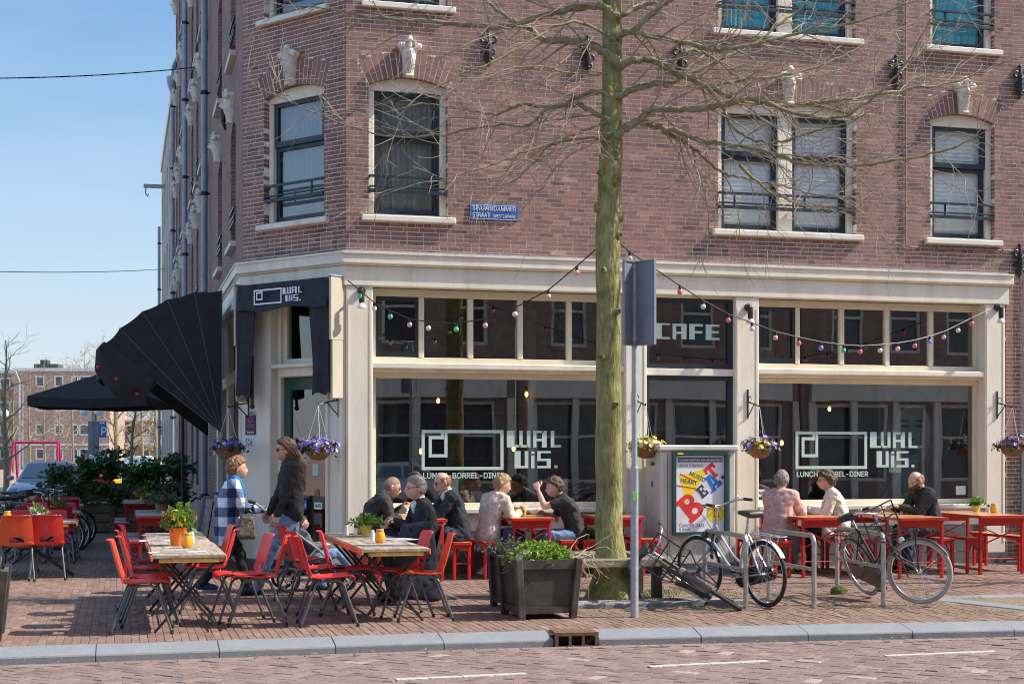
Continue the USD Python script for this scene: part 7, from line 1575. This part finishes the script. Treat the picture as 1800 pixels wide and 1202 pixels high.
for x, y, r_ in KN:
    c = at_depth(x, y, DT); ci = allp[np.argmin(np.abs(allp[:, 2] - c[2]))]; ri = allr[np.argmin(np.abs(allp[:, 2] - c[2]))]; a = (x - (900 + 2600 * ((ci[:2] - CAM[:2]) @ FR) / ((ci[:2] - CAM[:2]) @ FW))) * DT / 2600 / ri; a = np.clip(a, -.97, .97)
    d = np.array([*(FR * a - FW * math.sqrt(1 - a * a)), 0]); p = ci + d * (ri - .005); f_ = frame(d, (0, 0, 1)); mb2 = MB(); mb2.lathe([(0, .015), (r_ * .55, .018), (r_ * .75, .035), (r_, .02), (r_ * 1.25, -.03)], 14, (0, 0, 0), np.array([[0, 0, 1], [0, 1, 0], [-1, 0, 0.]])); mb2.move(mat4(p, 0, f_)); mb.v += mb2.v; mb.f += [q + mb.n for q in mb2.f]; mb.t += mb2.t; mb.n += mb2.n
data(part(mb, 'branch_scars', 'bark', tr, smooth=50), kind='stuff')
rT = np.random.default_rng(12); twigs = MB()
LIMBS = [([(1068, 95), (1010, 72), (960, 70), (925, 48), (890, 30), (850, -5), (800, -60)], .052, .3), ([(1066, 14), (1035, 12), (985, 20), (960, 27), (900, 46), (848, 48), (760, 38), (700, 36), (640, 28), (565, 14), (470, 22)], .044, .15),
 ([(1066, 163), (1040, 163), (1005, 178), (955, 188), (915, 184), (880, 200), (850, 198), (800, 190), (740, 180)], .032, .5), ([(1063, 208), (1030, 192), (1018, 183), (990, 185), (955, 195), (935, 216), (900, 220), (850, 222), (790, 235), (690, 240), (570, 205), (445, 150)], .028, .25),
 ([(1066, 215), (1030, 228), (975, 250), (920, 270), (870, 288), (800, 310), (690, 330)], .018, -.3), ([(1060, 245), (1010, 245), (960, 262), (925, 300), (870, 330)], .018, .6), ([(1066, 130), (1000, 130), (960, 118), (890, 122), (830, 150)], .014, -.6), ([(1064, 60), (1000, 40), (930, 75), (860, 110), (770, 150), (700, 205)], .020, -.5),
 ([(1084, 62), (1110, 55), (1135, 35), (1160, 15), (1185, -5), (1230, -60)], .052, -.2), ([(1086, 28), (1105, 22), (1140, 8), (1170, 0), (1210, -40)], .036, .3), ([(1090, 58), (1120, 58), (1160, 66), (1210, 76), (1250, 87), (1290, 84), (1360, 70), (1430, 52), (1500, 40), (1590, 10), (1640, -10)], .036, -.15),
 ([(1090, 116), (1110, 108), (1140, 105), (1175, 122), (1205, 138), (1245, 152), (1300, 178), (1370, 186), (1440, 180), (1510, 172), (1580, 160), (1660, 148), (1730, 125), (1800, 98)], .044, .1), ([(1090, 168), (1110, 160), (1140, 150), (1175, 144), (1205, 135), (1250, 112), (1300, 90), (1350, 60), (1400, 20), (1430, -20)], .042, .25),
 ([(1088, 235), (1098, 226), (1115, 217), (1130, 208), (1142, 194), (1185, 192), (1235, 192), (1285, 182), (1330, 176), (1400, 200), (1480, 205), (1550, 160), (1600, 100), (1645, 10)], .050, -.2), ([(1128, 212), (1150, 222), (1190, 232), (1220, 244), (1270, 252), (1330, 262), (1400, 285), (1470, 292), (1540, 288), (1640, 270), (1700, 250), (1730, 238)], .034, -.35), ([(1165, 230), (1200, 250), (1235, 275), (1270, 303), (1320, 315), (1380, 330), (1450, 342), (1520, 350)], .022, .2),
 ([(1240, 150), (1275, 200), (1310, 240), (1370, 250), (1420, 235), (1480, 218), (1560, 180)], .020, -.5), ([(1180, 124), (1230, 90), (1290, 130), (1340, 160), (1400, 150)], .018, .5), ([(1086, 230), (1050, 250), (1000, 275), (950, 330), (905, 380)], .012, -.2), ([(1080, -20), (1180, -60), (1330, -50), (1450, -30), (1560, -60)], .04, .1), ([(1072, -30), (980, -60), (850, -50), (720, -20)], .04, .0), ([(1250, 152), (1320, 140), (1400, 128), (1480, 100), (1560, 60), (1640, 40)], .020, .3), ([(1300, 290), (1360, 340), (1420, 360), (1500, 380)], .014, -.3)]
for pts, r0, k in LIMBS:
    P3 = [at_depth(x, y, DT + k * (abs(x - pts[0][0]) / 160.) - (0.1 if pts[0][0] < 1100 else 0)) for x, y in pts]; (P3.insert(0, allp[np.argmin(np.abs(allp[:, 2] - P3[0][2] + .06))] + (P3[0] - allp[np.argmin(np.abs(allp[:, 2] - P3[0][2]))]) * .25) if abs(pts[0][0] - 1075) < 40 else None); q = spline(P3, len(pts) * 6); q[3:] += rT.normal(0, .008, (len(q) - 3, 3)); rr = np.linspace(1, 0, len(q)) ** .8 * (r0 - .004) + .004; rr[:6] *= [1.5, 1.45, 1.38, 1.26, 1.14, 1.05]
    mb = MB(); mb.tube(q, rr, 9); part(mb, 'limb', 'limb_bark', tr, smooth=60); foliate(q, rr, rT, twigs, 1.0 if pts[0][0] < pts[-1][0] else .8, 1.3, -.012)
for k in range(14):                               # limbs above the frame carry the rest of the crown
    i = rT.integers(2, 17); p = up[i]; a = rT.uniform(0, 6.28); q, rr = wander(p, np.array([math.cos(a), math.sin(a), .5]), rT.uniform(1.6, 3.2), .045, .006, rT, .2, .12, .0); mb = MB(); mb.tube(q, rr, 8); part(mb, 'limb', 'limb_bark', tr, smooth=60); foliate(q, rr, rT, twigs, .6, 1.2, .0)
data(part(twigs, 'twigs', 'twig_bark', tr), kind='stuff')

def bare_tree(name, label, base, h, spread, seed, r0=.16, dens=.5, limb_n=12, bark='limb_bark', trunk_h=.3, group=None, lean=0., tw=.9, tk=1.):
    r = np.random.default_rng(seed); t = thing(name, label, 'tree', mat4(base), group); q = spline([(0, 0, -.05), (lean * .3, .05, h * .25), (lean * .6 - .05, -.05, h * .55), (lean, .05, h * .8), (lean * 1.05, 0, h)], 24); rr = np.linspace(1, .12, 24) * r0; mb = MB(); mb.tube(q, rr, 9); part(mb, 'trunk', bark, t, smooth=60)
    lm, tg = MB(), MB()
    for k in range(limb_n):
        f = trunk_h + (1 - trunk_h) * (k + .5) / limb_n; i = int(f * 23); a = k * 2.4 + r.uniform(-.4, .4); L_ = spread * (1.15 - .75 * f) * r.uniform(.75, 1.15)
        p, pr = wander(q[i], np.array([math.cos(a), math.sin(a), r.uniform(.5, 1.1)]), L_, rr[i] * .5, .008, r, L_ / 9, .10, .02); lm.tube(p, pr, 6); foliate(p, pr, r, tg, dens, L_ * .5 * tw, .01, tk)
    part(lm, 'crown', bark, t); data(part(tg, 'twigs', 'twig_bark', t), kind='stuff'); return t
t1 = bare_tree('street_tree', 'leafless street tree farther along the kerb, out of the photo', (13.2, -4.3, 0), 11.5, 4.2, 31, .17, .35, 12)
# ------------------------------------------------------------------ what lies down the side street
mat('laurel', (.055, .125, .035), .35, .4, 18, trans=.2, spec=.6); mat('fence_wood', (.15, .10, .06), .8, .3, 5, stretch=(1, 6, 6), bump=.3, dirt=(.2, .17, .12), dscale=2)
hx0, hx1, hy = -4.42, -1.55, 11.9
t = thing('hedge_planter', 'long wooden plank planter closing off the shaded terrace', 'planter', mat4((0, hy, 0)))
for k, z in enumerate((.02, .21, .40, .62, .81)):
    for a, b in ((hx0, (hx0 + hx1) / 2 - .04), ((hx0 + hx1) / 2 + .04, hx1)):
        mb = MB(); mb.span((a, -.02, z), (b, .03, z + .175), b=.006); part(mb, 'board', 'fence_wood', t); mb = MB(); mb.span((a, .52, z), (b, .57, z + .175), b=.006); part(mb, 'board', 'fence_wood', t)
for x in (hx0, (hx0 + hx1) / 2, hx1):
    mb = MB(); mb.box((x, .28, .51), (.075, .66, 1.02), b=.006); part(mb, 'post', 'fence_wood', t)
mb = MB(); mb.span((hx0 + .05, .05, .85), (hx1 - .05, .5, .9)); part(mb, 'soil', 'soil', t)
for k, (x, w, h) in enumerate(((-4.05, .55, .45), (-3.55, .5, .62), (-3.05, .5, .75), (-2.55, .5, .40), (-2.1, .5, .52), (-1.7, .45, .78))):
    r = np.random.default_rng(40 + k); t = thing('laurel_shrub', ('glossy laurel shrub at the left end of the plank planter', 'second laurel shrub from the left in the plank planter', 'tall laurel shrub left of the middle of the plank planter', 'low laurel shrub right of the middle of the plank planter', 'laurel shrub second from the right in the plank planter', 'tall upright laurel shrub at the right end of the plank planter')[k], 'shrub', mat4((x, hy + .2, .9)))
    mb, sm = MB(), MB()
    for s_ in range(26):
        a = r.uniform(0, 6.28); top = np.array([math.cos(a) * w * r.uniform(.2, .75), math.sin(a) * .32 - .12 * (s_ % 3 == 0), h * r.uniform(.35, 1.0)]); 
        if s_ % 3 == 0: top = np.array([r.uniform(-w, w) * .7, -.38, r.uniform(-.35, .1)])
        pts = spline([(0, 0, 0), top * [.5, .5, .7], top], 7); sm.tube(pts, np.linspace(.009, .004, 7), 4, caps=False); leaves(mb, np.repeat(pts[2:], 7, 0) + r.normal(0, .05, (35, 3)), .115, r, .25)
    data(part(mb, 'foliage', 'laurel', t), kind='stuff'); data(part(sm, 'stems', 'twig', t), kind='stuff')
# parasol
p = at_depth(182, 900, 26.5); t = thing('parasol', 'wide black parasol behind the fan awning', 'parasol', mat4((p[0], p[1], 0), -.258)); za, zb_, hw = 2.58, 3.02, 1.03; mb = MB()
cs4 = [np.array([sx * hw, sy * hw, za]) for sx, sy in ((-1, -1), (1, -1), (1, 1), (-1, 1))]; ap = np.array([0, 0, zb_ + .02])
for i in range(4):
    a, b = cs4[i], cs4[(i + 1) % 4]; V = []; n = 8
    for u in range(n + 1):
        for v_ in range(n + 1): e = a + (b - a) * v_ / n; V.append(ap + (e - ap) * (u / n) - [0, 0, .05 * math.sin(math.pi * v_ / n) * (u / n)])
    f = [[u * (n + 1) + v_, u * (n + 1) + v_ + 1, (u + 1) * (n + 1) + v_ + 1, (u + 1) * (n + 1) + v_] for u in range(n) for v_ in range(n)]; mb.add(V, f); mb.add(np.array(V) - [0, 0, .012], [q[::-1] for q in f])
    e = np.array([a, b, b - [0, 0, .16], a - [0, 0, .16]]); mid = [(a + b) / 2 - [0, 0, .05]]; mb.add([a, (a + b) / 2 - [0, 0, .05], b, b - [0, 0, .17], (a + b) / 2 - [0, 0, .21], a - [0, 0, .17]], [[0, 1, 4, 5], [1, 2, 3, 4]])
part(mb, 'canopy', 'black_canvas', t); mb = MB(); mb.tube([(1.22, .9, 0), (1.22, .9, 2.9), (.9, .7, 3.12), (0, 0, zb_ + .1)], .032, 10); part(mb, 'pole', 'steel_dark', t); mb = MB(); mb.box((1.22, .9, .05), (.5, .5, .1), b=.02); part(mb, 'base', 'granite', t)
for q in cs4: mb = MB(); mb.tube([(0, 0, zb_ - .02), q - [0, 0, .03]], .010, 5); part(mb, 'rib', 'steel_dark', t)

# next house along the side street
t = thing('side_house', 'narrow beige house with a hoist beam, next along the side street', 'house', None); GX = -1.2; G2 = Fr((GX, 44), (0, -1)); ops = [sbox(u, z, u + 1.3, z + 1.8) for u in (1.2, 4.2, 7.2, 10.2, 13.2) for z in (1.0, 4.4, 7.4, 10.2)]
mb = MB(); G2.pl(mb, sbox(0, 0, 15.6, 13.2).difference(unary_union(ops)), -.25, 0); v = np.vstack(mb.v); part(mb, 'wall', 'beige_brick', t, uv=np.stack([v[:, 1], v[:, 2]], 1))
mb = MB(); mb.span((GX + .3, 28.3, 0), (GX + 8, 44, 13.25)); part(mb, 'core', 'room_dark', t); mb = MB(); mb.span((GX - .05, 28.3, 13.26), (GX + 8, 44, 13.6)); part(mb, 'roof_edge', 'cream_paint', t)
for o in ops: a, b, c, d = o.bounds; mb = MB(); G2.pl(mb, o.difference(sbox(a + .08, b + .08, c - .08, d - .08)), -.15, -.03); w = part(mb, 'window', 'cream_paint', t); mb = MB(); G2.bx(mb, a + .08, c - .08, b + .08, d - .08, -.12, -.11); part(mb, 'pane', 'window_glass', w)
p = downpipe(-1.2, 43.9, 0, 11.0); mb = MB(); mb.box((-1.6, 39, 11.8), (.8, .12, .14)); mb.tube([(-1.92, 39, 11.75), (-1.92, 39, 11.5), (-1.84, 39, 11.4), (-1.82, 39, 11.5)], .03, 6); part(mb, 'hoist_beam', 'galvanised', t)

# apartment block across the square
mat('apart_white', (.62, .62, .60), .6, .08); mat('apart_glass', (.06, .075, .09), .15, .2, .4, spec=.8)
def block(label, px0, px1, dep, h, floors_, cols, brick='far_brick', back=0., skew=0.):
    a, b = at_depth(px0, 798, dep), at_depth(px1, 798, dep + skew); a[2] = b[2] = 0; d = (b - a); W = np.linalg.norm(d); d /= W; t = thing('apartment_block', label, 'apartment building', None); f_ = Fr((a[0], a[1]), (d[0], d[1])); fh = h / floors_; ops = []
    for i in range(floors_):
        for u, w in cols: ops.append(sbox(u * W, i * fh + .95, u * W + w * .85, i * fh + 2.25))
    mb = MB(); f_.pl(mb, sbox(0, -.2, W, h).difference(unary_union(ops)), -.3, 0); v = np.vstack(mb.v); part(mb, 'wall', brick, t, uv=np.stack([(v - f_.O) @ f_.X, v[:, 2]], 1)); mb = MB(); f_.bx(mb, .0, W, -.2, h - .1, -11, -.31); part(mb, 'core', brick, t, uv=(lambda v: np.stack([(v - f_.O) @ f_.N, v[:, 2]], 1))(np.vstack(mb.v))); mb = MB(); f_.bx(mb, -.2, W + .2, h, h + .35, -11, .15); part(mb, 'roof', 'apart_white', t)
    for o in ops:
        a_, b_, c_, d_ = o.bounds; mb = MB(); f_.pl(mb, o.difference(sbox(a_ + .16, b_ + .16, c_ - .16, d_ - .16)), -.25, .06); w = part(mb, 'window', 'apart_white', t); mb = MB(); f_.bx(mb, a_ + .16, c_ - .16, b_ + .16, d_ - .16, -.2, -.15); part(mb, 'pane', 'apart_glass', w)
    mb = MB(); f_.bx(mb, -.05, W + .05, 2.55, 2.8, -.2, .05); part(mb, 'band', 'apart_white', t); return t, f_, W, fh
t, f_, W, fh = block('brick apartment block with small white windows across the square', 26, 192, 168, 11.0, 4, [(.22, 1.2), (.42, 1.2), (.60, 1.2), (.66, 1.9), (.82, 1.2), (.90, 1.2)])
mb = MB(); f_.bx(mb, .9, 1.02, 0, 9.6, .02, .14); part(mb, 'downpipe', 'apart_white', t); mb = MB(); f_.bx(mb, 1.2, 4.0, 11.35, 12.0, -5, -3); f_.bx(mb, 1.8, 2.6, 12.0, 12.5, -4.6, -3.4); part(mb, 'roof_hut', 'asphalt', t)
t, f_, W, fh = block('paler apartment wing with white balconies, right of the square', 193, 330, 176, 8.4, 3, [(.06, 1.3), (.2, 1.3), (.40, 1.3), (.62, 1.3), (.80, 1.3)])
for i in (1, 2):
    for u in (.16, .34, .52, .70): mb = MB(); f_.bx(mb, u * W, u * W + 2.0, i * fh + .1, i * fh + 1.0, .1, .2); f_.bx(mb, u * W, u * W + 2.0, i * fh - .1, i * fh + .09, .02, 1.2); part(mb, 'balcony', 'apart_white', t)
block('darker brick apartment block at the left edge, set behind bare trees', -70, 27, 176, 11.2, 4, [(.2, 1.5), (.5, 1.5), (.72, 1.5), (.9, 1.3)], 'across_brick')

def put(px, dep, z=0.): p = at_depth(px, 900, dep); return np.array([p[0], p[1], z])
for k, (px, dp, h, sp, r0, lb) in enumerate(((10, 60, 6.2, 1.9, .13, 'bare pale barked tree at the left edge across the side street'), (52, 95, 7.0, 1.6, .10, 'thin bare tree in front of the apartment block, left'), (78, 105, 8.2, 1.9, .10, 'thin bare tree in front of the apartment block, middle'), (128, 120, 9.0, 2.4, .12, 'bare bushy tree before the block, left of the lamp post'), (205, 85, 7.4, 3.0, .20, 'broad bare tree right of the parking sign'), (226, 60, 4.6, 1.0, .10, 'slim leaning tree right of the parking sign'), (250, 100, 8.4, 2.4, .14, 'bare tree before the wing with balconies'), (275, 78, 6.0, 1.8, .14, 'bare tree nearest the beige house'), (148, 185, 14.5, 4., .2, 'tall bare tree rising behind the apartment block'), (178, 190, 16.0, 4.2, .2, 'taller bare tree behind the parasol tip'), (24, 130, 8.5, 3., .15, 'bare tree before the darker block'), (105, 140, 8, 2.2, .12, 'fine twigged bare tree before the block, right'))):
    bare_tree('bare_tree', lb, put(px, dp), h, sp, 60 + k, r0, .42, 17, trunk_h=.22, lean=(.35 if px == 226 else 0.), tw=1.25, tk=max(1., dp / 42.))
# double globe lamp post
mat('globe', (.8, .8, .8), .25, .02)
p = put(163, 62); t = thing('street_lamp', 'double globe street lamp beside the parking sign', 'street lamp', mat4(p)); mb = MB(); mb.tube([(0, 0, 0), (0, 0, 4.0)], [.06, .045], 8); mb.tube([(-.32, 0, 3.55), (-.3, 0, 3.9), (0, 0, 4.0), (.3, 0, 3.9), (.32, 0, 3.55)], .025, 6); part(mb, 'post', 'galvanised', t)
for q in (-1, 1): mb = MB(); mb.ball((q * .32, 0, 3.35), .20, 3); part(mb, 'globe', 'globe', t, smooth=True); mb = MB(); mb.lathe([(0, .1), (.1, .06), (.12, 0)], 10, (q * .32, 0, 3.5)); part(mb, 'cap', 'galvanised', t)
p = put(8, 70); t = thing('street_lamp', 'globe street lamp at the left edge before the darker block', 'street lamp', mat4(p)); mb = MB(); mb.tube([(0, 0, 0), (0, 0, 3.4)], [.06, .045], 8); part(mb, 'post', 'galvanised', t); mb = MB(); mb.ball((0, 0, 3.5), .2, 3); part(mb, 'globe', 'globe', t, smooth=True)
p = put(34, 120); t = thing('tall_lamp_post', 'tall grey lamp post in front of the apartment block corner', 'street lamp', mat4(p)); mb = MB(); mb.tube([(0, 0, 0), (0, 0, 7.5), (-.3, 0, 8.3), (-.9, 0, 8.5)], .08, 8); part(mb, 'post', 'galvanised', t); mb = MB(); mb.box((-1.1, 0, 8.5), (.6, .2, .12), b=.03); part(mb, 'lamp_head', 'galvanised', t)
p = put(167, 38); t = thing('parking_sign', 'blue parking sign with white letter beside grey sign backs on a post', 'road sign', mat4(p, -math.radians(YAW))); mb = MB(); mb.tube([(0, 0, 0), (0, 0, 2.6)], .04, 8); part(mb, 'post', 'galvanised', t)
mb = MB(); mb.box((-.09, -.05, 2.0), (.14, .02, .85)); mb.box((.06, -.03, 2.0), (.10, .02, .85)); part(mb, 'sign_back', 'sign_back', t); mb = MB(); mb.box((.20, -.06, 2.22), (.20, .012, .42), b=.003); pl_ = part(mb, 'blue_plate', 'sign_blue', t); mb = MB(); mb.text('P', .20, (.15, -.067, 2.07), (1, 0, 0), th=.002, bold=True); mb.box((.20, -.068, 2.38), (.13, .002, .04)); part(mb, 'letter', 'sign_white', pl_); mb = MB(); mb.box((.0, -.06, 1.45), (.22, .012, .18)); part(mb, 'small_plate', 'sign_white', t)
# swing frame, play truck
mat('swing_pink', (.42, .015, .10), .4, .05); p = put(64, 66); t = thing('swing_frame', 'magenta swing frame on the square', 'swing', mat4(p, -math.radians(YAW)))
for x in (-.98, .98):
    for y in (-.5, .5): mb = MB(); mb.tube([(x + (.12 if x > 0 else -.12) * (y < 0), y, 0), (x, y * .2, 2.08)], .055, 8); part(mb, 'leg', 'swing_pink', t)
mb = MB(); mb.tube([(-1.05, 0, 2.1), (1.05, 0, 2.1)], .06, 8); part(mb, 'top_bar', 'swing_pink', t)
mat('play_red', (.55, .02, .02), .4); mat('play_yellow', (.65, .38, .02), .4); p = put(190, 46); t = thing('play_truck', 'red and yellow children\'s play truck on the square', 'play equipment', mat4(p, -.4)); mb = MB(); mb.box((-.12, 0, .62), (.42, .5, .62), b=.04); part(mb, 'cab', 'play_red', t); mb = MB(); mb.box((.22, 0, .55), (.24, .52, .5), b=.03); part(mb, 'front', 'play_yellow', t); mb = MB(); mb.bar((.14, -.28, .4), (.30, -.28, .85), .05, .02); part(mb, 'stripe', 'play_red', t)
for x in (-.2, .2): mb = MB(); mb.lathe([(0, -.03), (.12, -.03), (.12, .03), (0, .03)], 12, (x, -.27, .14), rot('x', math.pi / 2)); part(mb, 'wheel', 'tyre', t)

# cars
mat('car_blue', (.22, .30, .40), .25, .05, 2, metal=.3, coat=.8); mat('car_grey', (.30, .33, .38), .25, .05, 2, metal=.3, coat=.8); mat('car_white', (.6, .6, .62), .25, .04, 2, coat=.8); mat('car_glass', (.10, .17, .22), .06, .1, .5, spec=1.); mat('car_trim', (.02, .02, .022), .5)
def car(label, M, paint):
    t = thing('parked_car', label, 'car', M); X = [(-2.0, .30, .78, .70), (-1.95, .28, .92, .82), (-1.5, .22, .98, .86), (-.6, .22, .99, .87), (.5, .22, .96, .87), (1.2, .22, .90, .86), (1.75, .24, .78, .80), (1.98, .30, .62, .66)]   # x, bottom, top, half width
    n = 12; P_ = []
    for x, zb0, zt0, w in X:
        ring = []
        for k in range(n): a = (k + .5) / n * 2 * math.pi; c, s = math.cos(a), math.sin(a); ring.append((x, w * np.sign(c) * abs(c) ** .45, (zb0 + zt0) / 2 + (zt0 - zb0) / 2 * np.sign(s) * abs(s) ** .5))
        P_.append(ring)
    V = np.array(P_).reshape(-1, 3); f = [[i * n + k, i * n + (k + 1) % n, (i + 1) * n + (k + 1) % n, (i + 1) * n + k] for i in range(len(X) - 1) for k in range(n)]; mb = MB(); mb.add(V, f); mb.add(V[:n], [[0, k + 1, k] for k in range(1, n - 1)]); mb.add(V[-n:], [[0, k, k + 1] for k in range(1, n - 1)]); part(mb, 'body', paint, t, smooth=50)
    cab = hull(((-1.45, .62, 1.0), .08), ((-1.45, -.62, 1.0), .08), ((.75, .64, .93), .06), ((.75, -.64, .93), .06), ((-1.1, .50, 1.36), .07), ((-1.1, -.50, 1.36), .07), ((.05, .50, 1.38), .07), ((.05, -.50, 1.38), .07)); q = to_tm(cab); raw('roof_cabin', q.vertices, q.faces, paint, t, smooth=30)
    def quad(nm, pts, m_): mb = MB(); mb.add(pts, [[0, 1, 2, 3]]); mb.add(np.array(pts) - np.array([.004, 0, 0]), [[3, 2, 1, 0]]); part(mb, nm, m_, t)
    quad('windscreen', [(.77, -.60, 1.01), (.77, .60, 1.01), (.20, .50, 1.395), (.20, -.50, 1.395)], 'car_glass'); quad('rear_window', [(-1.53, .56, 1.06), (-1.53, -.56, 1.06), (-1.20, -.46, 1.38), (-1.20, .46, 1.38)], 'car_glass')
    for q_ in (-1, 1):
        for a, b, c, d in ((.52, -.30, -.32, .05), (-.38, -1.15, -.95, -.38)): mb = MB(); y0, y1 = q_ * .715, q_ * .595; mb.add([(a, y0, 1.01), (b, y0, 1.03), (c, y1, 1.34), (d, y1, 1.34)], [[0, 1, 2, 3]] if q_ < 0 else [[3, 2, 1, 0]]); part(mb, 'side_window', 'car_glass', t)
        mb = MB(); mb.ball((1.80, q_ * .58, .66), .13, 2, (.75, 1.2, .75)); part(mb, 'headlight', 'lamp_lens', t, smooth=True); mb = MB(); mb.ball((.55, q_ * .92, 1.0), .10, 2, (.6, 1.0, .75)); part(mb, 'wing_mirror', paint, t, smooth=True)
        for x in (-1.28, 1.25): mb = MB(); mb.lathe([(0, -.1), (.29, -.1), (.31, -.06), (.31, .06), (.29, .1), (0, .1)], 18, (x, q_ * .76, .31), rot('x', math.pi / 2)); w = part(mb, 'wheel', 'tyre', t, smooth=30); mb = MB(); mb.lathe([(0, -.112), (.19, -.108), (.2, -.09), (.2, .09), (.19, .108), (0, .112)], 14, (x, q_ * .76, .31), rot('x', math.pi / 2)); part(mb, 'rim', 'rim_steel', w)
    mb = MB(); mb.box((1.93, 0, .42), (.12, 1.25, .14), b=.03); part(mb, 'grille', 'car_trim', t); mb = MB(); mb.box((2.0, 0, .44), (.02, .5, .11)); part(mb, 'number_plate', 'play_yellow', t); return t
car('pale blue parked car facing the camera at the left behind bicycles', mat4((*put(84, 42.5)[:2], RZ + .012), math.radians(-98)), 'car_blue')
car('grey parked car far across the square', mat4((*put(232, 90)[:2], 0), math.radians(190)), 'car_grey'); car('white parked car at the far side of the square, by the balconies', mat4((*put(262, 125)[:2], 0), math.radians(10)), 'car_white'); car('dark grey parked car far off, left of the play truck', mat4((*put(178, 118)[:2], 0), math.radians(170)), 'car_grey')
mat('bin_green', (.03, .10, .05), .5); p = put(223, 72); t = thing('litter_bin', 'green litter bin beside the slim leaning tree', 'bin', mat4(p)); mb = MB(); mb.lathe([(0, 0), (.22, 0), (.25, .9), (.2, 1.0), (0, 1.02)], 14); part(mb, 'barrel', 'bin_green', t); mb = MB(); mb.box((0, -.24, .85), (.2, .04, .1)); part(mb, 'opening', 'car_trim', t)
# laurel bush at the right edge, behind the last table
shrub('green_shrub', 'green leafy shrub at the right edge beside the brick pier', 'shrub', (10.35, -.45, .55), .32, 700, .09, 'laurel', 77, (1, .8, 1.0), 16)
planter('dark planter under the green shrub at the right edge', 10.35, -.45, 0, .42, .50, .55)

for k, (x, rz, pm) in enumerate(((-7.5, 0, 'car_white'), (-.8, math.pi, 'car_grey'), (5.2, 0, 'car_white'))): car(('white parked car across the street, mirrored low in the left shop window', 'grey parked car across the street, mirrored between the two shop windows', 'pale parked car across the street, mirrored low in the right shop window')[k], mat4((x, -22.2, RZ + .012), rz), pm)
